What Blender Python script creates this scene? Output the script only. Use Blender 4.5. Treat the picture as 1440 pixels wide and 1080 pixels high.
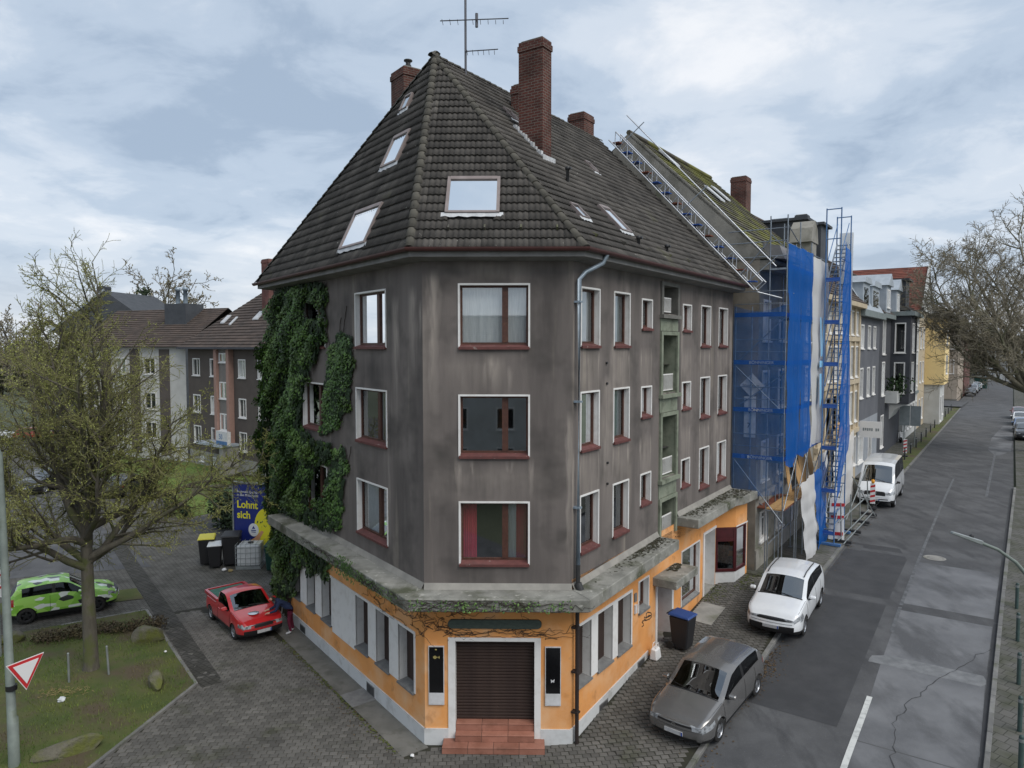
import bpy, bmesh, math, random
import numpy as np
from mathutils import Vector, Matrix
random.seed(7); rng = np.random.default_rng(7)
for o in list(bpy.data.objects): bpy.data.objects.remove(o)
SC = bpy.context.scene
COL = SC.collection
rad = math.radians
# ------------------------------------------------------------------ camera
CAMH = 10.67
cd = bpy.data.cameras.new('camera'); cd.sensor_width = 36.0; cd.lens = 25.0
cd.clip_start = 0.1; cd.clip_end = 5000
cam = bpy.data.objects.new('camera', cd); COL.objects.link(cam)
cam.location = (0, 0, CAMH); cam.rotation_euler = (rad(90) - math.atan(53 / 1000), 0, 0)
SC.camera = cam
# ------------------------------------------------------------------ world, sun, exposure
SUN_EL, SUN_AZ = 48.0, 140.0          # azimuth clockwise from +Y (camera forward)
w = bpy.data.worlds.new('World'); SC.world = w; w.use_nodes = True
nt = w.node_tree; nt.nodes.clear()
def wn(t, **k):
    n = nt.nodes.new(t)
    for a, b in k.items(): setattr(n, a, b)
    return n
out = wn('ShaderNodeOutputWorld'); bg = wn('ShaderNodeBackground'); bg.inputs['Strength'].default_value = 0.1
sky = wn('ShaderNodeTexSky'); sky.sky_type = 'NISHITA'; sky.sun_disc = False
sky.sun_elevation = rad(SUN_EL); sky.sun_rotation = rad(SUN_AZ); sky.altitude = 100; sky.dust_density = 2.0
tc = wn('ShaderNodeTexCoord'); sep = wn('ShaderNodeSeparateXYZ'); nt.links.new(tc.outputs['Generated'], sep.inputs[0])
def wmath(op, a, b=None):
    n = wn('ShaderNodeMath', operation=op)
    for i, v in enumerate((a, b)):
        if v is None: continue
        if isinstance(v, (int, float)): n.inputs[i].default_value = v
        else: nt.links.new(v, n.inputs[i])
    return n.outputs[0]
zc = wmath('ADD', wmath('MAXIMUM', sep.outputs['Z'], 0.0), 0.20)
cx = wmath('DIVIDE', sep.outputs['X'], zc); cy = wmath('DIVIDE', sep.outputs['Y'], zc)
cmb = wn('ShaderNodeCombineXYZ'); nt.links.new(cx, cmb.inputs[0]); nt.links.new(cy, cmb.inputs[1])
def wnoise(scale, detail, rough, dist, off):
    mp = wn('ShaderNodeMapping'); mp.inputs['Location'].default_value = off
    nt.links.new(cmb.outputs[0], mp.inputs['Vector'])
    n = wn('ShaderNodeTexNoise'); n.inputs['Scale'].default_value = scale; n.inputs['Detail'].default_value = detail
    n.inputs['Roughness'].default_value = rough; n.inputs['Distortion'].default_value = dist
    nt.links.new(mp.outputs[0], n.inputs['Vector']); return n.outputs['Fac']
def wramp(f, pts):
    r = wn('ShaderNodeValToRGB'); r.color_ramp.interpolation = 'EASE'
    el = r.color_ramp.elements
    while len(el) < len(pts): el.new(0.5)
    for e, (p, c) in zip(el, pts): e.position = p; e.color = (*c, 1)
    nt.links.new(f, r.inputs[0]); return r.outputs[0]
n1 = wnoise(1.0, 9, 0.52, 0.3, (3.1, 1.7, 0)); n2 = wnoise(3.2, 10, 0.6, 0.4, (7.3, 4.2, 0))
fac = wmath('ADD', wmath('MULTIPLY', n1, 0.66), wmath('MULTIPLY', n2, 0.34))
cloud = wramp(fac, [(0.37, (2.6, 3.25, 4.15)), (0.455, (3.5, 4.15, 5.0)), (0.53, (4.55, 5.05, 5.7)), (0.64, (6.2, 6.35, 6.6))])
hz = wramp(sep.outputs['Z'], [(0.0, (1, 1, 1)), (0.16, (0, 0, 0))])
mh = wn('ShaderNodeMixRGB'); nt.links.new(wmath('MULTIPLY', hz, 0.45), mh.inputs[0]); nt.links.new(cloud, mh.inputs[1]); mh.inputs[2].default_value = (5.4, 5.5, 5.75, 1)
mx = wn('ShaderNodeMixRGB'); mx.inputs[0].default_value = 0.92
nt.links.new(sky.outputs[0], mx.inputs[1]); nt.links.new(mh.outputs[0], mx.inputs[2])
nt.links.new(mx.outputs[0], bg.inputs['Color']); nt.links.new(bg.outputs[0], out.inputs['Surface'])
sd = bpy.data.lights.new('sun', 'SUN'); sd.energy = 1.5; sd.angle = rad(40); sd.color = (1, 0.96, 0.9)
so = bpy.data.objects.new('sun', sd); COL.objects.link(so)
_d = Vector((math.sin(rad(SUN_AZ)) * math.cos(rad(SUN_EL)), math.cos(rad(SUN_AZ)) * math.cos(rad(SUN_EL)), math.sin(rad(SUN_EL))))
so.rotation_euler = _d.to_track_quat('Z', 'Y').to_euler(); so.location = (40, -20, 60)
vs = SC.view_settings; vs.view_transform = 'Standard'; vs.look = 'None'; vs.gamma = 1; vs.exposure = 0.62; vs.use_curve_mapping = False
SC.render.engine = 'CYCLES'
SC.cycles.max_bounces = 6; SC.cycles.transparent_max_bounces = 12

# ------------------------------------------------------------------ helpers
V = Vector
class Fr:
    """a vertical facade frame: P(s along, q outward, z up)"""
    def __init__(s, o, d, n=None):
        s.o = np.array(o[:2], float); s.d = np.array(d[:2], float); s.d /= np.hypot(*s.d)
        s.n = np.array([s.d[1], -s.d[0]]) if n is None else np.array(n[:2], float)
    def __call__(s, a, q, z):
        p = s.o + s.d * a + s.n * q; return (p[0], p[1], z)
class MB:
    def __init__(s): s.v = []; s.f = []; s.m = []; s.sm = []
    def add(s, vs, fs, m=0, sm=False):
        b = len(s.v); s.v += [tuple(p) for p in vs]
        for f in fs: s.f.append([b + i for i in f]); s.m.append(m); s.sm.append(sm)
        return s
    def quad(s, a, b, c, d, m=0): return s.add([a, b, c, d], [(0, 1, 2, 3)], m)
    def hexa(s, p, m=0):
        return s.add(p, [(3, 2, 1, 0), (4, 5, 6, 7), (0, 1, 5, 4), (1, 2, 6, 5), (2, 3, 7, 6), (3, 0, 4, 7)], m)
    def box(s, F, a0, a1, q0, q1, z0, z1, m=0):
        return s.hexa([F(a0, q0, z0), F(a1, q0, z0), F(a1, q1, z0), F(a0, q1, z0), F(a0, q0, z1), F(a1, q0, z1), F(a1, q1, z1), F(a0, q1, z1)], m)
    def prism(s, pts, z0, z1, m=0):
        n = len(pts)
        z0f = z0 if callable(z0) else (lambda x, y: z0)
        z1f = z1 if callable(z1) else (lambda x, y: z1)
        vs = [(p[0], p[1], z0f(p[0], p[1])) for p in pts] + [(p[0], p[1], z1f(p[0], p[1])) for p in pts]
        fs = [tuple(range(n))[::-1], tuple(range(n, 2 * n))] + [(i, (i + 1) % n, n + (i + 1) % n, n + i) for i in range(n)]
        return s.add(vs, fs, m)
    def tube(s, pts, r, n=8, m=0, cap=True):
        pts = [V(p) for p in pts]; k = len(pts)
        rs = r if hasattr(r, '__len__') else [r] * k
        vs = []; up = None
        for i, p in enumerate(pts):
            t = (pts[min(i + 1, k - 1)] - pts[max(i - 1, 0)])
            if t.length < 1e-9: t = V((0, 0, 1))
            t.normalize()
            if up is None:
                up = V((0, 0, 1)) if abs(t.z) < .9 else V((1, 0, 0))
            u = t.cross(up)
            if u.length < 1e-6: u = t.cross(V((1, .3, .2)))
            u.normalize(); w_ = t.cross(u).normalized(); up = -w_ if False else up
            for j in range(n):
                a = 2 * math.pi * j / n; vs.append(p + (u * math.cos(a) + w_ * math.sin(a)) * rs[i])
        fs = [(i * n + j, i * n + (j + 1) % n, (i + 1) * n + (j + 1) % n, (i + 1) * n + j) for i in range(k - 1) for j in range(n)]
        b = len(s.v); s.add(vs, fs, m, n > 4)
        if cap and n > 2: s.add(vs[:n], [tuple(range(n))[::-1]], m); s.add(vs[-n:], [tuple(range(n))], m)
        return s
    def lathe(s, c, prof, n=16, m=0):
        vs = []
        for r, z in prof:
            for j in range(n): a = 2 * math.pi * j / n; vs.append((c[0] + r * math.cos(a), c[1] + r * math.sin(a), c[2] + z))
        k = len(prof)
        return s.add(vs, [(i * n + j, i * n + (j + 1) % n, (i + 1) * n + (j + 1) % n, (i + 1) * n + j) for i in range(k - 1) for j in range(n)], m, True)
    def build(s, name, mat, parent=None, bevel=0, recalc=True):
        me = bpy.data.meshes.new(name); me.from_pydata(s.v, [], s.f)
        for mm in (mat if isinstance(mat, (list, tuple)) else [mat]): me.materials.append(M[mm] if isinstance(mm, str) else mm)
        me.polygons.foreach_set('material_index', s.m); me.polygons.foreach_set('use_smooth', s.sm)
        if recalc:
            bm = bmesh.new(); bm.from_mesh(me); bmesh.ops.recalc_face_normals(bm, faces=bm.faces)
            if bevel: bmesh.ops.bevel(bm, geom=[e for e in bm.edges if len(e.link_faces) == 2 and e.calc_face_angle(0) > .5], offset=bevel, segments=1, affect='EDGES', profile=.5)
            bm.to_mesh(me); bm.free()
        me.update()
        return link(name, me, parent)
def link(name, me, parent=None):
    o = bpy.data.objects.new(name, me); COL.objects.link(o)
    if parent is not None: put(o, parent)
    return o
def put(o, parent):
    o.parent = parent
    if parent.type == 'EMPTY' and parent.get('_w'): o.matrix_parent_inverse = Matrix.Translation(-V(parent.location))
def tag(o, label, cat, group=None, kind=None):
    if label: o['label'] = label
    if cat: o['category'] = cat
    if group: o['group'] = group
    if kind: o['kind'] = kind
    return o
def struct(o): o['kind'] = 'structure'; return o
def stuff(o): o['kind'] = 'stuff'; return o
def thing(name, loc, label, cat, group=None, world=True, rz=0):
    o = bpy.data.objects.new(name, None); COL.objects.link(o); o.location = loc; o.rotation_euler = (0, 0, rz)
    o.empty_display_size = .2
    if world: o['_w'] = 1
    return tag(o, label, cat, group)
def copy_tree(o, loc=None, rz=None, label=None, parent=None):
    c = o.copy(); COL.objects.link(c)
    if parent is not None: c.parent = parent
    if loc is not None: c.location = loc
    if rz is not None: c.rotation_euler = (0, 0, rz)
    if label: c['label'] = label
    for ch in [x for x in KIDS.get(o.name, [])] or list(o.children): copy_tree(ch, parent=c)
    return c
KIDS = {}
def inter(p1, d1, p2, d2):
    k = np.linalg.solve(np.array([[d1[0], -d2[0]], [d1[1], -d2[1]]]), np.array(p2[:2]) - np.array(p1[:2])); return np.array(p1[:2]) + np.array(d1) * k[0]
def wall_holes(mb, F, u0, u1, z0, z1, holes, q=0, m=0):
    us = sorted({u0, u1} | {h[i] for h in holes for i in (0, 1) if u0 < h[i] < u1}); zs = sorted({z0, z1} | {h[i] for h in holes for i in (2, 3) if z0 < h[i] < z1})
    for i in range(len(us) - 1):
        for j in range(len(zs) - 1):
            uc, zc = (us[i] + us[i + 1]) / 2, (zs[j] + zs[j + 1]) / 2
            if any(h[0] < uc < h[1] and h[2] < zc < h[3] for h in holes): continue
            mb.quad(F(us[i], q, zs[j]), F(us[i + 1], q, zs[j]), F(us[i + 1], q, zs[j + 1]), F(us[i], q, zs[j + 1]), m)
    return mb
def text_mesh(name, body, size, mat, F, a, q, z, parent, align='LEFT', depth=.004, bold=0):
    cu = bpy.data.curves.new(name, 'FONT'); cu.body = body; cu.size = size; cu.align_x = align; cu.extrude = depth; cu.offset = bold
    t = bpy.data.objects.new(name, cu); me = bpy.data.meshes.new_from_object(t)
    bpy.data.objects.remove(t); bpy.data.curves.remove(cu)
    d = np.array([F.d[0], F.d[1], 0]); n = np.array([F.n[0], F.n[1], 0]); p = np.array(F(a, q, z))
    for v in me.vertices:
        x, y, zz = v.co; v.co = p + d * x + np.array([0, 0, y]) + n * zz
    me.materials.clear(); me.materials.append(M[mat]); return link(name, me, parent)
# ------------------------------------------------------------------ materials
M = {}
def pm(name, c1, c2=None, scale=4, detail=6, rough=.8, stretch=(1, 1, 1), ramp=(.35, .65), bump=0, bscale=60, metal=0, island=0, objr=0, c3=None, s3=1.2, r3=(.5, .7), spec=.4, coat=0, st3=(1, 1, 1), alpha=1, bdist=.02, c4=None, s4=20, r4=(.6, .75)):
    m = bpy.data.materials.new(name); m.use_nodes = True; t = m.node_tree; b = t.nodes['Principled BSDF']; L_ = t.links.new
    b.inputs['Roughness'].default_value = rough; b.inputs['Metallic'].default_value = metal; b.inputs['Specular IOR Level'].default_value = spec
    if coat: b.inputs['Coat Weight'].default_value = coat; b.inputs['Coat Roughness'].default_value = .06
    c = t.nodes.new('ShaderNodeTexCoord')
    def noise(sc, st, det=detail):
        mp = t.nodes.new('ShaderNodeMapping'); mp.inputs['Scale'].default_value = st; L_(c.outputs['Object'], mp.inputs[0])
        n = t.nodes.new('ShaderNodeTexNoise'); n.inputs['Scale'].default_value = sc; n.inputs['Detail'].default_value = det; n.inputs['Roughness'].default_value = .6
        L_(mp.outputs[0], n.inputs['Vector']); return n.outputs['Fac']
    def rmp(f, r):
        g = t.nodes.new('ShaderNodeMapRange'); g.inputs['From Min'].default_value = r[0]; g.inputs['From Max'].default_value = r[1]; L_(f, g.inputs['Value']); return g.outputs[0]
    def mixc(f, a, bcol):
        x = t.nodes.new('ShaderNodeMixRGB'); L_(f, x.inputs[0])
        for i, cc in ((1, a), (2, bcol)):
            if isinstance(cc, tuple): x.inputs[i].default_value = (*cc, 1)
            else: L_(cc, x.inputs[i])
        return x.outputs[0]
    col = c1
    if c2: col = mixc(rmp(noise(scale, stretch), ramp), c1, c2)
    if c3: col = mixc(rmp(noise(s3, st3), r3), col, c3)
    if c4: col = mixc(rmp(noise(s4, (1, 1, 1), 3), r4), col, c4)
    if island or objr:
        h = t.nodes.new('ShaderNodeHueSaturation')
        if isinstance(col, tuple): h.inputs['Color'].default_value = (*col, 1)
        else: L_(col, h.inputs['Color'])
        v = None
        if island: g = t.nodes.new('ShaderNodeNewGeometry'); v = g.outputs['Random Per Island']; amt = island
        if objr:
            oi = t.nodes.new('ShaderNodeObjectInfo')
            if v is not None:
                a = t.nodes.new('ShaderNodeMath'); a.operation = 'ADD'; L_(v, a.inputs[0]); L_(oi.outputs['Random'], a.inputs[1])
                f = t.nodes.new('ShaderNodeMath'); f.operation = 'FRACT'; L_(a.outputs[0], f.inputs[0]); v = f.outputs[0]
            else: v = oi.outputs['Random']
            amt = max(island, objr)
        g = t.nodes.new('ShaderNodeMapRange'); g.inputs['To Min'].default_value = 1 - amt; g.inputs['To Max'].default_value = 1 + amt; L_(v, g.inputs['Value']); L_(g.outputs[0], h.inputs['Value']); col = h.outputs[0]
    if isinstance(col, tuple): b.inputs['Base Color'].default_value = (*col, 1)
    else: L_(col, b.inputs['Base Color'])
    if bump:
        bp = t.nodes.new('ShaderNodeBump'); bp.inputs['Strength'].default_value = bump; bp.inputs['Distance'].default_value = bdist; L_(noise(bscale, (1, 1, 1), 4), bp.inputs['Height']); L_(bp.outputs[0], b.inputs['Normal'])
    if alpha < 1: b.inputs['Alpha'].default_value = alpha
    M[name] = m; return m
def brickmat(name, c1, c2, cm, bw=.24, bh=.075, mort=.012, F=None, rough=.85, flat=False, off=.5, rot=0, noise_c=None, bump=.4):
    """brick pattern; F gives the facade direction (vertical), flat = ground"""
    m = bpy.data.materials.new(name); m.use_nodes = True; t = m.node_tree; b = t.nodes['Principled BSDF']; L_ = t.links.new; b.inputs['Roughness'].default_value = rough; b.inputs['Specular IOR Level'].default_value = .3
    c = t.nodes.new('ShaderNodeTexCoord'); mp = t.nodes.new('ShaderNodeMapping'); L_(c.outputs['Object'], mp.inputs[0])
    if flat: mp.inputs['Rotation'].default_value = (0, 0, rot); vec = mp.outputs[0]
    else:
        sx = t.nodes.new('ShaderNodeSeparateXYZ'); L_(mp.outputs[0], sx.inputs[0])
        g = t.nodes.new('ShaderNodeNewGeometry'); sn = t.nodes.new('ShaderNodeSeparateXYZ'); L_(g.outputs['Normal'], sn.inputs[0])
        # along = x*ny' - y*nx' of the face normal
        m1 = t.nodes.new('ShaderNodeMath'); m1.operation = 'MULTIPLY'; L_(sx.outputs[0], m1.inputs[0]); L_(sn.outputs[1], m1.inputs[1])
        m2 = t.nodes.new('ShaderNodeMath'); m2.operation = 'MULTIPLY'; L_(sx.outputs[1], m2.inputs[0]); L_(sn.outputs[0], m2.inputs[1])
        m3 = t.nodes.new('ShaderNodeMath'); m3.operation = 'SUBTRACT'; L_(m1.outputs[0], m3.inputs[0]); L_(m2.outputs[0], m3.inputs[1])
        cb = t.nodes.new('ShaderNodeCombineXYZ'); L_(m3.outputs[0], cb.inputs[0]); L_(sx.outputs[2], cb.inputs[1]); vec = cb.outputs[0]
    br = t.nodes.new('ShaderNodeTexBrick'); L_(vec, br.inputs['Vector']); br.offset = off
    br.inputs['Scale'].default_value = 1; br.inputs['Brick Width'].default_value = bw; br.inputs['Row Height'].default_value = bh; br.inputs['Mortar Size'].default_value = mort; br.inputs['Mortar Smooth'].default_value = .2
    br.inputs['Color1'].default_value = (*c1, 1); br.inputs['Color2'].default_value = (*c2, 1); br.inputs['Mortar'].default_value = (*cm, 1)
    n = t.nodes.new('ShaderNodeTexNoise'); n.inputs['Scale'].default_value = 1.3; n.inputs['Detail'].default_value = 8; L_(c.outputs['Object'], n.inputs['Vector'])
    mr = t.nodes.new('ShaderNodeMapRange'); mr.inputs['From Min'].default_value = .4; mr.inputs['From Max'].default_value = .65; L_(n.outputs['Fac'], mr.inputs[0])
    x = t.nodes.new('ShaderNodeMixRGB'); L_(mr.outputs[0], x.inputs[0]); L_(br.outputs['Color'], x.inputs[1])
    mu = t.nodes.new('ShaderNodeMixRGB'); mu.blend_type = 'MULTIPLY'; mu.inputs[0].default_value = 1; L_(br.outputs['Color'], mu.inputs[1]); mu.inputs[2].default_value = (*(noise_c or (.6, .6, .6)), 1); L_(mu.outputs[0], x.inputs[2])
    L_(x.outputs[0], b.inputs['Base Color'])
    bp = t.nodes.new('ShaderNodeBump'); bp.inputs['Strength'].default_value = bump; bp.inputs['Distance'].default_value = .01; bp.invert = True; L_(br.outputs['Fac'], bp.inputs['Height']); L_(bp.outputs[0], b.inputs['Normal'])
    M[name] = m; return m
def glassmat(name, tint=(.55, .6, .62), refl=.3, rough=.02, gcol=(.9, .93, .95)):
    m = bpy.data.materials.new(name); m.use_nodes = True; t = m.node_tree; t.nodes.clear(); L_ = t.links.new
    o = t.nodes.new('ShaderNodeOutputMaterial'); tr = t.nodes.new('ShaderNodeBsdfTransparent'); gl = t.nodes.new('ShaderNodeBsdfGlossy'); mxx = t.nodes.new('ShaderNodeMixShader')
    tr.inputs[0].default_value = (*tint, 1); gl.inputs['Roughness'].default_value = rough; gl.inputs['Color'].default_value = (*gcol, 1)
    fr = t.nodes.new('ShaderNodeFresnel'); fr.inputs[0].default_value = 1.38; ad = t.nodes.new('ShaderNodeMath'); ad.operation = 'ADD'; ad.use_clamp = True; ad.inputs[1].default_value = refl; L_(fr.outputs[0], ad.inputs[0])
    L_(ad.outputs[0], mxx.inputs[0]); L_(tr.outputs[0], mxx.inputs[1]); L_(gl.outputs[0], mxx.inputs[2]); L_(mxx.outputs[0], o.inputs[0]); M[name] = m; return m
def netmat(name, col, holes=.35, scale=1, back=.5):
    """debris netting: fine woven mesh, part see-through, creased"""
    m = bpy.data.materials.new(name); m.use_nodes = True; t = m.node_tree; t.nodes.clear(); L_ = t.links.new
    o = t.nodes.new('ShaderNodeOutputMaterial'); tr = t.nodes.new('ShaderNodeBsdfTransparent'); df = t.nodes.new('ShaderNodeBsdfDiffuse'); tl = t.nodes.new('ShaderNodeBsdfTranslucent'); m1 = t.nodes.new('ShaderNodeMixShader'); m2 = t.nodes.new('ShaderNodeMixShader')
    c = t.nodes.new('ShaderNodeTexCoord'); n = t.nodes.new('ShaderNodeTexNoise'); n.inputs['Scale'].default_value = 1.6; n.inputs['Detail'].default_value = 5
    mp = t.nodes.new('ShaderNodeMapping'); mp.inputs['Scale'].default_value = (1, 1, .35); L_(c.outputs['Object'], mp.inputs[0]); L_(mp.outputs[0], n.inputs['Vector'])
    x = t.nodes.new('ShaderNodeMixRGB'); L_(n.outputs['Fac'], x.inputs[0]); x.inputs[1].default_value = (*[v * .75 for v in col], 1); x.inputs[2].default_value = (*[min(1, v * 1.25) for v in col], 1)
    L_(x.outputs[0], df.inputs[0]); L_(x.outputs[0], tl.inputs[0]); m1.inputs[0].default_value = back; L_(df.outputs[0], m1.inputs[1]); L_(tl.outputs[0], m1.inputs[2])
    mr = t.nodes.new('ShaderNodeMapRange'); mr.inputs['From Min'].default_value = .3; mr.inputs['From Max'].default_value = .7; mr.inputs['To Min'].default_value = max(0, holes - .1); mr.inputs['To Max'].default_value = holes + .1; L_(n.outputs['Fac'], mr.inputs[0])
    L_(mr.outputs[0], m2.inputs[0]); L_(m1.outputs[0], m2.inputs[1]); L_(tr.outputs[0], m2.inputs[2]); L_(m2.outputs[0], o.inputs[0]); M[name] = m; return m
# ------------------------------------------------------------------ site frames
A = np.array([-2.332, 18.576]); B = np.array([1.581, 18.508]); R = np.array([.5646, .8254]); L = np.array([-.5917, .8062])
NR = np.array([R[1], -R[0]]); NL = np.array([-L[1], L[0]])
FR = Fr(B, R, NR); FL = Fr(A, L, NL); FC = Fr(A, B - A); CW = float(np.hypot(*(B - A)))
RS = [-60, -1.1, 0, 3.6, 5.8, 10.2, 13.4, 20, 33, 600]; RZ = [0, 0, .06, .5, .66, 1.05, 1.3, 1.5, 1.7, 1.7]
def sq(x, y): d = np.array([x, y]) - B; return float(d @ R), float(d @ NR)
def zsq(s, q): return float(np.interp(s, RS, RZ)) * min(1, max(0, 1 + q / 3)) - .04 * min(4, max(0, q)) * min(1, max(0, s / 5))
def ZG(x, y): return zsq(*sq(x, y))
def kerbq(s): return 3.08 + .0155 * max(s, -40)
def kerbr(s): return 9.0 + .03 * s if s < 40 else 10.2 + .013 * (s - 40)
def PR(s, q, dz=0): p = FR(s, q, 0); return (p[0], p[1], zsq(s, q) + dz)
# ------------------------------------------------------------------ materials
pm('ground_far', (.05, .06, .03), (.08, .09, .05), scale=.05)
pm('asphalt', (.062, .063, .066), (.098, .099, .102), scale=.55, detail=10, rough=.85, ramp=(.38, .62), bump=.35, bscale=90, stretch=(1, 1, 1), c4=(.15, .15, .152), s4=45, r4=(.6, .74), c3=(.05, .051, .054), s3=.8, r3=(.5, .66), st3=(1.6, .5, 1))
pm('asphalt_dark', (.042, .043, .046), (.058, .059, .062), scale=1.2, rough=.85, bump=.35, bscale=110, c4=(.07, .07, .075), s4=80, r4=(.64, .76))
pm('asphalt_light', (.11, .113, .12), (.18, .184, .192), scale=.5, detail=10, rough=.85, bump=.35, bscale=90, c3=(.085, .087, .092), s3=.5, r3=(.45, .6), st3=(1.4, .6, 1), c4=(.2, .2, .2), s4=40, r4=(.62, .76))
pm('crack_seal', (.03, .03, .033), (.05, .05, .05), rough=.7)
pm('sealed_joint', (.2, .205, .21), (.13, .135, .14), scale=3, rough=.8)
pm('road_paint', (.55, .56, .54), (.36, .37, .36), scale=6, rough=.8, ramp=(.45, .7), c4=(.12, .12, .12), s4=40, r4=(.66, .72))
pm('road_paint_worn', (.13, .135, .14), (.08, .082, .088), scale=5, rough=.8, ramp=(.4, .6))
PAV = dict(c1=(.085, .08, .073), c2=(.135, .127, .116))
pm('paver', (.082, .078, .07), (.13, .123, .112), scale=.5, detail=9, rough=.85, ramp=(.36, .64), bump=.3, bscale=120, island=.22, objr=.22, c3=(.06, .062, .04), s3=.8, r3=(.56, .72))
pm('joint_sand', (.022, .021, .017), (.035, .035, .022), scale=2, rough=.95)
brickmat('paving_far', (.098, .093, .084), (.13, .124, .113), (.045, .043, .037), bw=.22, bh=.165, mort=.016, flat=True, rot=rad(-4), noise_c=(.62, .63, .6), bump=.3)
brickmat('paving_dark', (.05, .048, .044), (.07, .067, .06), (.025, .025, .02), bw=.2, bh=.2, mort=.014, flat=True, rot=rad(37), noise_c=(.7, .7, .65))
brickmat('slab_paving', (.10, .098, .09), (.125, .12, .11), (.05, .05, .042), bw=.32, bh=.32, mort=.012, flat=True, rot=math.atan2(R[1], R[0]), noise_c=(.6, .65, .5))
pm('kerb_stone', (.14, .14, .135), (.21, .205, .195), scale=3, rough=.85, bump=.3, island=.15, objr=.15, c3=(.07, .08, .045), s3=1.5, r3=(.52, .7))
pm('concrete', (.2, .195, .18), (.3, .29, .265), scale=2.2, rough=.9, bump=.4, bscale=50, c3=(.1, .105, .07), s3=1.1, r3=(.5, .68))
pm('ledge_concrete', (.17, .168, .15), (.30, .295, .265), scale=1.4, detail=10, rough=.92, bump=.45, bscale=45, c3=(.075, .08, .05), s3=.9, r3=(.5, .66), c4=(.42, .41, .37), s4=7, r4=(.6, .75))
pm('concrete_apron', (.12, .117, .105), (.165, .16, .145), scale=1.2, rough=.9, bump=.3, c3=(.075, .075, .06), s3=1.4, r3=(.5, .7))
pm('grass_ground', (.055, .078, .018), (.095, .10, .03), scale=.9, detail=8, rough=.95, bump=.8, bscale=30, c3=(.085, .066, .04), s3=.55, r3=(.48, .62))
pm('grass_blade', (.075, .14, .02), (.13, .16, .035), scale=.7, rough=.8, island=.35, ramp=(.4, .6), c3=(.13, .11, .05), s3=.55, r3=(.52, .66))
pm('lawn', (.075, .14, .02), (.14, .19, .04), scale=.4, detail=8, rough=.95, bump=.7, bscale=20, c3=(.09, .09, .035), s3=.25, r3=(.5, .7))
# ------------------------------------------------------------------ ground
mb = MB(); mb.quad((-1500, -300, -.25), (1500, -300, -.25), (1500, 2500, -.25), (-1500, 2500, -.25))
struct(mb.build('ground', 'ground_far'))
def sheet(name, mat, ss, qf, dz, nq=6):
    mb = MB(); vs = []
    for s in ss:
        q0, q1 = qf(s)
        for j in range(nq + 1): vs.append(PR(s, q0 + (q1 - q0) * j / nq, dz))
    n = nq + 1
    mb.add(vs, [(i * n + j, i * n + j + 1, (i + 1) * n + j + 1, (i + 1) * n + j) for i in range(len(ss) - 1) for j in range(nq)])
    return struct(mb.build(name, mat))
SS = [-12, -6, -3, -1.1, 0, 1, 2, 3, 4, 5, 6, 7, 8, 9, 10, 11, 12, 13.4, 15, 17, 20, 24, 28, 33, 40, 50, 60, 70, 80, 90, 100, 108]
SSL = SS + [115, 125, 140, 160, 190, 220, 260, 300, 350, 420]
sheet('terrain', 'ground_far', [-40] + SSL, lambda s: (kerbq(s) + .2, 110), -.22, 14)
ROAD_DZ = -.11
sheet('road', 'asphalt', [-40] + SSL, lambda s: (kerbq(s) if s <= 108 else kerbq(s) - 1.2, kerbr(s)), ROAD_DZ, 8)
sidewalk = sheet('pavement', 'joint_sand', [s for s in SS if s <= 13.4], lambda s: (-.25, kerbq(s) - .13), -.012, 8)
sheet('far_pavement', 'slab_paving', [s for s in SS if s >= 13.4], lambda s: (-.6, kerbq(s) - .13), -.004, 6)
sheet('grass_verge', 'grass_ground', [s for s in SS if 33 <= s], lambda s: (kerbq(s) - .95, kerbq(s) - .14), .004, 2)
far_side = sheet('opposite_pavement', 'slab_paving', SSL, lambda s: (kerbr(s) + .13, kerbr(s) + 5), .0, 4)
# cross street at the far end of the row
mb = MB(); p = [PR(110, -40, -.1), PR(110, kerbq(110), -.1), PR(124, kerbq(124) + .3, -.1), PR(124, -40, -.1)]
mb.quad(*[(a, b, 1.60) for a, b, c in p]); struct(mb.build('side_street', 'asphalt'))
mb = MB(); mb.quad(*[(a, b, 1.69) for a, b, c in (PR(124, -6), PR(124, kerbq(124) - 1.5), PR(300, kerbq(300) - 1.6), PR(300, -6))]); struct(mb.build('far_corner_pavement', 'slab_paving'))
# kerb stones, one by one
def kerbs(parent, qf, s0, s1, step, sgn):
    s = s0
    while s < s1:
        e = min(step, s1 - s) - .012; q = qf(s); mb = MB(); jz = random.uniform(-.006, .006)
        c = [PR(s, q - .13, .0), PR(s + e, q - .13 + (qf(s + e) - q), .0), PR(s + e, qf(s + e), 0), PR(s, q, 0)]
        if sgn < 0: c = [PR(s, q, 0), PR(s + e, qf(s + e), 0), PR(s + e, qf(s + e) + .13, 0), PR(s, q + .13, 0)]
        mb.hexa([(x, y, z - .2) for x, y, z in c] + [(x, y, z + .006 + jz) for x, y, z in c])
        mb.build('kerb_stone', 'kerb_stone', parent, bevel=.012); s += step
kerbs(sidewalk, kerbq, -8, 44, 1.0, 1); kerbs(far_side, kerbr, -2, 40, 1.0, -1)
mb = MB()
for a, b in zip([44, 50, 60, 70, 80, 90, 100], [50, 60, 70, 80, 90, 100, 108]):
    mb.hexa([(x, y, z + dz) for dz in (-.2, .006) for x, y, z in (PR(a, kerbq(a) - .13), PR(b, kerbq(b) - .13), PR(b, kerbq(b)), PR(a, kerbq(a)))])
stuff(mb.build('kerb_run', 'kerb_stone', sidewalk))
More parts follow.
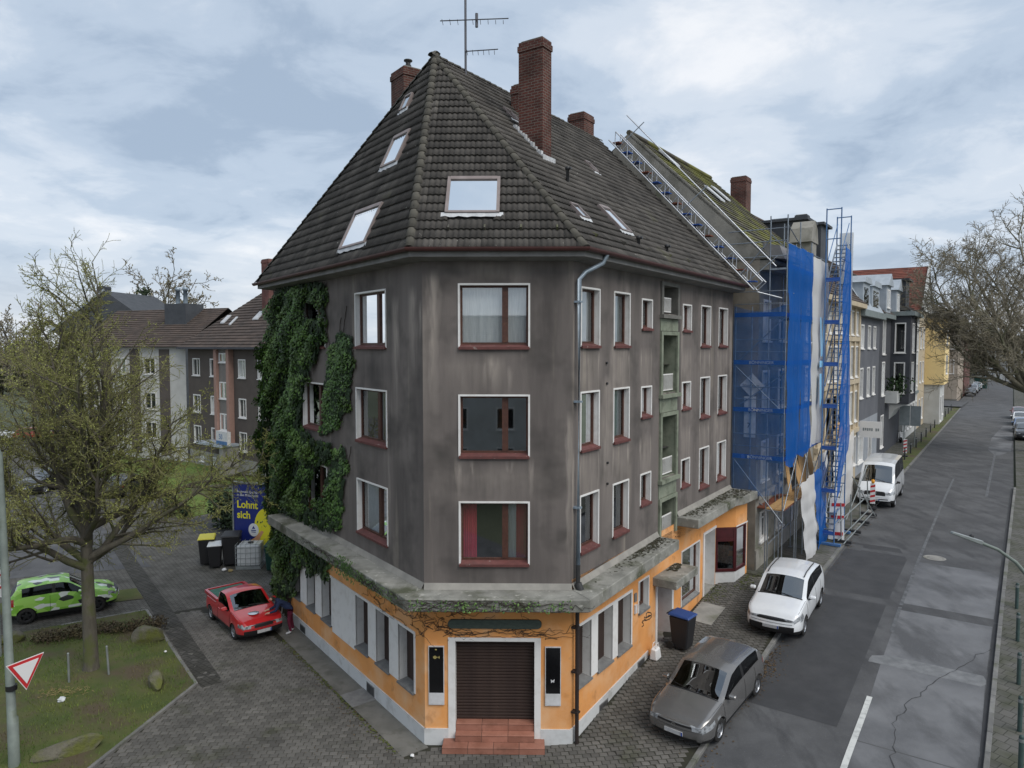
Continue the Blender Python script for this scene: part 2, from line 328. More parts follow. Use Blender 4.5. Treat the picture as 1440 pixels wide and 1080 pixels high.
# road surface patches, joints, markings (each sheet a few mm above the one below)
def rsheet(name, mat, pts, dz):
    """polygon on the road given as (s,q) rows: list of (s, q0, q1)"""
    mb = MB(); vs = []; rows = []
    for i in range(len(pts) - 1):
        s0, a0, b0 = pts[i]; s1, a1, b1 = pts[i + 1]; k = max(1, int((s1 - s0) / 1.0))
        for j in range(k): t = j / k; rows.append((s0 + (s1 - s0) * t, a0 + (a1 - a0) * t, b0 + (b1 - b0) * t))
    rows.append(pts[-1])
    for s, a, b in rows:
        for j in range(5): vs.append(PR(s, a + (b - a) * j / 4, ROAD_DZ + dz))
    mb.add(vs, [(i * 5 + j, i * 5 + j + 1, (i + 1) * 5 + j + 1, (i + 1) * 5 + j) for i in range(len(rows) - 1) for j in range(4)])
    return struct(mb.build(name, mat))
rsheet('asphalt_patch', 'asphalt_dark', [(4.4, 3.25, 5.8), (10, 3.35, 5.9), (19.4, 3.5, 6.05), (21, 3.6, 5.6)], .004)
rsheet('worn_road_lane', 'asphalt_light', [(-6, 6.3, 8.9), (8.6, 6.35, 9.1), (19.3, 6.55, 9.45)], .004)
rsheet('repaired_trench', 'sealed_joint', [(8.55, 6.0, 9.0), (8.75, 6.0, 9.12), (9.0, 6.05, 9.12), (9.25, 6.5, 9.05)], .008)
rsheet('gutter_band', 'asphalt_dark', [(-6, 8.72, 8.94), (40, 10.05, 10.16)], .010)
for a, b, nm, q in ((-3, 6.45, 'road_paint', .075),):
    rsheet('lane_line', nm, [(a, 6.22 - .05 - q, 6.22 - .05 + q), (b, 6.33 - q, 6.33 + q)], .013)
rsheet('worn_lane_line', 'road_paint_worn', [(11, 6.38 - .06, 6.38 + .06), (30, 6.62 - .06, 6.62 + .06), (42, 6.8 - .06, 6.8 + .06)], .009)
rsheet('worn_lane_line', 'road_paint_worn', [(36, 8.7, 8.85), (60, 9.1, 9.25)], .009)
rsheet('pale_road_patch', 'asphalt_light', [(56, 9.2, 9.3), (60, 8.6, 10.3), (70, 8.8, 10.5), (84, 9.8, 10.7)], .006)
mb = MB(); rngc = random.Random(3); pts = []
for i in range(60): t = i / 59; pts.append(PR(-2 + 13.5 * t, 7.2 + .25 * math.sin(t * 7) + 1.9 * max(0, t - .55) / .45 + rngc.uniform(-.09, .09), ROAD_DZ + .013))
for i in range(59):
    a, b = V(pts[i]), V(pts[i + 1]); n = (b - a).cross(V((0, 0, 1))).normalized() * rngc.uniform(.005, .014); mb.quad(a - n, b - n, b + n, a + n)
struct(mb.build('road_crack', 'crack_seal'))
mb = MB()
c = V(PR(20.3, 7.05, ROAD_DZ + .006)); mb.lathe(c, [(.001, .012), (.30, .012), (.31, .004), (.33, .004), (.34, .012), (.42, .012), (.45, 0)], 20)
tag(mb.build('manhole_cover', 'concrete'), 'round grey manhole cover set in the road surface', 'manhole cover')
# plaza
mb = MB()
poly = [(-80, 4), FR(-20, 2.75, 0)[:2], FR(-.2, 3.0, 0)[:2], FR(-.2, -.5, 0)[:2], (-1.5, 22), (-6, 60), (-14, 80), (-80, 80)]
mb.add([(x, y, -.016) for x, y in poly], [tuple(range(len(poly)))]); plaza = struct(mb.build('plaza', 'paving_far'))
# pavers: real pieces in the near field
def inpoly(x, y, P):
    c = False; n = len(P)
    for i in range(n):
        x1, y1 = P[i]; x2, y2 = P[i - 1]
        if (y1 > y) != (y2 > y) and x < (x2 - x1) * (y - y1) / (y2 - y1) + x1: c = not c
    return c
GRASS = [(-12.5, 8), (-10.64, 17.48), (-9.96, 21.9), (-14.77, 28.2), (-18.6, 25.7), (-27, 21.0), (-27, 8)]
pw, ph, g_ = .22, .165, .014
th = rad(-4); ct, st = math.cos(th), math.sin(th)
tmpl = []
w_, h_, bv = (pw - g_) / 2, (ph - g_) / 2, .012
for zz, ins in ((-.05, 0), (-.008, 0), (0, bv)):
    tmpl += [(-w_ + ins, -h_ + ins, zz), (w_ - ins, -h_ + ins, zz), (w_ - ins, h_ - ins, zz), (-w_ + ins, h_ - ins, zz)]
tf = [(8, 9, 10, 11)] + [(4 + i, 4 + (i + 1) % 4, 8 + (i + 1) % 4, 8 + i) for i in range(4)] + [(i, (i + 1) % 4, 4 + (i + 1) % 4, 4 + i) for i in range(4)]
pme = bpy.data.meshes.new('paver'); pme.from_pydata(tmpl, [], tf); pme.materials.append(M['paver'])
cand = []
for j in range(-10, 170):
    for i in range(-140, 90):
        lx = (i + (.5 if j % 2 else 0)) * pw; ly = j * ph + 12
        x, y = lx * ct + ly * st, -lx * st + ly * ct
        s, q = sq(x, y)
        dist = math.hypot(x, y)
        if y < 15.2 or dist > 31: continue
        px = 720 + 1000 * x / y
        if px < -40 or px > 1200: continue
        if q > kerbq(s) - .25 or s > 13.2: continue
        if inpoly(x, y, GRASS): continue
        if s > 0 and q < .06: continue
        tl = (np.array([x, y]) - A); t_, ql = float(tl @ L), float(tl @ NL)
        if ql < .75 and ql > -2 and t_ > -.3: continue          # concrete apron along the left wall
        if y > A[1] - .12 and q < .06 and ql < .75: continue
        cand.append((dist, x, y, ZG(x, y)))
cand.sort(); mb = MB()
for k, (d, x, y, z) in enumerate(cand):
    tz = z + random.uniform(-.005, .005); a = -th * -1 + random.gauss(0, .012); ca, sa = math.cos(-th + a - a + random.gauss(0, .01)), math.sin(-th)
    if k < 300:
        o = link('paver', pme, sidewalk); o.location = (x, y, tz); o.rotation_euler = (random.gauss(0, .008), random.gauss(0, .008), -th * -1 * -1 + 0)
    else:
        e = random.gauss(0, .01); cc, ss2 = math.cos(th + e), -math.sin(th + e)
        tx, ty = random.gauss(0, .008), random.gauss(0, .008)
        mb.add([(x + vx * cc - vy * ss2, y + vx * ss2 + vy * cc, tz + vz + vx * tx + vy * ty) for vx, vy, vz in tmpl], tf)
stuff(mb.build('paver_field', 'paver', sidewalk, recalc=False))
# under-sheet for the near pavers on the plaza
mb = MB(); poly = [(-14, 12), FR(-8, 2.9, 0)[:2], FR(-.2, 2.95, 0)[:2], FR(-.2, -.3, 0)[:2], (A[0], A[1] + .1), FL(9, 0, 0)[:2], FL(14, 0, 0)[:2], (-15.5, 27.0), (-10, 21.5)]
mb.add([(x, y, -.012) for x, y in poly], [tuple(range(len(poly)))]); struct(mb.build('paver_bed', 'joint_sand'))
mb = MB(); mb.hexa([FL(-.2, .02, -.01), FL(-.2, .78, -.01), FL(12.5, .78, -.01), FL(12.5, .02, -.01), FL(-.2, .02, .012), FL(-.2, .78, .004), FL(12.5, .78, .004), FL(12.5, .02, .012)])
struct(mb.build('concrete_apron', 'concrete_apron'))
# grass island with its kerb
def edge_dist(x, y, P):
    best = 9
    for i in range(len(P)):
        x1, y1 = P[i]; x2, y2 = P[i - 1]; dx, dy = x2 - x1, y2 - y1; t = max(0, min(1, ((x - x1) * dx + (y - y1) * dy) / (dx * dx + dy * dy + 1e-9))); best = min(best, math.hypot(x - x1 - t * dx, y - y1 - t * dy))
    return best
def gz_(x, y): return .045 + .12 * min(1, max(0, edge_dist(x, y, GRASS) - .3) / 1.5) * (.6 + .4 * math.sin(x * 1.3) * math.sin(y * 1.1))
mb = MB(); xs = np.linspace(-27, -9.8, 70); ys = np.linspace(8, 28.5, 80); idx = {}
for i, x in enumerate(xs):
    for j, y in enumerate(ys):
        if inpoly(x, y, GRASS): idx[i, j] = len(mb.v); mb.v.append((x, y, gz_(x, y) + random.uniform(-.012, .012)))
for (i, j), a in list(idx.items()):
    if all(k in idx for k in ((i + 1, j), (i, j + 1), (i + 1, j + 1))): mb.f.append([a, idx[i + 1, j], idx[i + 1, j + 1], idx[i, j + 1]]); mb.m.append(0); mb.sm.append(True)
mb.add([(x, y, .055) for x, y in GRASS], [tuple(range(len(GRASS)))])
gi = struct(mb.build('grass_island', 'grass_ground'))
def edge_stones(name, pts, parent, w=.1, h=.07, step=.5):
    for (x0, y0), (x1, y1) in zip(pts[:-1], pts[1:]):
        F = Fr((x0, y0), (x1 - x0, y1 - y0)); n = math.hypot(x1 - x0, y1 - y0); a = 0
        while a < n - .05:
            mb = MB(); z = random.uniform(-.008, .008); mb.box(F, a, min(n, a + step) - .008, -w / 2, w / 2, -.08, h + z); mb.build(name, 'kerb_stone', parent, bevel=.01); a += step
edge_stones('edging_stone', [(-11.6, 12.8), (-10.64, 17.48), (-9.96, 21.9), (-14.77, 28.2), (-17.2, 26.6)], gi, step=1.0)
mb = MB(); rb = random.Random(11)
for _ in range(26000):
    x, y = rb.uniform(-21, -9.9), rb.uniform(15, 28.2)
    if not inpoly(x, y, GRASS): continue
    if math.sin(x * 1.7 + 2 * math.sin(y * .9)) + math.sin(y * 1.9 + x) < rb.uniform(-1.8, .3): continue
    z = max(.055, gz_(x, y)); a = rb.uniform(0, 6.3); h = rb.uniform(.04, .11); wd = .012
    dx, dy = math.cos(a) * wd, math.sin(a) * wd; lx, ly = rb.uniform(-.05, .05), rb.uniform(-.05, .05)
    mb.add([(x - dx, y - dy, z - .02), (x + dx, y + dy, z - .02), (x + lx, y + ly, z + h)], [(0, 1, 2)])
g = mb.build('grass', 'grass_blade', recalc=False); tag(g, 'short mossy grass growing on the kerbed island', 'grass', kind='stuff')
mb = MB(); F = Fr((-9.96, 21.9), (-23.43 + 9.96, 40.06 - 21.9)); mb.hexa([F(-.3, .08, -.01), F(22.5, .08, -.01), F(22.5, .75, -.01), F(-.3, .75, -.01), F(-.3, .08, .004), F(22.5, .08, .004), F(22.5, .75, .004), F(-.3, .75, .004)])
struct(mb.build('gutter_strip', 'paving_dark'))
for nm, P_, mt, z in (('car_park', [(-17.5, 34), (-24.2, 41.5), (-28, 47), (-36, 62), (-75, 62), (-75, 30), (-30, 30)], 'asphalt', -.006), ('grass_strip', [(-15.6, 29.6), (-16.6, 30.9), (-30, 25.5), (-30, 24)], 'grass_ground', .004),
                  ('asphalt_path', [(-20.3, 42.8), (-18, 46.5), (-11, 42), (-9, 33), (-14, 35.5), (-16.5, 38.5)], 'asphalt_dark', -.008),
                  ('lawn', [(-20.6, 43.4), (-18.3, 46.4), (-15, 49), (-22.6, 53.5), (-24.6, 49.5)], 'lawn', .03), ('lawn', [(-25.0, 51), (-22.8, 55.0), (-16, 52), (-20, 59), (-29, 65), (-46, 72), (-37, 60)], 'lawn', .03),
                  ('garden_path', [(-24.6, 49.6), (-22.6, 53.6), (-15, 49.2), (-16, 51.8), (-22.8, 54.9), (-25.2, 51.2)], 'slab_paving', .01)):
    mb = MB()
    if nm == 'lawn': mb.prism(P_, -.1, z)
    else: mb.add([(x, y, z) for x, y in P_], [tuple(range(len(P_)))])
    struct(mb.build(nm, mt))
# ------------------------------------------------------------------ corner building
pm('plaster', (.115, .100, .093), (.172, .150, .138), scale=1.0, detail=10, rough=.92, stretch=(1.6, 1.6, .16), ramp=(.36, .66), bump=.5, bscale=70, bdist=.012,
   c3=(.30, .262, .215), s3=1.25, r3=(.58, .80), st3=(1.7, 1.7, .10), c4=(.068, .061, .056), s4=.75, r4=(.50, .74))
pm('plaster_orange', (.74, .34, .115), (.66, .29, .095), scale=1.1, detail=8, rough=.9, ramp=(.4, .65), bump=.35, bscale=60, c3=(.72, .42, .22), s3=.9, r3=(.46, .68), c4=(.42, .2, .085), s4=1.9, r4=(.58, .76), spec=.2)
pm('white_plinth', (.56, .57, .57), (.40, .40, .39), scale=2.0, detail=8, rough=.85, ramp=(.5, .75), bump=.15, c3=(.22, .22, .19), s3=1.6, r3=(.6, .8))
pm('white_trim', (.70, .69, .67), (.55, .53, .5), scale=3.5, rough=.7, ramp=(.5, .8))
pm('brown_frame', (.09, .038, .026), (.055, .024, .017), scale=9, rough=.5, c3=(.15, .07, .04), s3=4, r3=(.6, .75))
pm('red_sill', (.13, .045, .04), (.09, .033, .03), scale=6, rough=.7, c3=(.25, .2, .18), s3=7, r3=(.64, .72))
pm('brown_shutter', (.028, .016, .013), (.045, .027, .021), scale=3, rough=.55, stretch=(1, 1, .3))
pm('grey_sill', (.14, .14, .14), (.2, .2, .195), scale=5, rough=.8)
pm('green_paint', (.165, .19, .14), (.235, .255, .195), scale=2.5, rough=.8, c3=(.09, .1, .07), s3=2, r3=(.5, .7))
pm('grey_render', (.11, .11, .10), (.17, .165, .15), scale=3, rough=.9)
pm('roof_tile', (.044, .040, .036), (.09, .082, .073), scale=.9, detail=8, rough=.82, ramp=(.38, .66), island=.28, objr=.28, bump=.3, bscale=90, c3=(.075, .08, .03), s3=.45, r3=(.62, .8), c4=(.26, .255, .23), s4=8, r4=(.68, .73))
pm('ridge_tile', (.06, .056, .047), (.105, .098, .08), scale=2.2, rough=.85, island=.2, objr=.2, bump=.4, bscale=60, c3=(.1, .11, .025), s3=.8, r3=(.5, .68))
pm('roof_deck', (.03, .028, .025), rough=.9)
pm('gutter_red', (.085, .032, .028), (.06, .025, .023), scale=3, rough=.45)
pm('zinc', (.3, .36, .42), (.22, .27, .31), scale=3, rough=.4, metal=.35)
pm('dark_metal', (.035, .035, .037), (.05, .05, .05), rough=.5, metal=.3)
pm('soffit', (.17, .165, .16), (.24, .235, .23), scale=2, rough=.85)
pm('black_gloss', (.008, .008, .009), rough=.12, spec=.6)
pm('white_panel', (.62, .62, .63), (.5, .5, .5), scale=5, rough=.5)
pm('dark_green_sign', (.045, .06, .05), (.065, .085, .07), scale=8, rough=.7, stretch=(1, 1, 3))
pm('terracotta', (.25, .105, .07), (.33, .15, .105), scale=2.5, rough=.6, island=.15, objr=.15, c3=(.2, .09, .06), s3=3, r3=(.55, .75))
pm('terracotta_joint', (.12, .07, .055), rough=.9)
pm('skylight_frame', (.19, .155, .145), (.25, .21, .2), scale=3, rough=.5)
pm('lead_flashing', (.42, .43, .44), (.55, .56, .57), scale=6, rough=.5)
pm('burgundy', (.07, .012, .015), (.05, .01, .012), rough=.4)
pm('curtain_white', (.75, .75, .74), (.58, .59, .6), scale=9, stretch=(6, 6, .3), rough=.9)
pm('curtain_red', (.55, .03, .07), (.38, .02, .05), scale=9, stretch=(6, 6, .2), rough=.9)
pm('curtain_teal', (.3, .38, .38), (.22, .29, .29), scale=9, stretch=(6, 6, .2), rough=.9)
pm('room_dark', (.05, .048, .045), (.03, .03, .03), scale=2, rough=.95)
pm('door_orange', (.4, .11, .045), (.33, .09, .04), scale=3, rough=.5)
pm('shop_goods', (.25, .23, .22), (.05, .05, .06), scale=14, detail=3, rough=.6, c3=(.35, .06, .05), s3=9, r3=(.62, .66), c4=(.5, .5, .48), s4=17, r4=(.6, .66))
brickmat('chimney_brick', (.13, .042, .03), (.075, .028, .023), (.15, .12, .10), bw=.24, bh=.085, mort=.013, noise_c=(.55, .52, .5), bump=.6)
glassmat('glass', tint=(.8, .84, .85), refl=.22); glassmat('glass_dark', tint=(.3, .33, .35), refl=.16); glassmat('glass_sky', tint=(.25, .28, .3), refl=.55)

def streaks(mat, lst, col, nscale=3.0):
    t = M[mat].node_tree; L_ = t.links.new; b = t.nodes['Principled BSDF']; src = b.inputs['Base Color'].links[0].from_socket
    g = t.nodes.new('ShaderNodeNewGeometry'); sx = t.nodes.new('ShaderNodeSeparateXYZ'); L_(g.outputs['Position'], sx.inputs[0])
    def mth(op, a, b_=None, clamp=False):
        n = t.nodes.new('ShaderNodeMath'); n.operation = op; n.use_clamp = clamp
        for i, v in enumerate((a, b_)):
            if v is None: continue
            if isinstance(v, (int, float)): n.inputs[i].default_value = v
            else: L_(v, n.inputs[i])
        return n.outputs[0]
    def dotv(sock, vec): n = t.nodes.new('ShaderNodeVectorMath'); n.operation = 'DOT_PRODUCT'; L_(sock, n.inputs[0]); n.inputs[1].default_value = vec; return n.outputs['Value']
    mp = t.nodes.new('ShaderNodeMapping'); mp.inputs['Scale'].default_value = (2.2, 2.2, .35); L_(g.outputs['Position'], mp.inputs[0]); nz = t.nodes.new('ShaderNodeTexNoise'); nz.inputs['Scale'].default_value = nscale; nz.inputs['Detail'].default_value = 6; L_(mp.outputs[0], nz.inputs['Vector'])
    wob = mth('MULTIPLY', mth('SUBTRACT', nz.outputs['Fac'], .5), .35); total = None; fcache = {}
    for F, a0, hw, zt, zb, st in lst:
        if id(F) not in fcache:
            on = mth('GREATER_THAN', mth('ABSOLUTE', dotv(g.outputs['Normal'], (F.n[0], F.n[1], 0))), .93); al = mth('ADD', mth('SUBTRACT', dotv(g.outputs['Position'], (F.d[0], F.d[1], 0)), float(F.o @ F.d)), wob); fcache[id(F)] = (on, al)
        on, al = fcache[id(F)]
        mx_ = mth('SUBTRACT', 1.15, mth('DIVIDE', mth('ABSOLUTE', mth('SUBTRACT', al, a0)), hw), True)
        up = mth('DIVIDE', mth('SUBTRACT', zt, sx.outputs[2]), .35, True); dn = mth('DIVIDE', mth('SUBTRACT', sx.outputs[2], zb), max(.2, (zt - zb) * .75), True)
        m = mth('MULTIPLY', mth('MULTIPLY', mth('MULTIPLY', mx_, up), dn), mth('MULTIPLY', on, st)); total = m if total is None else mth('MAXIMUM', total, m)
    fz = t.nodes.new('ShaderNodeMapRange'); fz.inputs['From Min'].default_value = .3; fz.inputs['From Max'].default_value = .62; fz.inputs['To Min'].default_value = .35; L_(nz.outputs['Fac'], fz.inputs[0]); total = mth('MULTIPLY', total, fz.outputs[0], True)
    x = t.nodes.new('ShaderNodeMixRGB'); L_(total, x.inputs[0]); L_(src, x.inputs[1]); x.inputs[2].default_value = (*col, 1); L_(x.outputs[0], b.inputs['Base Color'])
_rs = random.Random(21)
PALE = [(FC, .27, .17, 12.7, 8.6, 1), (FC, .02, .2, 11.8, 7.5, .5), (FL, 1.55, .24, 12.1, 8.2, .9), (FL, .55, .25, 12.3, 9.6, .9), (FL, .12, .1, 11.9, 10.6, .7), (FC, 1.85, .3, 10.55, 9.3, 1), (FC, 2.25, .1, 10.2, 9.4, .9), (FC, 2.3, .09, 7.75, 7.2, 1), (FC, 1.3, .07, 7.75, 7.1, .9), (FC, .93, .1, 7.75, 6.5, .9), (FC, 2.83, .1, 7.75, 6.5, .9), (FC, 1.9, 1.0, 12.9, 12.35, .7), (FC, 3.84, .1, 9.0, 4.3, .8), (FC, 1.9, 1.6, 7.6, 6.2, .3), (FC, 1.2, .9, 10.5, 9.2, .35), (FL, 2.0, .09, 7.75, 4.6, .6), (FR, .04, .12, 8.0, 4.3, .8)]
for w_ in ((.4, 1.5), (2.36, 3.45), (4.28, 5.11), (7.73, 8.6), (9.58, 10.66), (11.6, 12.72)):
    for zt in (10.66, 7.9): PALE += [(FR, (w_[0] + w_[1]) / 2, (w_[1] - w_[0]) * .75, zt, zt - 2.6, .42), (FR, w_[0] + .03, .07, zt, zt - 1.5, .8), (FR, w_[1] - .03, .07, zt, zt - 1.6, .8)]
PALE += [(FR, _rs.uniform(.3, 13), _rs.uniform(.12, .4), _rs.uniform(8, 12.6), _rs.uniform(4.5, 7.5), .5) for _ in range(9)] + [(FR, 2.0, .5, 9.9, 5.0, .6), (FR, 13.2, .2, 12, 4.6, .9)]
streaks('plaster', PALE, (.35, .308, .27))
streaks('plaster', [(FL, 2.9, 1.5, 10.4, 8.8, .7), (FL, 1.2, .5, 7.6, 4.4, .7), (FC, 3.3, .6, 12.9, 6.5, .75), (FC, .5, .5, 6.6, 4.4, .7), (FC, 1.9, 1.6, 4.95, 4.3, .6), (FL, 4.9, .6, 12.5, 9, .7), (FR, 5.3, .35, 12.9, 9.2, .8), (FR, 7.45, .2, 12.9, 5, .8), (FR, 8.9, .4, 12.9, 9.8, .7), (FR, 3.9, .3, 12.9, 11, .7), (FR, 11.1, .3, 12.9, 10, .7)], (.062, .055, .052), 2.0)
root = thing('corner_building', (*A, 0), 'four-storey corner building with dark weathered plaster, orange ground floor and steep tiled roof', 'building')
WT, WB = 13.05, 4.2          # upper wall top and bottom
SEND, TEND = 13.4, 12.0
BL = np.array(FL(TEND, 0, 0)[:2]); BR_ = inter(BL, R, FR(SEND, 0, 0)[:2], NR)
# upper windows: (frame, u0, u1, z0, z1, mullion position or None, curtain)
UW = []
for k, (zb, zt) in enumerate(((10.63, 12.3), (7.77, 9.41), (4.9, 6.59))):
    UW.append((FC, .93, 2.80, zb, zt, .66, ['white', None, 'red'][k])); UW.append((FL, 2.09, 4.22, zb, zt, .36, [None, 'part', 'white'][k]))
    UW.append((FL, 6.65, 8.85, zb, zt, .4, None))
for k in range(3):
    a = [(10.66, 12.25), (7.87, 9.46), (5.1, 6.67)][k]; b = [(10.66, 12.2), (7.98, 9.52), (5.3, 6.85)][k]; c = [(11.2, 12.15), (8.44, 9.42), (5.66, 6.67)][k]
    UW += [(FR, .40, 1.50, *a, None, ['white', 'teal', None][k]), (FR, 2.36, 3.45, *a, None, ['teal', 'teal', 'part'][k]), (FR, 4.28, 5.11, *c, None, 'part'), (FR, 7.73, 8.6, *c, None, 'part' if k < 2 else None), (FR, 9.58, 10.66, *b, None, ['part', 'part', None][k]), (FR, 11.6, 12.72, *b, None, 'part')]
LOG = [(5.8, 7.25, 11.75, 12.72), (5.8, 7.25, 9.12, 11.1), (5.8, 7.25, 6.28, 8.4), (5.8, 7.25, 4.3, 5.55)]
mb = MB()
for F, ln in ((FC, CW), (FL, TEND), (FR, SEND)):
    wall_holes(mb, F, 0, ln, WB - .3, WT, [w_[1:5] for w_ in UW if w_[0] is F] + (LOG if F is FR else []))
FB = Fr(BL, R); n_ = float(np.hypot(*(BR_ - BL))); mb.quad(FB(0, 0, 0), FB(n_, 0, 0), FB(n_, 0, WT), FB(0, 0, WT))
FE = Fr(FR(SEND, 0, 0), NR * -1); mb.quad(FE(0, 0, 0), FE(float(np.hypot(*(BR_ - np.array(FR(SEND, 0, 0)[:2])))), 0, 0), FE(float(np.hypot(*(BR_ - np.array(FR(SEND, 0, 0)[:2])))), 0, WT), FE(0, 0, WT))
mb.build('wall', 'plaster', root)
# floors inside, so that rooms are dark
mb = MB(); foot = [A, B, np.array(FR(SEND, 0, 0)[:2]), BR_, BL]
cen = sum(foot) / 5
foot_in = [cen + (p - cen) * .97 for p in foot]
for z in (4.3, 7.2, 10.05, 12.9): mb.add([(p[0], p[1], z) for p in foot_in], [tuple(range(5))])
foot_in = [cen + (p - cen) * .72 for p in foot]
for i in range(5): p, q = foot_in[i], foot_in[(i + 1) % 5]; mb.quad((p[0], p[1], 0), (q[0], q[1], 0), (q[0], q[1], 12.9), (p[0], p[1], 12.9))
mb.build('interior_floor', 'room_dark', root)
def bars(mb, F, u0, u1, z0, z1, q, w=.07, t=.06, mull=None, mw=.16, m=0):
    mb.box(F, u0, u0 + w, q - t, q, z0, z1, m); mb.box(F, u1 - w, u1, q - t, q, z0, z1, m); mb.box(F, u0 + w, u1 - w, q - t, q, z1 - w, z1, m); mb.box(F, u0 + w, u1 - w, q - t, q, z0, z0 + w * 1.5, m)
    if mull is not None: c = u0 + (u1 - u0) * mull; mb.box(F, c - mw / 2, c + mw / 2, q - t, q + .015, z0 + w * 1.5, z1 - w, m)
def curtain(F, u0, u1, z0, z1, q, mat, parent, amp=.025, n=26):
    mb = MB(); vs = []
    for i in range(n + 1):
        u = u0 + (u1 - u0) * i / n; d = amp * math.sin(i * 1.9) + amp * .5 * math.sin(i * .7 + u)
        vs += [F(u, q + d, z0), F(u, q + d * .6, z1)]
    mb.add(vs, [(2 * i, 2 * i + 2, 2 * i + 3, 2 * i + 1) for i in range(n)], 0, True); return mb.build('curtain', mat, parent, recalc=False)
def window(F, u0, u1, z0, z1, parent, depth=.2, mull=None, cur=None, frame='brown_frame', sill='red_sill', trim='white_trim', glass='glass', border=.045, fw=.07, name='window', sillout=.07, q0=0, mw=.16):
    mb = MB(); b = border
    for a0, a1, c0, c1 in ((u0 - .004, u0 + b, z0, z1), (u1 - b, u1 + .004, z0, z1), (u0 + b, u1 - b, z1 - b, z1 + .004)): mb.box(F, a0, a1, q0 - .03, q0 + .022, c0, c1)
    mb.quad(F(u0 + b, q0 - .02, z0), F(u0 + b, q0 - depth, z0), F(u0 + b, q0 - depth, z1 - b), F(u0 + b, q0 - .02, z1 - b))
    mb.quad(F(u1 - b, q0 - .02, z0), F(u1 - b, q0 - depth, z0), F(u1 - b, q0 - depth, z1 - b), F(u1 - b, q0 - .02, z1 - b))
    mb.quad(F(u0 + b, q0 - .02, z1 - b), F(u1 - b, q0 - .02, z1 - b), F(u1 - b, q0 - depth, z1 - b), F(u0 + b, q0 - depth, z1 - b))
    mb.quad(F(u0 + b, q0 - .02, z0), F(u1 - b, q0 - .02, z0), F(u1 - b, q0 - depth, z0 + .03), F(u0 + b, q0 - depth, z0 + .03))
    w_ = mb.build(name, trim, parent, recalc=False)
    if sill: mb = MB(); s0 = F(u0 + .01, 0, 0); mb.hexa([F(u0 + .01, q0 - depth + .05, z0 - .02), F(u1 - .01, q0 - depth + .05, z0 - .02), F(u1 - .01, q0 + sillout, z0 - .045), F(u0 + .01, q0 + sillout, z0 - .045), F(u0 + .01, q0 - depth + .05, z0 + .085), F(u1 - .01, q0 - depth + .05, z0 + .085), F(u1 - .01, q0 + sillout, z0 + .02), F(u0 + .01, q0 + sillout, z0 + .02)]); mb.build('sill', sill, w_)
    mb = MB(); bars(mb, F, u0 + b, u1 - b, z0 + .06, z1 - b, q0 - depth + .05, fw, .06, mull, mw); mb.build('frame', frame, w_)
    cuts = [u0 + b + fw * .7]
    if mull is not None: c = u0 + b + (u1 - u0 - 2 * b) * mull; cuts += [c - mw * .4, c + mw * .4]
    cuts.append(u1 - b - fw * .7)
    for i in range(0, len(cuts), 2):
        mb = MB(); mb.quad(F(cuts[i], q0 - depth + .015, z0 + .1), F(cuts[i + 1], q0 - depth + .015, z0 + .1), F(cuts[i + 1], q0 - depth + .015, z1 - b - fw * .7), F(cuts[i], q0 - depth + .015, z1 - b - fw * .7)); mb.build('pane', glass, w_)
    qq = q0 - depth - .12
    if cur == 'white': curtain(F, u0 + .05, u1 - .05, z0 + .05, z1, qq, 'curtain_white', w_)
    elif cur == 'teal': curtain(F, u0 + .05, u1 - .05, z0 + .05, z1, qq, 'curtain_teal', w_)
    elif cur == 'red': curtain(F, u0 + .05, u0 + .45, z0 + .05, z1, qq, 'curtain_red', w_); curtain(F, u1 - .36, u1 - .05, z0 + .05, z1, qq, 'curtain_red', w_); curtain(F, u1 - .62, u1 - .36, z0 + .05, z1, qq, 'curtain_white', w_)
    elif cur == 'part': curtain(F, u0 + .05, u0 + (u1 - u0) * .55, z0 + .05, z1, qq, 'curtain_white', w_)
    return w_
for F, u0, u1, z0, z1, mu, cu in UW: window(F, u0, u1, z0, z1, root, mull=mu, cur=cu, depth=.2 if F is FR else .19, sill='red_sill', fw=.055)
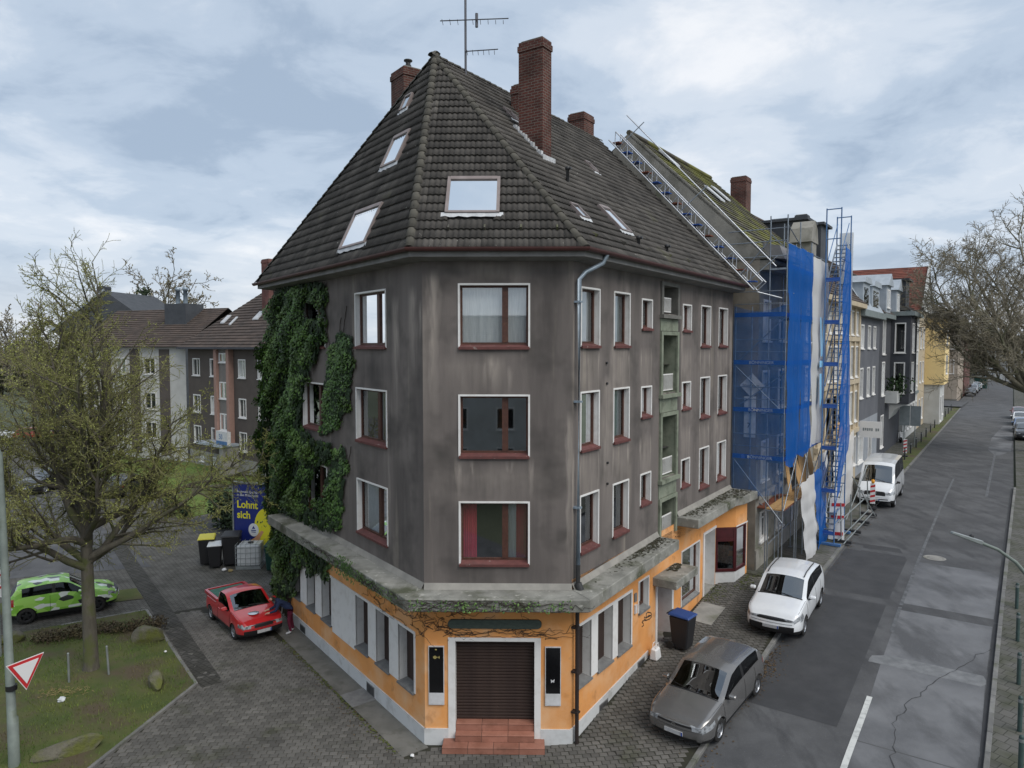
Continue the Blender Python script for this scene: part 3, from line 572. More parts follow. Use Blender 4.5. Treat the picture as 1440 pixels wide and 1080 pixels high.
# loggia column: recessed balconies with green surrounds
for k, (u0, u1, z0, z1) in enumerate(LOG):
    mb = MB(); mt = 'grey_render' if k == 0 else 'green_paint'; b = .1
    for a0, a1, c0, c1 in ((u0 - .05, u0 + b, z0 - .04, z1 + .06), (u1 - b, u1 + .05, z0 - .04, z1 + .06), (u0 + b, u1 - b, z1 - .06, z1 + .06)): mb.box(FR, a0, a1, -.03, .07, c0, c1)
    if k < 3: mb.box(FR, u0 - .1, u1 + .08, -.05, .16, z0 - .16, z0 - .04)
    d = -.75
    mb.quad(FR(u0 + b, 0, z0), FR(u0 + b, d, z0), FR(u0 + b, d, z1), FR(u0 + b, 0, z1)); mb.quad(FR(u1 - b, 0, z0), FR(u1 - b, d, z0), FR(u1 - b, d, z1), FR(u1 - b, 0, z1))
    mb.quad(FR(u0, 0, z1 - .06), FR(u1, 0, z1 - .06), FR(u1, d, z1 - .06), FR(u0, d, z1 - .06)); mb.quad(FR(u0, 0, z0 + .002), FR(u1, 0, z0 + .002), FR(u1, d, z0 + .002), FR(u0, d, z0 + .002)); mb.quad(FR(u0, d, z0), FR(u1, d, z0), FR(u1, d, z1), FR(u0, d, z1))
    lg = mb.build('loggia', mt, root, recalc=False)
    if k: mb = MB(); bars(mb, FR, u0 + .25, u1 - .15, z0 + .05, z1 - .25, d + .1, .09, .06, None); mb.box(FR, u0 + .34, u1 - .24, d + .03, d + .09, z0 + .95, z0 + 1.05); mb.build('balcony_door', 'brown_frame', lg); mb = MB(); mb.quad(FR(u0 + .3, d + .05, z0 + .1), FR(u1 - .2, d + .05, z0 + .1), FR(u1 - .2, d + .05, z1 - .3), FR(u0 + .3, d + .05, z1 - .3)); mb.build('pane', 'glass_dark', lg)
    mb = MB(); zt = z0 + (.62 if k else .55); mb.box(FR, u0 + .1, u1 - .35 if k == 0 else u1 - .1, -.12, -.09, zt - .04, zt); mb.box(FR, u0 + .1, u1 - .35 if k == 0 else u1 - .1, -.12, -.09, z0 + .06, z0 + .09)
    n = 13
    for i in range(n + 1): a = u0 + .1 + (u1 - u0 - (.45 if k == 0 else .2)) * i / n; mb.box(FR, a - .011, a + .011, -.115, -.095, z0 + .06, zt - .02)
    mb.build('railing', 'white_trim', lg)
    if k < 3:
        zb = LOG[k + 1][3] + .08; mb = MB(); mb.box(FR, u0 - .06, u1 + .02, -.02, .03, zb, z0 - .17); mb.build('spandrel_panel', 'green_paint', root)
# ---- ground floor
GT = 3.95
GLW = [(.58, 1.5), (2.07, 2.95), (3.5, 4.42), (6.42, 7.3), (7.9, 8.75), (9.4, 10.3)]
GRW = [(.28, 1.09), (1.48, 2.42), (2.76, 3.70)]
mb = MB()
wall_holes(mb, FL, 0, TEND, 0, GT, [(a, b, 1.17, 2.82) for a, b in GLW])
wall_holes(mb, FC, 0, CW, 0, GT, [(.82, 2.93, .2, 2.83)])
wall_holes(mb, FR, 0, SEND, -.2, 4.5, [(a, b, 1.45, 3.1) for a, b in GRW] + [(4.22, 5.05, 2.25, 3.28), (5.75, 7.0, .3, 2.8), (7.9, 9.8, 1.32, 3.36), (10.3, 11.55, .8, 3.42), (11.75, 13.3, 1.5, 3.45)])
# bay front of the shop
bay = [(11.66, .0), (12.2, .62), (13.35, .74), (13.4, 0)]
for (a, q), (a2, q2) in zip(bay[:-1], bay[1:]):
    mb.quad(FR(a, q, 3.42), FR(a2, q2, 3.42), FR(a2, q2, 4.42), FR(a, q, 4.42))
mb.hexa([FR(13.22, .5, 1.0), FR(13.4, .5, 1.0), FR(13.4, .745, 1.0), FR(13.22, .73, 1.0), FR(13.22, .5, 3.42), FR(13.4, .5, 3.42), FR(13.4, .745, 3.42), FR(13.22, .73, 3.42)])
mb.quad(FR(13.4, 0, 1), FR(13.4, .74, 1), FR(13.4, .74, 3.42), FR(13.4, 0, 3.42))
mb.quad(FR(11.66, 0, 3.42), FR(12.2, .62, 3.42), FR(13.35, .74, 3.42), FR(13.4, 0, 3.42))
mb.build('ground_floor_wall', 'plaster_orange', root, recalc=False)
# white plinth
mb = MB(); mb.box(FL, -.02, TEND, -.02, .035, -.05, .44); mb.box(FC, -.02, .63, -.02, .036, -.05, .44); mb.box(FC, 3.1, CW + .02, -.02, .036, -.05, .44)
mb.hexa([FR(-.02, -.02, -.1), FR(5.0, -.02, .3), FR(5.0, .036, .3), FR(-.02, .036, -.1), FR(-.02, -.02, .46), FR(5.0, -.02, .80), FR(5.0, .036, .80), FR(-.02, .036, .46)])
plinth = mb.build('plinth', 'white_plinth', root)
for F, a, z0, z1 in ((FL, 3.05, 0.02, .34), (FL, 8.9, .04, .3), (FR, 1.55, .22, .44), (FR, 4.15, .5, .72)):
    mb = MB(); mb.box(F, a, a + .55, -.05, .045, z0, z1); c = mb.build('cellar_vent', 'grey_sill', plinth)
    mb = MB()
    for i in range(6): mb.box(F, a + .05 + i * .08, a + .09 + i * .08, .04, .055, z0 + .03, z1 - .03)
    mb.build('grille', 'dark_metal', plinth)
mb = MB(); mb.hexa([FL(2.95, .02, .0), FL(3.85, .02, .0), FL(3.85, .8, .0), FL(2.95, .8, .0), FL(2.95, .02, .03), FL(3.85, .02, .03), FL(3.85, .8, .02), FL(2.95, .8, .02)]); mb.build('cellar_hatch', 'grey_sill', root)
# shuttered shop windows, ground floor
def shop_group(F, rows, z0, z1):
    g0, g1 = rows[0][0], rows[-1][1]
    mb = MB(); edges = []
    prev = g0 - .08
    for a, b in rows: mb.box(F, prev, a, -.03, .022, z0, z1); prev = b
    mb.box(F, prev, g1 + .08, -.03, .022, z0, z1); mb.box(F, g0 - .08, g1 + .08, -.03, .023, z1, z1 + .08)
    for a, b in rows:
        for u in (a, b): mb.quad(F(u, .01, z0), F(u, -.3, z0), F(u, -.3, z1), F(u, .01, z1))
        mb.quad(F(a, .01, z1), F(b, .01, z1), F(b, -.3, z1), F(a, -.3, z1))
    mb.build('window_surround', 'white_trim', root, recalc=False)
    for a, b in rows:
        w_ = MB().hexa([F(a - .02, -.29, z0), F(b + .02, -.29, z0), F(b + .02, .07, z0 - .05), F(a - .02, .07, z0 - .05), F(a - .02, -.29, z0 + .05), F(b + .02, -.29, z0 + .05), F(b + .02, .07, z0 + .0), F(a - .02, .07, z0 + .0)]).build('window_sill', 'grey_sill', root)
        n = int((z1 - z0) / .055); rs_ = MB(); rs_.quad(F(a, -.27, z0), F(b, -.27, z0), F(b, -.27, z1), F(a, -.27, z1)); sh = rs_.build('window_shutter', 'brown_shutter', root, recalc=False)
        mb = MB()
        for i in range(n): zz = z0 + i * .055; mb.add([F(a, -.268, zz + .004), F(b, -.268, zz + .004), F(b, -.256, zz + .028), F(a, -.256, zz + .028), F(a, -.268, zz + .052), F(b, -.268, zz + .052)], [(0, 1, 2, 3), (3, 2, 5, 4)])
        stuff(mb.build('shutter_slats', 'brown_shutter', sh, recalc=False))
shop_group(FL, GLW[:3], 1.17, 2.82); shop_group(FL, GLW[3:], 1.17, 2.82); shop_group(FR, GRW, 1.45, 3.1)
mb = MB(); mb.box(FL, 4.5, 6.34, -.03, .024, 1.0, 2.9); mb.build('white_wall_panel', 'white_trim', root)
window(FR, 4.22, 5.05, 2.25, 3.28, root, depth=.22, sill='grey_sill', glass='glass_dark')
# entrance niche
mb = MB(); u0, u1, z0, z1 = 5.75, 7.0, .55, 2.8
for u in (u0, u1): mb.quad(FR(u, .02, z0), FR(u, -.6, z0), FR(u, -.6, z1), FR(u, .02, z1))
mb.quad(FR(u0, .02, z1), FR(u1, .02, z1), FR(u1, -.6, z1), FR(u0, -.6, z1)); mb.box(FR, u0 - .14, u0 - .001, -.02, .03, z0, z1 + .05); mb.box(FR, u1 + .001, u1 + .16, -.02, .03, z0 + .1, z1 + .05)
mb.build('entrance_surround', 'white_trim', root, recalc=False)
mb = MB(); mb.box(FR, u0, u1, -.6, .1, .4, .68); mb.build('doorstep', 'concrete', root)
mb = MB(); mb.box(FR, u0, u1, -.62, -.56, .68, 1.6); bars(mb, FR, u0, u1, 1.6, z1, -.56, .1, .06, .5, .1); d = mb.build('door', 'door_orange', root)
mb = MB(); mb.quad(FR(u0 + .05, -.6, 1.6), FR(u1 - .05, -.6, 1.6), FR(u1 - .05, -.6, z1), FR(u0 + .05, -.6, z1)); mb.build('pane', 'glass_dark', d); mb = MB(); mb.tube([FR(u0 + .15, -.5, 1.2), FR(u0 + .15, -.5, 1.55)], .015, 6); mb.build('handle', 'zinc', d)
mb = MB(); mb.box(FR, 5.38, 7.35, -.02, .82, 2.82, 3.1); mb.build('door_canopy', 'ledge_concrete', root, bevel=.02)
mb = MB(); mb.box(FR, 3.92, 4.06, 0, .06, 2.35, 2.62); mb.build('doorbell_panel', 'white_panel', root)
mb = MB(); mb.box(FR, 3.92, 4.07, 0, .04, 2.72, 2.98); mb.build('house_plate', 'grey_sill', root)
# shop window, shop door, bay
def showcase(u0, u1, z0, z1):
    w_ = window(FR, u0, u1, z0, z1, root, depth=.18, sill='grey_sill', glass='glass_dark', fw=.05, name='shop_window', sillout=.03)
    rr = random.Random(int(u0 * 10)); mb = MB()
    for _ in range(40):
        a = rr.uniform(u0 + .1, u1 - .1); q = -rr.uniform(.3, .75); h = rr.uniform(.08, .35); s_ = rr.uniform(.04, .12); zz = z0 + rr.choice([.05, .05, .05, .6, 1.1]); mb.box(FR, a - s_, a + s_, q - s_, q + s_, zz, zz + h)
    stuff(mb.build('display_goods', 'shop_goods', w_)); return w_
showcase(7.9, 9.8, 1.32, 3.36)
mb = MB(); u0, u1, z0, z1 = 10.3, 11.55, .85, 3.42
for u in (u0, u1): mb.quad(FR(u, .02, z0), FR(u, -.55, z0), FR(u, -.55, z1), FR(u, .02, z1))
mb.quad(FR(u0, .02, z1), FR(u1, .02, z1), FR(u1, -.55, z1), FR(u0, -.55, z1)); mb.box(FR, u0 - .14, u0 - .001, -.02, .035, z0, z1 + .1); mb.box(FR, u0, u1 + .1, -.02, .034, z1 + .002, z1 + .1); mb.build('shop_door_surround', 'white_trim', root, recalc=False)
mb = MB(); bars(mb, FR, u0, u1, 1.15, z1, -.5, .12, .06); d = mb.build('shop_door', 'white_trim', root)
mb = MB(); mb.quad(FR(u0 + .1, -.53, 1.2), FR(u1 - .1, -.53, 1.2), FR(u1 - .1, -.53, z1 - .1), FR(u0 + .1, -.53, z1 - .1)); mb.build('pane', 'glass_dark', d); mb = MB(); mb.box(FR, u0, u1, -.55, .06, .7, 1.12); mb.build('doorstep', 'concrete', root)
mb = MB()
for (a, q), (a2, q2) in zip(bay[:2], bay[1:3]):
    mb.quad(FR(a, q, .7), FR(a2, q2, .7), FR(a2, q2, 1.62), FR(a, q, 1.62))
mb.quad(FR(11.66, 0, 1.62), FR(12.2, .62, 1.62), FR(13.35, .74, 1.62), FR(13.35, 0, 1.62)); mb.build('bay_plinth', 'white_plinth', root, recalc=False)
for i, ((a, q), (a2, q2)) in enumerate(zip(bay[:2], bay[1:3])):
    p0, p1 = np.array(FR(a, q, 0)[:2]), np.array(FR(a2, q2, 0)[:2]); F = Fr(p0, p1 - p0); ln = float(np.hypot(*(p1 - p0))); mb = MB()
    e = ln if i == 0 else ln - .14
    bars(mb, F, 0, e, 1.62, 3.42, .03, .075, .08)
    if i == 0: mb.box(F, .07, e - .07, -.03, .02, 2.85, 2.95); mb.box(F, .07, e - .07, -.02, .01, 2.95, 3.34)
    bw = mb.build('bay_window', 'burgundy' if i == 0 else 'burgundy', root)
    mb = MB(); mb.quad(F(.05, -.02, 1.68), F(e - .05, -.02, 1.68), F(e - .05, -.02, 3.36), F(.05, -.02, 3.36)); mb.build('pane', 'glass_dark', bw)
    if i == 1: mb = MB(); mb.box(F, 0, ln, .032, .04, 3.42, 3.47); mb.box(F, e, e + .035, .0, .04, 1.62, 3.42); mb.build('trim', 'white_trim', bw)
rr = random.Random(4); mb = MB()
for _ in range(40): a = rr.uniform(11.9, 13.2); q = rr.uniform(-.3, .25); h = rr.uniform(.06, .3); s_ = rr.uniform(.03, .1); zz = rr.choice([1.63, 1.63, 2.2]); mb.box(FR, a - s_, a + s_, q - s_, q + s_, zz, zz + h)
stuff(mb.build('display_goods', 'shop_goods', root))
# corner door with roller shutter, steps, boards
mb = MB(); mb.box(FC, .63, .819, -.03, .03, 0, 2.93); mb.box(FC, 2.931, 3.1, -.03, .03, 0, 2.93); mb.box(FC, .82, 2.93, -.03, .029, 2.831, 2.93)
for u in (.82, 2.93): mb.quad(FC(u, .02, 0), FC(u, -.3, 0), FC(u, -.3, 2.83), FC(u, .02, 2.83))
mb.quad(FC(.82, .02, 2.83), FC(2.93, .02, 2.83), FC(2.93, -.3, 2.83), FC(.82, -.3, 2.83)); mb.build('door_surround', 'white_trim', root, recalc=False)
mb = MB(); mb.box(FC, .82, 2.93, -.32, -.27, .5, 2.83); sh = mb.build('roller_shutter', 'brown_shutter', root)
n = 26; sl = (2.83 - .57) / n; me = None
for i in range(n):
    mb = MB(); mb.add([FC(.83, -.27, .004), FC(2.92, -.27, .004), FC(2.92, -.245, sl * .35), FC(.83, -.245, sl * .35), FC(2.92, -.25, sl * .8), FC(.83, -.25, sl * .8), FC(2.92, -.27, sl - .004), FC(.83, -.27, sl - .004)], [(0, 1, 2, 3), (3, 2, 4, 5), (5, 4, 6, 7)])
    if me is None: o = mb.build('shutter_slat', 'brown_shutter', sh, recalc=False); me = o.data
    else: o = link('shutter_slat', me, sh)
    o.location.z = .57 + i * sl
def tiled_step(u0, u1, q0, q1, z0, z1, nt_):
    mb = MB(); mb.box(FC, u0, u1, q0, q1, z0, z1 - .012); st_ = mb.build('step', 'terracotta_joint', root)
    w_ = (u1 - u0) / nt_
    for i in range(nt_):
        mb = MB(); mb.box(FC, u0 + i * w_ + .006, u0 + (i + 1) * w_ - .006, q0, q1 + .012, z1 - .035, z1); mb.build('tread_tile', 'terracotta', st_, bevel=.006)
        mb = MB(); mb.box(FC, u0 + i * w_ + .006, u0 + (i + 1) * w_ - .006, q1, q1 + .01, z0 + .008, z1 - .042); mb.build('riser_tile', 'terracotta', st_)
tiled_step(.50, 3.2, -.3, .47, 0, .18, 4); tiled_step(.822, 2.928, -.3, .2, .18, .37, 3); tiled_step(.822, 2.928, -.3, -.03, .37, .56, 3)
mb = MB()
F = FC; n = 10; pts = []
for i in range(n + 1): a = math.pi / 2 + math.pi * i / n; pts.append((.75 + .12 * math.cos(a), 3.31 + .12 * math.sin(a)))
for i in range(n + 1): a = -math.pi / 2 + math.pi * i / n; pts.append((3.0 + .12 * math.cos(a), 3.31 + .12 * math.sin(a)))
k = len(pts); mb.add([F(u, 0, z) for u, z in pts] + [F(u, .06, z) for u, z in pts], [tuple(range(k, 2 * k))] + [(i, (i + 1) % k, k + (i + 1) % k, k + i) for i in range(k)])
tag(mb.build('name_board', 'dark_green_sign'), 'dark green rounded board above the brown corner shutter', 'sign')
for k, (u0, lab) in enumerate(((.105, 'black glass display board left of the corner shutter with gold emblem'), (3.215, 'black glass display board right of the corner shutter with white butterfly mark'))):
    t = thing('display_board', FC(u0 + .2, 0, 1.1), lab, 'display board', 'black display boards beside the corner door')
    mb = MB(); mb.box(FC, u0, u0 + .42, 0, .05, 1.1, 2.7); mb.build('backing', 'white_panel', t); mb = MB(); mb.box(FC, u0 + .02, u0 + .4, .05, .058, 1.44, 2.68); mb.build('glass', 'black_gloss', t); mb = MB(); mb.box(FC, u0 + .02, u0 + .4, .05, .056, 1.12, 1.42); mb.build('notice_panel', 'white_panel', t)
    mb = MB()
    if k == 0:
        for i in range(7): a = u0 + .13 + i * .025; h = .02 + .02 * math.sin(i * 1.1); mb.box(FC, a, a + .02, .058, .062, 2.40 - h, 2.41 + h)
        mb.box(FC, u0 + .18, u0 + .23, .058, .062, 2.6, 2.63); mb.build('emblem', 'emblem_gold', t) if 'emblem_gold' in M else (pm('emblem_gold', (.4, .33, .12), rough=.4), mb.build('emblem', 'emblem_gold', t))
    else:
        mb.add([FC(u0 + .2 + dx, .062, 1.78 + dz) for dx, dz in ((-.05, .05), (0, .015), (.05, .06), (.035, -.04), (0, -.015), (-.04, -.05))], [(0, 1, 4, 5), (1, 2, 3, 4)]); mb.build('emblem', 'white_panel', t)
# graffiti tag
pm('spray_black', (.02, .018, .015), rough=.8)
mb = MB()
for pts in ([(4.54, 1.735), (4.66, 1.738), (4.63, 1.819), (4.54, 1.882), (4.565, 1.909), (4.70, 1.877), (4.80, 1.851), (4.70, 1.938), (4.72, 1.991), (4.80, 1.95)], [(4.80, 1.838), (4.86, 1.931), (4.86, 2.055), (5.0, 2.061), (5.25, 1.959), (5.3, 1.878), (5.2, 1.874), (4.92, 1.912), (4.87, 1.918)], [(4.87, 1.918), (5.07, 1.929), (5.25, 1.877), (5.29, 1.812), (5.15, 1.79), (4.87, 1.832), (4.80, 1.854)]):
    mb.tube([FR(a, .002, z) for a, z in pts], .017, 4)
mb.build('graffiti', 'spray_black', root, recalc=False)
# ---- ledge: concrete slab running round the corner
def off_corner(F1, F2, q): return inter(F1(0, q, 0)[:2], F1.d, F2(0, q, 0)[:2], F2.d)
OV = .76
cA, cB = off_corner(FL, FC, OV), off_corner(FC, FR, OV); iA, iB = off_corner(FL, FC, -.05), off_corner(FC, FR, -.05)
lz0, lz1 = 3.9, 4.24
def slab(pts, z0, z1, name, mat, parent, bevel=.02):
    mb = MB(); mb.prism(pts, z0, z1); return mb.build(name, mat, parent, bevel=bevel)
slab([FL(10.8, -.05, 0)[:2], iA, cA, FL(10.8, OV, 0)[:2]], lz0, lz1, 'ledge', 'ledge_concrete', root)
slab([iA, iB, cB, cA], lz0, lz1 - .002, 'ledge', 'ledge_concrete', root)
slab([iB, FR(5.72, -.05, 0)[:2], FR(5.72, OV, 0)[:2], cB], lambda x, y: lz0 + .03 * max(0, sq(x, y)[0]), lambda x, y: lz1 + .028 * max(0, sq(x, y)[0]), 'ledge', 'ledge_concrete', root)
slab([FR(7.35, -.05, 0)[:2], FR(13.5, -.05, 0)[:2], FR(13.5, 1.12, 0)[:2], FR(12.1, 1.0, 0)[:2], FR(11.6, .82, 0)[:2], FR(7.35, .82, 0)[:2]], 4.4, 4.72, 'ledge', 'ledge_concrete', root)
# cove between ledge and wall
pm('cement_cove', (.3, .285, .255), (.22, .21, .19), scale=2, rough=.9)
mb = MB()
for F, a0, a1, z, dz in ((FL, 0, 10.6, lz1, 0), (FC, 0, CW, lz1, 0), (FR, 0, 5.7, lz1, .028), (FR, 7.4, SEND, 4.72, 0)):
    mb.quad(F(a0, .001, z + .16 + dz * a0), F(a1, .001, z + .16 + dz * a1), F(a1, .09, z + .002 + dz * a1), F(a0, .09, z + .002 + dz * a0))
mb.build('ledge_cove', 'cement_cove', root, recalc=False)
# moss and leaf litter on the right ledges
pm('litter', (.05, .04, .028), (.035, .04, .02), scale=8, rough=.95, island=.3)
mb = MB(); rr = random.Random(9)
for _ in range(900):
    if rr.random() < .4: s = 5.6 - abs(rr.gauss(0, 1.6)); q = .12 + abs(rr.gauss(0, .2)); z = lz1 + .028 * s
    else: s = rr.uniform(7.6, 13.4); q = rr.uniform(.1, .95) if s > 11.5 else .15 + abs(rr.gauss(0, .25)); z = 4.72
    if q > .74 and s < 11.6: continue
    r_ = rr.uniform(.015, .05) * (1.4 if s > 11 else 1); mb.add([FR(s + r_ * math.cos(a + rr.uniform(-.3, .3)), q + r_ * math.sin(a) * rr.uniform(.6, 1.2), z + rr.uniform(.003, .02)) for a in (0, 1.26, 2.5, 3.77, 5.03)], [(0, 1, 2, 3, 4)])
for _ in range(60):
    s = rr.uniform(6.3, 7.2); q = rr.uniform(.05, .4); r_ = rr.uniform(.02, .06); mb.add([FR(s + r_ * math.cos(a), q + r_ * math.sin(a), 3.1 + rr.uniform(.005, .05)) for a in (0, 1.26, 2.5, 3.77, 5.03)], [(0, 1, 2, 3, 4)])
tag(mb.build('leaf_litter', 'litter', recalc=False), 'dark fallen leaves and moss clumps on the concrete ledges over the shop', 'leaf litter', kind='stuff')
# ---- roof
EO, ZE = .5, 13.12
AP = np.array([-2.4856, 23.54, 19.978])
eA, eB = off_corner(FL, FC, EO), off_corner(FC, FR, EO); eR = np.array(FR(SEND, EO, 0)[:2])
FBk = Fr(BL, R, NR * -1); eBL = inter(FL(0, EO, 0)[:2], L, FBk(0, EO, 0)[:2], R); eBR = inter(FBk(0, EO, 0)[:2], R, FR(SEND, 0, 0)[:2], NR)
sAP = float((AP[:2] - B) @ R); AR = np.array([*(AP[:2] + R * (SEND - sAP)), AP[2]])
e3 = lambda p: np.array([p[0], p[1], ZE])
FACES = {'right': [e3(eB), e3(eR), AR, AP], 'front': [e3(eA), e3(eB), AP], 'left': [e3(eBL), e3(eA), AP], 'back': [e3(eBR), e3(eBL), AP, AR]}
mb = MB()
for k, P_ in FACES.items(): mb.add([tuple(p) for p in P_], [tuple(range(len(P_)))])
mb.add([tuple(e3(p)) for p in (eBL, eA, eB, eR, eBR)], [(0, 1, 2, 3, 4)])
roof = mb.build('roof', 'roof_deck', root, recalc=False)
tw, tl, te = .30, .40, .335
prof = []
for i in range(9): x = i / 8; prof.append((x * tw, .036 * (0.5 - .5 * math.cos(x * 4 * math.pi))))
tv = []
for y, lift in ((-.03, .07), (tl - .04, .012)):
    for x, z in prof: tv.append((x, y, z + lift))
for x, z in prof: tv.append((x, -.028, z + .07 - .055))
tfc = [(i, i + 1, 9 + i + 1, 9 + i) for i in range(8)] + [(18 + i, 18 + i + 1, i + 1, i) for i in range(8)]
tme = bpy.data.meshes.new('roof_tile'); tme.from_pydata(tv, [], tfc); tme.materials.append(M['roof_tile']); tme.polygons.foreach_set('use_smooth', [True] * 8 + [False] * 8)
def face_axes(P_):
    d = (P_[1] - P_[0]) / np.linalg.norm(P_[1] - P_[0]); n = np.cross(d, P_[-1] - P_[0]); n /= np.linalg.norm(n)
    if n[2] < 0: n = -n
    u = np.cross(n, d)
    if u[2] < 0: u = -u
    return P_[0], d, u, n
HOLES = {'right': [], 'front': [(0, 0)], 'left': []}
def lay_tiles(P_, budget, skip, order):
    o, d, u, n = face_axes(P_); pl = [((p - o) @ d, (p - o) @ u) for p in P_]
    a1 = max(p[0] for p in pl); b1 = max(p[1] for p in pl); cand = []
    for r in range(0, int(b1 / te) + 2):
        for c in range(-2, int(a1 / tw) + 3):
            a, b = c * tw, r * te + .02
            if skip and skip(a + tw / 2, b + tl / 2): continue
            cs = [(a, b - .03), (a + tw, b - .03), (a + tw, b + te), (a, b + te)]
            ins = [inpoly(x, y, pl) for x, y in cs]
            if not any(ins) and not inpoly(a + tw / 2, b + te / 2, pl): continue
            cand.append((all(ins), a, b))
    cand.sort(key=lambda t: order(t[1], t[2])); mat4 = lambda a, b: o + d * a + u * b
    mb = MB(); k = 0
    for full, a, b in cand:
        if full and k < budget:
            p = mat4(a, b); ob = link('roof_tile', tme, roof); j = random.gauss(0, .006)
            ob.matrix_local = Matrix(((d[0], u[0], n[0], p[0]), (d[1], u[1], n[1], p[1]), (d[2], u[2], n[2], p[2]), (0, 0, 0, 1))) @ Matrix.Rotation(j, 4, 'Z'); k += 1
        else:
            p = mat4(a, b); dz = random.uniform(0, .006); mb.add([p + d * x + u * y + n * (z + dz) for x, y, z in tv], tfc)
    me = bpy.data.meshes.new('roof_tile_field'); me.from_pydata(mb.v, [], mb.f); bm = bmesh.new(); bm.from_mesh(me)
    m_ = len(P_)
    for i in range(1, m_):
        p, q = P_[i], P_[(i + 1) % m_]
        if i < m_ - 1 or True:
            e = q - p; nn = np.cross(np.array([e[0], e[1], 0]), [0, 0, 1.]); nn /= np.linalg.norm(nn); c = sum(P_) / m_
            if (c - p) @ nn > 0: nn = -nn
            bmesh.ops.bisect_plane(bm, geom=bm.verts[:] + bm.edges[:] + bm.faces[:], plane_co=V(p), plane_no=V(nn), clear_outer=True)
    for f in bm.faces: f.smooth = True
    bm.to_mesh(me); bm.free(); me.materials.append(M['roof_tile']); stuff(link('roof_tile_field', me, roof)); return o, d, u, n
# skylights given as rectangles (a0,a1,b0,b1) in each face's own axes
def to_ab(P_, pts):
    o, d, u, n = face_axes(P_); return [((p - o) @ d, (p - o) @ u) for p in pts]
def w3(F, s, q, z): return np.array(F(s, q, z))
SK = {'right': [(FR, (1.33, -.97, 14.6), (1.8, -.55, 14.2)), (FR, (3.75, -1.33, 15), (4.5, -.5, 14.15)), (FR, (7.2, -3.7, 17.4), (7.6, -3.3, 17)), (FR, (3.55, -4.85, 18.5), (4.0, -4.4, 18.1))],
      'front': [(FC, (.57, -1.17, 15.21), (2.0, -.27, 14.1))],
      'left': [(FL, (2.72, -.32, 14.82), (4.6, .27, 13.6)), (FL, (3.14, -1.48, 17.22), (4.22, -.97, 16.18)), (FL, (4.4, -2.26, 18.8), (4.9, -2.0, 18.3))]}
axes = {}
for k, budget in (('front', 170), ('right', 90), ('left', 40)):
    P_ = FACES[k]; rects = []
    for F, a, b in SK[k]:
        (x0, y0), (x1, y1) = to_ab(P_, [w3(F, *a), w3(F, *b)]); rects.append((min(x0, x1), max(x0, x1), min(y0, y1), max(y0, y1)))
    skip = lambda x, y: any(r[0] < x < r[1] and r[2] - .05 < y < r[3] for r in rects)
    order = {'front': lambda a, b: b, 'right': lambda a, b: a + b * .9, 'left': lambda a, b: (13 - a) + b}[k]
    o, d, u, n = lay_tiles(P_, budget, skip, order); axes[k] = (o, d, u, n)
    for (x0, x1, y0, y1) in rects:
        def P3(x, y, z): return o + d * x + u * y + n * z
        def bx(mb, a0, a1, b0, b1, z0, z1): mb.hexa([P3(a0, b0, z0), P3(a1, b0, z0), P3(a1, b1, z0), P3(a0, b1, z0), P3(a0, b0, z1), P3(a1, b0, z1), P3(a1, b1, z1), P3(a0, b1, z1)])
        f = .085 if x1 - x0 > .6 else .04; mb = MB()
        bx(mb, x0, x0 + f, y0, y1, 0, .13); bx(mb, x1 - f, x1, y0, y1, 0, .13); bx(mb, x0 + f, x1 - f, y1 - f * 1.4, y1, 0, .14); bx(mb, x0 + f, x1 - f, y0, y0 + f * .8, 0, .12)
        sk = mb.build('skylight', 'skylight_frame', root); mb = MB(); mb.quad(P3(x0 + f * .8, y0 + f * .6, .1), P3(x1 - f * .8, y0 + f * .6, .1), P3(x1 - f * .8, y1 - f, .1), P3(x0 + f * .8, y1 - f, .1)); mb.build('pane', 'glass_sky', sk)
        mb = MB(); m_ = 14
        for i in range(m_):
            a0, a1 = x0 - .1 + (x1 - x0 + .2) * i / m_, x0 - .1 + (x1 - x0 + .2) * (i + 1) / m_
            mb.quad(P3(a0, y0 - .13 + .02 * math.sin(i * 2), .075 + .012 * math.sin(i * 1.7)), P3(a1, y0 - .13 + .02 * math.sin(i * 2 + 2), .075 + .012 * math.sin(i * 1.7 + 1.7)), P3(a1, y0 + .02, .085), P3(a0, y0 + .02, .085))
        mb.build('flashing', 'lead_flashing', sk, recalc=False)
# hip and ridge tiles one by one
hm = MB(); nseg = 7
for y, r_ in ((0, .135), (.40, .105)):
    for i in range(nseg + 1): a = math.pi * i / nseg; hm.v.append((r_ * math.cos(a), y, r_ * math.sin(a) * .8))
for y, r_ in ((0, .105),):
    for i in range(nseg + 1): a = math.pi * i / nseg; hm.v.append((r_ * math.cos(a), y + .002, r_ * math.sin(a) * .75))
for i in range(nseg): hm.f.append([i, i + 1, nseg + 1 + i + 1, nseg + 1 + i]); hm.m.append(0); hm.sm.append(True)
for i in range(nseg): hm.f.append([2 * nseg + 2 + i, 2 * nseg + 2 + i + 1, i + 1, i]); hm.m.append(0); hm.sm.append(False)
hme = bpy.data.meshes.new('ridge_tile'); hme.from_pydata(hm.v, [], hm.f); hme.materials.append(M['ridge_tile']); hme.polygons.foreach_set('use_smooth', hm.sm)
def caps(p, q, up0=.03, step=.345):
    p, q = V(p), V(q); ln = (q - p).length; y = (q - p).normalized(); x = y.cross(V((0, 0, 1))).normalized(); z = x.cross(y); i = 0
    while i * step < ln - .1:
        c = p + y * (i * step) + z * (up0 + random.uniform(-.006, .006)); o = link('ridge_tile', hme, roof); o.matrix_local = Matrix(((x.x, y.x, z.x, c.x), (x.y, y.y, z.y, c.y), (x.z, y.z, z.z, c.z), (0, 0, 0, 1))); i += 1
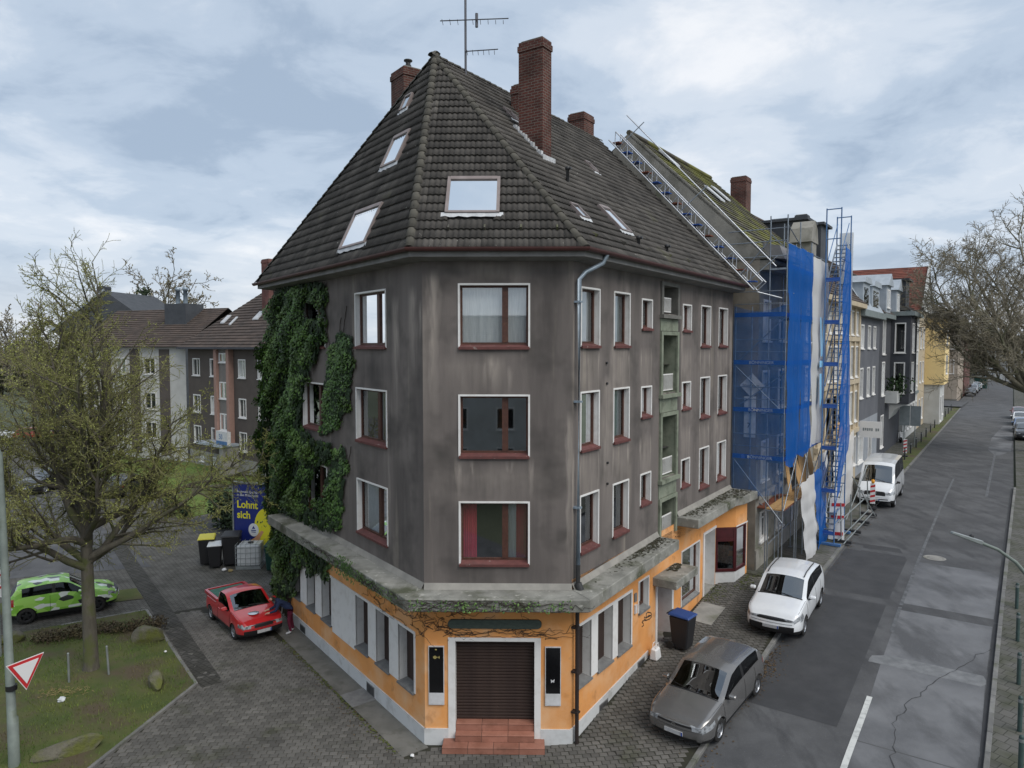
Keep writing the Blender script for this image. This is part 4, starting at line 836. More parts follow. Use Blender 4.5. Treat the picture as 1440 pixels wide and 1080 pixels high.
caps(e3(eA), AP); caps(e3(eB), AP); caps(e3(eBL), AP); caps(AR, AP)
mb = MB(); o, d, u, n = axes['front']   # snow-guard hooks on the lower courses
for k in ('front', 'right'):
    o, d, u, n = axes[k]
    for i in range(4 if k == 'front' else 7):
        a = (.95 + i * .93) if k == 'front' else 1.3 + i * 1.75; b = .62
        p = o + d * a + u * b + n * .06; mb = MB(); mb.hexa([p - d * .03, p + d * .03, p + d * .03 + u * .2, p - d * .03 + u * .2, p - d * .02 + n * .1, p + d * .02 + n * .1, p + d * .015 + u * .2 + n * .02, p - d * .015 + u * .2 + n * .02]); mb.build('snow_hook', 'ridge_tile', roof)
o, d, u, n = axes['right']
for s, q, z, h in ((3.11, -1.97, 15.65, .45), (4.29, -.12, 13.76, .22), (6.58, -.13, 13.76, .22)):
    p = V(FR(s, q, z)); mb = MB(); mb.tube([p - V((0, 0, .1)), p + V((0, 0, h)), p + V((0, 0, h)) + V((*(NR * .12), .03))], .05, 8); mb.lathe(p + V((0, 0, h - .02)), [(.05, 0), (.08, .02), (.08, .1), (.0, .13)], 10); mb.build('vent_pipe', 'dark_metal', root)
# eaves, gutter, downpipes
gl = [(*eBL, ZE), (*eA, ZE), (*eB, ZE), (*eR, ZE)]
mb = MB(); wl = [FL(TEND, 0, 0)[:2], A, B, FR(SEND, 0, 0)[:2]]; el = [eBL, eA, eB, eR]
for i in range(3):
    mb.quad((*wl[i], WT - .18), (*wl[i + 1], WT - .18), (*el[i + 1], WT - .12), (*el[i], WT - .12)); mb.quad((*el[i], WT - .12), (*el[i + 1], WT - .12), (*el[i + 1], ZE + .02), (*el[i], ZE + .02))
mb.build('soffit', 'soffit', root, recalc=False)
def gutter_run(corners, r_=.085):
    mb = MB(); nse = 8; vs = []
    for (x, y) in corners:
        for i in range(nse + 1): pass
    rings = []
    for k, (F1, F2) in enumerate(corners):
        ring = []
        for i in range(nse + 1):
            a = math.pi * i / nse; off = EO + .1 + r_ * math.cos(a); zz = ZE + .03 - r_ * math.sin(a) * 1.2
            if F2 is None: p = F1[0](F1[1], off, 0)[:2]
            else: p = inter(F1(0, off, 0)[:2], F1.d, F2(0, off, 0)[:2], F2.d)
            ring.append((p[0], p[1], zz))
        rings.append(ring)
    for r1, r2 in zip(rings[:-1], rings[1:]):
        for i in range(nse): mb.add([r1[i], r2[i], r2[i + 1], r1[i + 1]], [(0, 1, 2, 3)], 0, True)
    return mb.build('gutter', 'gutter_red', root, recalc=False)
gutter_run([((FL, TEND + .5), None), (FL, FC), (FC, FR), ((FR, SEND), None)])
pm('dark_pipe', (.03, .022, .02), rough=.5)
mb = MB(); mb.tube([FR(.75, EO + .1, ZE - .05), FR(.7, .5, 12.85), FR(.3, .2, 12.6), FR(.12, .12, 12.4), FR(.12, .12, 4.9)], .06, 10)
for z in (11.8, 9.2, 6.4): mb.box(FR, .04, .2, 0, .19, z, z + .05)
mb.build('downpipe', 'zinc', root); mb = MB(); mb.tube([FR(.12, .12, 4.9), FR(.12, .12, 4.35)], .062, 10); mb.tube([FR(.12, .12, 4.4), FR(.12, .2, 4.22)], .1, 10); mb.build('pipe_shoe', 'dark_metal', root)
mb = MB(); mb.tube([FR(.06, .14, 3.92), FR(.06, .14, -.02)], .055, 10)
for z in (3.2, 2.0, .9): mb.box(FR, -.02, .14, 0, .2, z, z + .05)
mb.build('downpipe', 'dark_pipe', root)
# wall vents
for s, z in ((1.9, 10.2), (1.93, 9.62), (2.0, 7.35), (2.0, 6.75)): mb = MB(); mb.tube([FR(s, -.02, z), FR(s, .05, z)], .035, 8); mb.build('wall_vent', 'dark_metal', root)
# chimneys
def chimney(F, a0, a1, q0, q1, z0, z1, cap=True, name='chimney', parent=None, mat='chimney_brick'):
    mb = MB(); mb.box(F, a0, a1, q0, q1, z0, z1 - .12); mb.box(F, a0 - .03, a1 + .03, q0 - .03, q1 + .03, z1 - .3, z1 - .119); mb.box(F, a0 - .001, a1 + .001, q0 - .001, q1 + .001, z1 - .119, z1)
    c = mb.build(name, mat, parent or root)
    mb = MB(); mb.box(F, a0 + .06, a1 - .06, q0 + .06, q1 - .06, z1, z1 + .05); mb.build('chimney_top', 'concrete', c); return c
FX = Fr((0, 0), (1, 0))
FS = FR
c = chimney(FR, 2.98, 3.5, -3.7, -2.8, 15.6, 20.25)
o, d, u, n = axes['right']; mb = MB()
for i in range(12):
    t_ = i / 12; p = V(FR(2.9, -3.85 + 1.15 * t_, 0)); z = ZE + (EO - (-3.85 + 1.15 * t_)) * (AP[2] - ZE) / (EO + 6.2)
    mb.box(FR, 2.88, 3.0, -3.85 + 1.15 * t_, -3.85 + 1.15 * t_ + .1, z + .02, z + .14 + .03 * math.sin(i * 2))
mb.box(FR, 2.86, 3.6, -2.8, -2.7, ZE + 3.1 * .995 + .18, ZE + 3.1 * .995 + .42); mb.build('flashing', 'lead_flashing', c)
chimney(FR, 4.75, 5.25, -5.2, -4.6, 16.5, 19.75); chimney(FR, 6.3, 7.0, -6.2, -5.6, 18.5, 20.2); chimney(FR, 11.7, 12.6, -6.9, -6.1, 19, 20.9)
c = chimney(FL, 7.0, 8.0, -4.1, -3.2, 14, 20.75)
mb = MB(); mb.lathe(FL(7.5, -3.65, 20.75), [(.12, 0), (.12, .25), (.09, .25), (.09, .38), (.16, .4), (.16, .44), (0, .5)], 10); mb.build('chimney_pot', 'dark_metal', c)
# TV aerial
pm('aerial_metal', (.1, .1, .11), rough=.4, metal=.5)
an = thing('tv_aerial', FR(2.9, -6.2, 19.9), 'thin television aerial on a mast behind the roof ridge', 'aerial')
mz = 22.65; mp_ = FR(3.2, -6.0, 0)[:2]; mb = MB(); mb.tube([(*mp_, 19.5), (*mp_, mz)], .04, 8); mb.build('mast', 'aerial_metal', an)
for z, l0, l1, ne in ((21.55, -.85, 1.45, 9), (20.55, 0, 1.1, 6), (22.6, -.05, .65, 3)):
    mb = MB(); mb.tube([(mp_[0] + l0, mp_[1] - .05, z + .03), (mp_[0] + l1, mp_[1] - .3, z)], .018, 6)
    for i in range(ne): x = mp_[0] + l0 + (l1 - l0) * (i + .3) / ne; hh = .22 - .01 * i; mb.tube([(x, mp_[1] - hh, z + .01), (x, mp_[1] + hh, z + .01)], .009, 4)
    if z == 21.55: mb.tube([(mp_[0] + .38, mp_[1] - .1, z - .2), (mp_[0] + .38, mp_[1] - .1, z + .25)], .05, 8)
    mb.build('antenna_array', 'aerial_metal', an)
# ------------------------------------------------------------------ neighbouring houses along the street
d2 = R + NR * .012; d2 /= np.hypot(*d2); o2 = B + R * 14 + NR * .9 - d2 * 14
F2 = Fr(o2, d2)                      # F2(s, q, z): s measured from the corner building
pm('stucco_old', (.3, .285, .25), (.22, .21, .185), scale=1.2, detail=8, rough=.9, c3=(.12, .115, .09), s3=1.0, r3=(.52, .72), c4=(.1, .12, .06), s4=.7, r4=(.62, .78), bump=.3)
pm('gable_render', (.32, .285, .235), (.25, .22, .18), scale=.9, detail=9, rough=.92, c3=(.17, .15, .12), s3=.8, r3=(.5, .7), c4=(.4, .28, .17), s4=.6, r4=(.62, .75), bump=.4)
pm('mossy_tile', (.085, .075, .055), (.055, .05, .04), scale=1.5, rough=.9, island=.2, c3=(.14, .14, .035), s3=.45, r3=(.44, .58), bump=.3)
pm('brown_tile', (.085, .062, .05), (.06, .047, .04), scale=1.2, rough=.85, island=.15)
pm('red_tile', (.17, .052, .034), (.12, .042, .03), scale=1.5, rough=.8, island=.2)
pm('slate', (.045, .05, .057), (.065, .07, .078), scale=1.5, rough=.7, island=.15)
pm('cream_stucco', (.5, .42, .3), (.42, .35, .25), scale=1.5, rough=.85, c3=(.3, .25, .18), s3=.9, r3=(.55, .75))
pm('grey_facade', (.10, .105, .12), (.125, .13, .145), scale=.8, rough=.85)
pm('light_grey_facade', (.24, .26, .29), (.3, .32, .345), scale=.8, rough=.85)
pm('dark_facade', (.05, .053, .062), (.065, .068, .078), scale=1.0, rough=.8)
pm('pale_facade', (.52, .53, .52), (.45, .45, .43), scale=1, rough=.85)
pm('yellow_facade', (.8, .62, .3), (.74, .57, .28), scale=.7, rough=.85)
pm('beige_facade', (.4, .335, .27), (.33, .275, .22), scale=1, rough=.85)
brickmat('red_brick', (.2, .065, .05), (.15, .05, .042), (.16, .13, .12), bw=.24, bh=.08)
pm('dormer_grey', (.3, .34, .38), (.38, .42, .46), scale=2, rough=.6)
pm('cornice_grey', (.16, .19, .19), (.2, .23, .23), scale=2, rough=.7)
glassmat('glass_far', tint=(.12, .13, .14), refl=.1)
def courses(P_, mat, parent, te=.33, name='roof_course_field', lift=.04, wave=0):
    """lapped courses, clipped to the roof polygon P_ (first edge = eaves)"""
    o, d, u, n = face_axes(P_); pl = [((p - o) @ d, (p - o) @ u) for p in P_]; b1 = max(p[1] for p in pl); mb = MB()
    def span(b):
        xs = []
        for i in range(len(pl)):
            (x0, y0), (x1, y1) = pl[i], pl[i - 1]
            if (y0 - b) * (y1 - b) <= 0 and abs(y0 - y1) > 1e-6: xs.append(x0 + (x1 - x0) * (b - y0) / (y1 - y0))
        return (min(xs), max(xs)) if len(xs) > 1 else None
    b = .01
    while b < b1 - .03:
        t = min(b + te, b1 - .005); s0, s1 = span(b), span(t)
        if s0 and s1:
            k = max(1, int((s0[1] - s0[0]) / .9)); j0 = random.uniform(-.01, .01)
            for i in range(k):
                f0, f1 = i / k, (i + 1) / k; g = .008; j = random.uniform(0, .018)
                q = [o + d * (s0[0] + (s0[1] - s0[0]) * f0) + u * b + n * (lift + j), o + d * (s0[0] + (s0[1] - s0[0]) * f1) + u * b + n * (lift + j), o + d * (s1[0] + (s1[1] - s1[0]) * f1) + u * (t + .03) + n * .008, o + d * (s1[0] + (s1[1] - s1[0]) * f0) + u * (t + .03) + n * .008]
                mb.add(q + [q[0] - n * lift, q[1] - n * lift], [(0, 1, 2, 3), (4, 5, 1, 0)])
        b += te
    return stuff(mb.build(name, mat, parent, recalc=False))
def pane_window(F, u0, u1, z0, z1, parent, trim='white_trim', cross=False, q=0, glass='glass_far', deep=.14, split=True):
    """compact window for the houses farther down the street: frame ring with reveal, pane and sill"""
    mb = MB(); b = .1
    for a0, a1, c0, c1 in ((u0, u0 + b, z0, z1), (u1 - b, u1, z0, z1), (u0 + b, u1 - b, z1 - b, z1), (u0 + b, u1 - b, z0, z0 + b)): mb.box(F, a0, a1, q - deep, q + .03, c0, c1)
    if split: c = (u0 + u1) / 2; mb.box(F, c - .04, c + .04, q - deep, q - deep + .08, z0 + b, z1 - b)
    if cross: mb.box(F, u0 + b, u1 - b, q - deep, q - deep + .07, z0 + (z1 - z0) * .68, z0 + (z1 - z0) * .68 + .07)
    w_ = mb.build('window', trim, parent); mb = MB(); mb.quad(F(u0 + .02, q - deep + .03, z0 + .02), F(u1 - .02, q - deep + .03, z0 + .02), F(u1 - .02, q - deep + .03, z1 - .02), F(u0 + .02, q - deep + .03, z1 - .02)); mb.build('pane', glass, w_)
    mb = MB(); mb.quad(F(u0, q - deep - .06, z0), F(u1, q - deep - .06, z0), F(u1, q - deep - .06, z1), F(u0, q - deep - .06, z1)); mb.build('blind_or_dark_room', 'curtain_white' if random.random() < .45 else 'room_dark', w_)  # white blind, else a dark sheet standing in for the unlit room
    mb = MB(); mb.box(F, u0 - .05, u1 + .05, q - .02, q + .1, z0 - .07, z0 - .002); mb.build('sill', 'white_trim', w_); return w_
def block(mb, F, s0, s1, q0, q1, z0, z1, holes=(), m=0):
    wall_holes(mb, F, s0, s1, z0, z1, holes, q1, m)
    mb.quad(F(s0, q0, z0), F(s1, q0, z0), F(s1, q0, z1), F(s0, q0, z1), m)
    for s in (s0, s1): mb.quad(F(s, q0, z0), F(s, q1, z0), F(s, q1, z1), F(s, q0, z1), m)
def ridge_roof(F, s0, s1, qe, ze, qr, zr, qb, mat, parent, both=True, te=.33, deckmat='roof_deck'):
    e0, e1, r0, r1, b0, b1 = [np.array(F(*p)) for p in ((s0, qe, ze), (s1, qe, ze), (s0, qr, zr), (s1, qr, zr), (s0, qb, ze), (s1, qb, ze))]
    mb = MB(); mb.quad(e0, e1, r1, r0); mb.quad(b1, b0, r0, r1); rf = mb.build('roof', deckmat, parent, recalc=False)
    courses([e0, e1, r1, r0], mat, rf, te)
    if both: courses([b1, b0, r0, r1], mat, rf, te)
    for tri_ in ((e0, r0, b0), (e1, r1, b1)): mb = MB(); mb.add([tuple(p) for p in tri_], [(0, 1, 2)]); mb.build('gable_end', 'stucco_old', parent, recalc=False)
    mb = MB(); mb.tube([r0 + [0, 0, .05], r1 + [0, 0, .05]], .12, 6); mb.build('ridge', mat, rf); return rf
# --- scaffolded house
t = thing('old_house', F2(13.5, 0, 1.3), 'old house under renovation behind the blue scaffold netting with mossy roof', 'house')
hs0, hs1 = 13.85, 24.5
W_ = [(14.6 + k * 2.5, 15.7 + k * 2.5) for k in range(4)]
holes = [(a, b, z, z + 1.75) for a, b in W_ for z in (4.9, 7.9, 10.9)] + [(14.6, 15.7, 2.3, 3.6), (17.2, 18.4, 2.3, 3.6), (20, 21.3, 1.4, 3.8)]
mb = MB(); block(mb, F2, hs0, hs1, -13, 0, 1.0, 14.2, holes); mb.build('wall', 'stucco_old', t, recalc=False)
mb = MB(); gp = [(-13, 1.0), (.05, 1.0), (.05, 14.2), (.2, 14.45), (-5.9, 20.25), (-13, 13.6)]
mb.add([F2(hs0 - .03, q, z) for q, z in gp], [tuple(range(len(gp)))]); mb.build('gable_wall', 'gable_render', t, recalc=False)
for a, b, z0, z1 in holes: pane_window(F2, a, b, z0, z1, t, cross=True)
mb = MB(); mb.box(F2, hs0, hs1, .002, .1, 1.0, 2.1); mb.build('stone_plinth', 'stucco_old', t)
mb = MB(); mb.box(F2, hs0, hs1, .002, .18, 4.25, 4.5); mb.build('string_course', 'stucco_old', t); mb = MB(); mb.box(F2, hs0, hs1, .002, .45, 13.8, 14.2); mb.build('cornice', 'stucco_old', t); mb = MB(); mb.tube([F2(hs0 + .1, .5, 14.15), F2(hs1, .5, 14.15)], .12, 8); mb.build('gutter', 'stucco_old', t)
rf = ridge_roof(F2, hs0 - .06, hs1, .5, 14.25, -5.9, 20.3, -13, 'mossy_tile', t)
mb = MB(); mb.add([F2(hs0 - .06 + dx, q, z) for dx in (0, .1) for q, z in ((.5, 14.3), (-5.9, 20.42), (-5.9, 20.2), (.5, 14.1))], [(0, 1, 2, 3), (7, 6, 5, 4), (0, 4, 5, 1), (3, 2, 6, 7)]); mb.build('verge_board', 'stucco_old', rf)
for a, q in ((17.5, -2.9), (19.8, -3.4), (16.0, -4.6)):
    z = 14.25 + (.5 - q) * (6.05 / 6.4); mb = MB(); c = [F2(a, q, z + .12), F2(a + .7, q, z + .12), F2(a + .7, q - .8, z + .12 + .75), F2(a, q - .8, z + .12 + .75)]; mb.hexa(c + [(x, y, zz + .08) for x, y, zz in c]); mb.build('skylight', 'lead_flashing', rf)
mb = MB(); mb.hexa([F2(13.9, .3, 14.3), F2(16.5, .3, 14.3), F2(16.5, 1.0, 14.2), F2(13.9, 1.0, 14.2), F2(13.9, .1, 14.9), F2(16.5, .1, 14.9), F2(16.5, .8, 14.75), F2(13.9, .8, 14.75)]); mb.build('sheet_covering', 'soffit', t)
mb = MB(); mb.box(F2, 21.2, 22.3, -.6, .4, 14.3, 15.8); mb.add([F2(a, q, z) for q in (-.6, .45) for a, z in ((21.0, 15.8), (22.5, 15.8), (22.3, 16.5), (21.75, 16.9), (21.2, 16.5))], [(0, 1, 2, 3, 4), (9, 8, 7, 6, 5), (0, 5, 6, 1), (1, 6, 7, 2), (2, 7, 8, 3), (3, 8, 9, 4), (4, 9, 5, 0)]); mb.build('stone_dormer', 'stucco_old', t)
# --- cream house
t = thing('cream_house', F2(24.5, 0, 1.5), 'cream stucco house with pilasters just beyond the scaffold tower', 'house')
W_ = [(25.6 + k * 1.75, 26.6 + k * 1.75) for k in range(7)]; holes = [(a, b, z, z + h) for a, b in W_ for z, h in ((2.6, 2.0), (5.6, 2.1), (8.6, 2.1), (11.4, 1.6))]
mb = MB(); block(mb, F2, 24.5, 37.2, -12, .05, 1.0, 13.4, holes); mb.build('wall', 'cream_stucco', t, recalc=False)
for a, b, z0, z1 in holes:
    if a > 31 or z0 > 8: pane_window(F2, a, b, z0, z1, t, q=.05)
mb = MB()
for z, o_ in ((4.9, .2), (8.2, .15), (11.0, .15), (13.2, .5)): mb.box(F2, 24.5, 37.2, .052, .05 + o_, z, z + .28)
for k in range(8): mb.box(F2, 24.75 + k * 1.75, 25.1 + k * 1.75, .052, .16, 5.18, 13.2)
mb.build('stucco_trim', 'cream_stucco', t)
rf = ridge_roof(F2, 24.5, 37.2, .5, 13.5, -5.7, 19.2, -12, 'brown_tile', t)
for a0, a1, z1 in ((25.4, 27.6, 17.6), (29.5, 31.6, 17.9)):
    mb = MB(); mb.box(F2, a0, a1, -4, -.9, 14.3, z1); mb.build('dormer', 'slate', t); mb = MB(); mb.box(F2, a0 - .15, a1 + .15, -4.1, -.7, z1, z1 + .15); mb.build('dormer_roof', 'slate', t)
chimney(F2, 29.6, 30.6, -6.4, -5.4, 18, 21.4, parent=t); chimney(F2, 33.0, 33.7, -2.6, -1.9, 15, 18.3, parent=t, mat='slate')
# --- grey house
t = thing('grey_house', F2(37.2, 0, 1.6), 'grey rendered house with narrow white windows behind the white van', 'house')
W_ = [(38.35, 39.65), (41.3, 42.5), (43.8, 45.0)]; holes = [(a, b, z0, z1) for a, b in W_ for z0, z1 in ((7.0, 9.15), (10.5, 12.2))]
mb = MB(); wall_holes(mb, F2, 37.2, 46.9, 5.4, 12.95, holes); mb.build('wall', 'grey_facade', t, recalc=False)
mb = MB(); block(mb, F2, 37.2, 46.9, -12, .0, 1.0, 5.4, [(38.2, 40.4, 2.4, 4.4), (42.6, 44.2, 1.75, 4.7)]); mb.quad(F2(37.2, -12, 5.4), F2(37.2, 0, 5.4), F2(37.2, 0, 12.95), F2(37.2, -12, 12.95)); mb.quad(F2(46.9, -12, 5.4), F2(46.9, 0, 5.4), F2(46.9, 0, 12.95), F2(46.9, -12, 12.95)); mb.build('ground_floor_wall', 'light_grey_facade', t, recalc=False)
for a, b, z0, z1 in holes + [(38.2, 40.4, 2.4, 4.4)]: pane_window(F2, a, b, z0, z1, t)
w_ = pane_window(F2, 42.6, 44.2, 1.75, 4.7, t); w_.name = 'door'
mb = MB(); mb.box(F2, 37.1, 47, .002, .45, 12.75, 13.2); mb.build('cornice', 'cornice_grey', t)
mb = MB(); mb.hexa([F2(37.2, -12, 13.2), F2(46.9, -12, 13.2), F2(46.9, .3, 13.2), F2(37.2, .3, 13.2), F2(37.2, -11, 15.4), F2(46.9, -11, 15.4), F2(46.9, -.9, 15.4), F2(37.2, -.9, 15.4)]); mb.build('mansard', 'dormer_grey', t)
for a0, a1 in ((38.2, 41.0), (42.2, 45.6)):
    mb = MB(); mb.box(F2, a0, a1, -2.5, .1, 13.2, 15.1); mb.add([F2(a, q, z) for q in (-2.6, .25) for a, z in ((a0 - .2, 15.1), (a1 + .2, 15.1), (a1 - .3, 15.5), (a0 + .3, 15.5))], [(0, 1, 2, 3), (7, 6, 5, 4), (0, 4, 5, 1), (1, 5, 6, 2), (2, 6, 7, 3), (3, 7, 4, 0)]); d_ = mb.build('dormer', 'dormer_grey', t)
    mb = MB(); mb.quad(F2(a0 + .4, .11, 13.6), F2(a1 - .4, .11, 13.6), F2(a1 - .4, .11, 14.8), F2(a0 + .4, .11, 14.8)); mb.build('pane', 'glass_far', d_)
ridge_roof(F2, 37.2, 46.9, -.9, 15.4, -5.8, 18.4, -11, 'slate', t)
mb = MB(); mb.add([F2(37.19, q, z) for q, z in ((-11, 13.4), (.3, 13.4), (-.9, 15.4), (-5.8, 18.5), (-11, 15.4))], [(0, 1, 2, 3, 4)]); mb.build('gable_cladding', 'slate', t, recalc=False)
chimney(F2, 41, 41.9, -5.2, -4.3, 17.5, 20.6, parent=t, mat='slate'); chimney(F2, 43.2, 43.9, -5.2, -4.5, 17.5, 19.4, parent=t)
# --- dark house with bay
t = thing('dark_house', F2(46.9, 0, 1.6), 'dark charcoal house with white-framed windows on a projecting bay', 'house')
holes = [(48.6, 50.2, z0, z1) for z0, z1 in ((2.3, 5.0), (6.6, 9.4), (10.0, 12.9))]
mb = MB(); block(mb, F2, 46.9, 60.5, -12, 0, 1.0, 13.3, holes); mb.build('wall', 'dark_facade', t, recalc=False)
for h in holes: pane_window(F2, *h, t)
FBs = Fr(F2(53.4, 1.5, 0), -NR, -R)      # bay flank that looks back down the street
FBf = Fr(F2(53.4, 1.5, 0), R, NR)
mb = MB(); wall_holes(mb, FBs, 0, 1.5, 5.7, 13.3, [(.35, 1.2, 6.6, 9.3), (.35, 1.2, 10.1, 12.7)]); wall_holes(mb, FBf, 0, 5.0, 5.7, 13.3, [(1.4, 3.4, 6.6, 9.3), (1.4, 3.4, 10.1, 12.7)]); FBe = Fr(F2(58.4, 1.5, 0), -NR, R); wall_holes(mb, FBe, 0, 1.5, 5.7, 13.3, [])
mb.quad(FBf(0, 0, 5.7), FBf(5, 0, 5.7), FBf(5, -1.5, 5.7), FBf(0, -1.5, 5.7)); mb.quad(FBf(0, 0, 13.3), FBf(5, 0, 13.3), FBf(5, -1.5, 13.3), FBf(0, -1.5, 13.3)); mb.build('bay', 'dark_facade', t, recalc=False)
for z0, z1 in ((6.6, 9.3), (10.1, 12.7)): pane_window(FBs, .35, 1.2, z0, z1, t, split=False); pane_window(FBf, 1.4, 3.4, z0, z1, t)
mb = MB(); mb.add([FBf(a, q, z) for a in (0.1, 4.9) for q, z in ((-.05, 5.68), (-1.5, 5.68), (-1.5, 4.3), (-1.1, 5.1), (-.6, 5.45))], [(0, 1, 2, 3, 4), (9, 8, 7, 6, 5), (0, 4, 9, 5), (4, 3, 8, 9), (3, 2, 7, 8)]); mb.build('bay_bracket', 'pale_facade', t)
mb = MB(); mb.box(F2, 46.95, 53.2, .002, .4, 12.95, 13.3); mb.build('cornice', 'cornice_grey', t); mb = MB(); mb.box(FBf, -.25, 5.2, -1.6, .3, 13.3, 13.65); mb.build('bay_cornice', 'cornice_grey', t)
ridge_roof(F2, 46.9, 60.5, .3, 13.3, -5.8, 18.6, -12, 'brown_tile', t)
for a0 in (48.5, 54.5):
    mb = MB(); mb.box(F2, a0, a0 + 2.6, -3.5, .2, 13.32, 15.6); mb.add([F2(a, q, z) for q in (-3.6, .4) for a, z in ((a0 - .2, 15.6), (a0 + 2.8, 15.6), (a0 + 1.3, 16.6))], [(0, 1, 2), (5, 4, 3), (0, 3, 4, 1), (1, 4, 5, 2), (2, 5, 3, 0)]); d_ = mb.build('dormer', 'dormer_grey', t); pane_window(F2, a0 + .5, a0 + 2.1, 13.8, 15.3, t, q=.21, deep=.02)
chimney(F2, 50.5, 52.6, -6.4, -5.4, 17.5, 20.0, parent=t, mat='slate')
mb = MB(); mb.box(F2, 50.8, 52.4, .0, .9, 5.9, 6.9); mb.build('balcony', 'pale_facade', t); mb = MB(); rr = random.Random(2)
for _ in range(260): c = V(F2(51.6, .7, 7.2)) + V((rr.gauss(0, .45), rr.gauss(0, .45), rr.gauss(.2, .45))); a = V((rr.gauss(0, 1), rr.gauss(0, 1), rr.gauss(0, 1))).normalized() * .12; b = a.cross(V((rr.random(), rr.random(), rr.random()))).normalized() * .09; mb.quad(c - a, c + b, c + a, c - b)
pm('leaf_dark', (.02, .045, .015), (.035, .07, .02), scale=3, rough=.6, island=.4)
stuff(mb.build('balcony_plants', 'leaf_dark', t, recalc=False))
# --- pale house
t = thing('pale_house', F2(60.5, 0, 1.6), 'pale grey townhouse between the dark bay and the yellow house', 'house')
W_ = [(61.6 + 2.4 * k, 62.9 + 2.4 * k) for k in range(5)]; holes = [(a, b, z, z + 2.4) for a, b in W_ for z in (2.4, 6.4, 10.2)]
mb = MB(); block(mb, F2, 60.5, 73.0, -12, .3, 1.0, 14.0, holes); mb.build('wall', 'pale_facade', t, recalc=False)
for a, b, z0, z1 in holes: pane_window(F2, a, b, z0, z1, t, q=.3)
mb = MB(); mb.box(F2, 60.5, 73, .302, .7, 13.7, 14.1); mb.build('cornice', 'cornice_grey', t); mb = MB(); mb.box(F2, 60.5, 73, .302, .45, 5.6, 5.9); mb.build('string_course', 'cornice_grey', t)
ridge_roof(F2, 60.5, 73, .6, 14.1, -5.7, 18.4, -12, 'brown_tile', t)
mb = MB(); mb.box(F2, 62, 65, -3, .1, 14.2, 17.0); mb.box(F2, 61.8, 65.2, -3, .4, 17, 17.2); mb.build('dormer', 'slate', t)
# --- yellow house with red cross roof
t = thing('yellow_house', F2(73, 0, 1.6), 'yellow house with projecting yellow bay and red tiled cross roof', 'house')
W_ = [(74.5, 75.9), (77.4, 78.8)]; holes = [(a, b, z, z + 2.4) for a, b in W_ for z in (2.4, 6.6, 10.4)]
mb = MB(); block(mb, F2, 73, 92, -12, .3, 1.0, 14.6, holes); mb.build('wall', 'cream_stucco', t, recalc=False)
for a, b, z0, z1 in holes: pane_window(F2, a, b, z0, z1, t, q=.3)
mb = MB(); block(mb, F2, 80, 87, .31, 2.3, 6.2, 14.0); mb.quad(F2(80, .3, 6.2), F2(87, .3, 6.2), F2(87, 2.3, 6.2), F2(80, 2.3, 6.2)); mb.build('bay', 'yellow_facade', t, recalc=False)
mb = MB(); mb.box(F2, 79.8, 87.2, .305, 2.5, 14.0, 14.3); mb.build('bay_roof', 'slate', t)
for z in (7.4, 10.8): pane_window(F2, 82, 84.5, z, z + 2.2, t, q=2.31, deep=.03)
mb = MB(); block(mb, F2, 80.2, 86.8, .31, 1.9, 1.0, 6.2, [(81, 82.6, 1.8, 4.8), (84, 85.6, 2.4, 4.8)]); mb.build('bay_base', 'pale_facade', t, recalc=False)
for h in ((81, 82.6, 1.8, 4.8), (84, 85.6, 2.4, 4.8)): pane_window(F2, *h, t, q=1.9)
FQ = Fr(F2(73, .6, 0), -NR, -R)     # cross roof: eaves run away from the street
P1 = [np.array(F2(73, .6, 14.6)), np.array(F2(73, -12, 14.6)), np.array(F2(79.5, -12, 19.9)), np.array(F2(79.5, .6, 19.9))]; P2 = [np.array(F2(86, -12, 14.6)), np.array(F2(86, .6, 14.6)), P1[3], P1[2]]
mb = MB(); mb.quad(*P1); mb.quad(*P2); mb.add([F2(73, .45, 14.6), F2(86, .45, 14.6), F2(79.5, .45, 19.9)], [(0, 1, 2)]); rf = mb.build('roof', 'pale_facade', t, recalc=False); courses(P1, 'red_tile', rf); courses(P2, 'red_tile', rf)
mb = MB(); mb.add([F2(a, q, z) for q in (.45, .7) for a, z in ((72.9, 14.4), (79.5, 19.95), (79.5, 20.2), (72.9, 14.8))], [(0, 1, 2, 3), (7, 6, 5, 4), (0, 4, 5, 1), (3, 2, 6, 7)]); mb.build('bargeboard', 'pale_facade', rf)
mb = MB(); mb.box(F2, 86, 92, -12, .5, 14.6, 15.2); mb.build('flat_roof', 'slate', t)
# --- houses beyond the side street
t = thing('beige_house', F2(126, 0, 1.6), 'beige corner house with bay windows beyond the side street', 'house')
FSd = Fr(F2(126, 1.2, 0), -NR, -R)
hs = [(a, a + 1.2, z, z + 2.4) for a in (.5, 4.0, 7.5) for z in (6.0, 10.2)] + [(3.6, 5.2, 1.9, 4.6)]
mb = MB(); wall_holes(mb, FSd, 0, 14, 1, 15, hs); block(mb, F2, 126, 144, -12.5, 1.2, 1, 15); mb.build('wall', 'beige_facade', t, recalc=False)
for h in hs: pane_window(FSd, *h, t, cross=True, q=.01, deep=.06)
mb = MB(); mb.box(FSd, 1.2, 3.2, .01, 1.0, 5.2, 12.6); mb.build('bay', 'beige_facade', t)
for z in (6.0, 9.6): pane_window(FSd, 1.6, 2.8, z, z + 2.2, t, q=1.01, deep=.04)
mb = MB(); mb.box(FSd, -.3, 14, -.2, .3, 15, 15.4); mb.build('cornice', 'pale_facade', t); ridge_roof(F2, 126, 144, 1.6, 15.4, -5.7, 19.5, -12.5, 'slate', t)
t = thing('brick_house', F2(146, 0, 1.6), 'red brick house behind the row of parked cars far down the street', 'house')
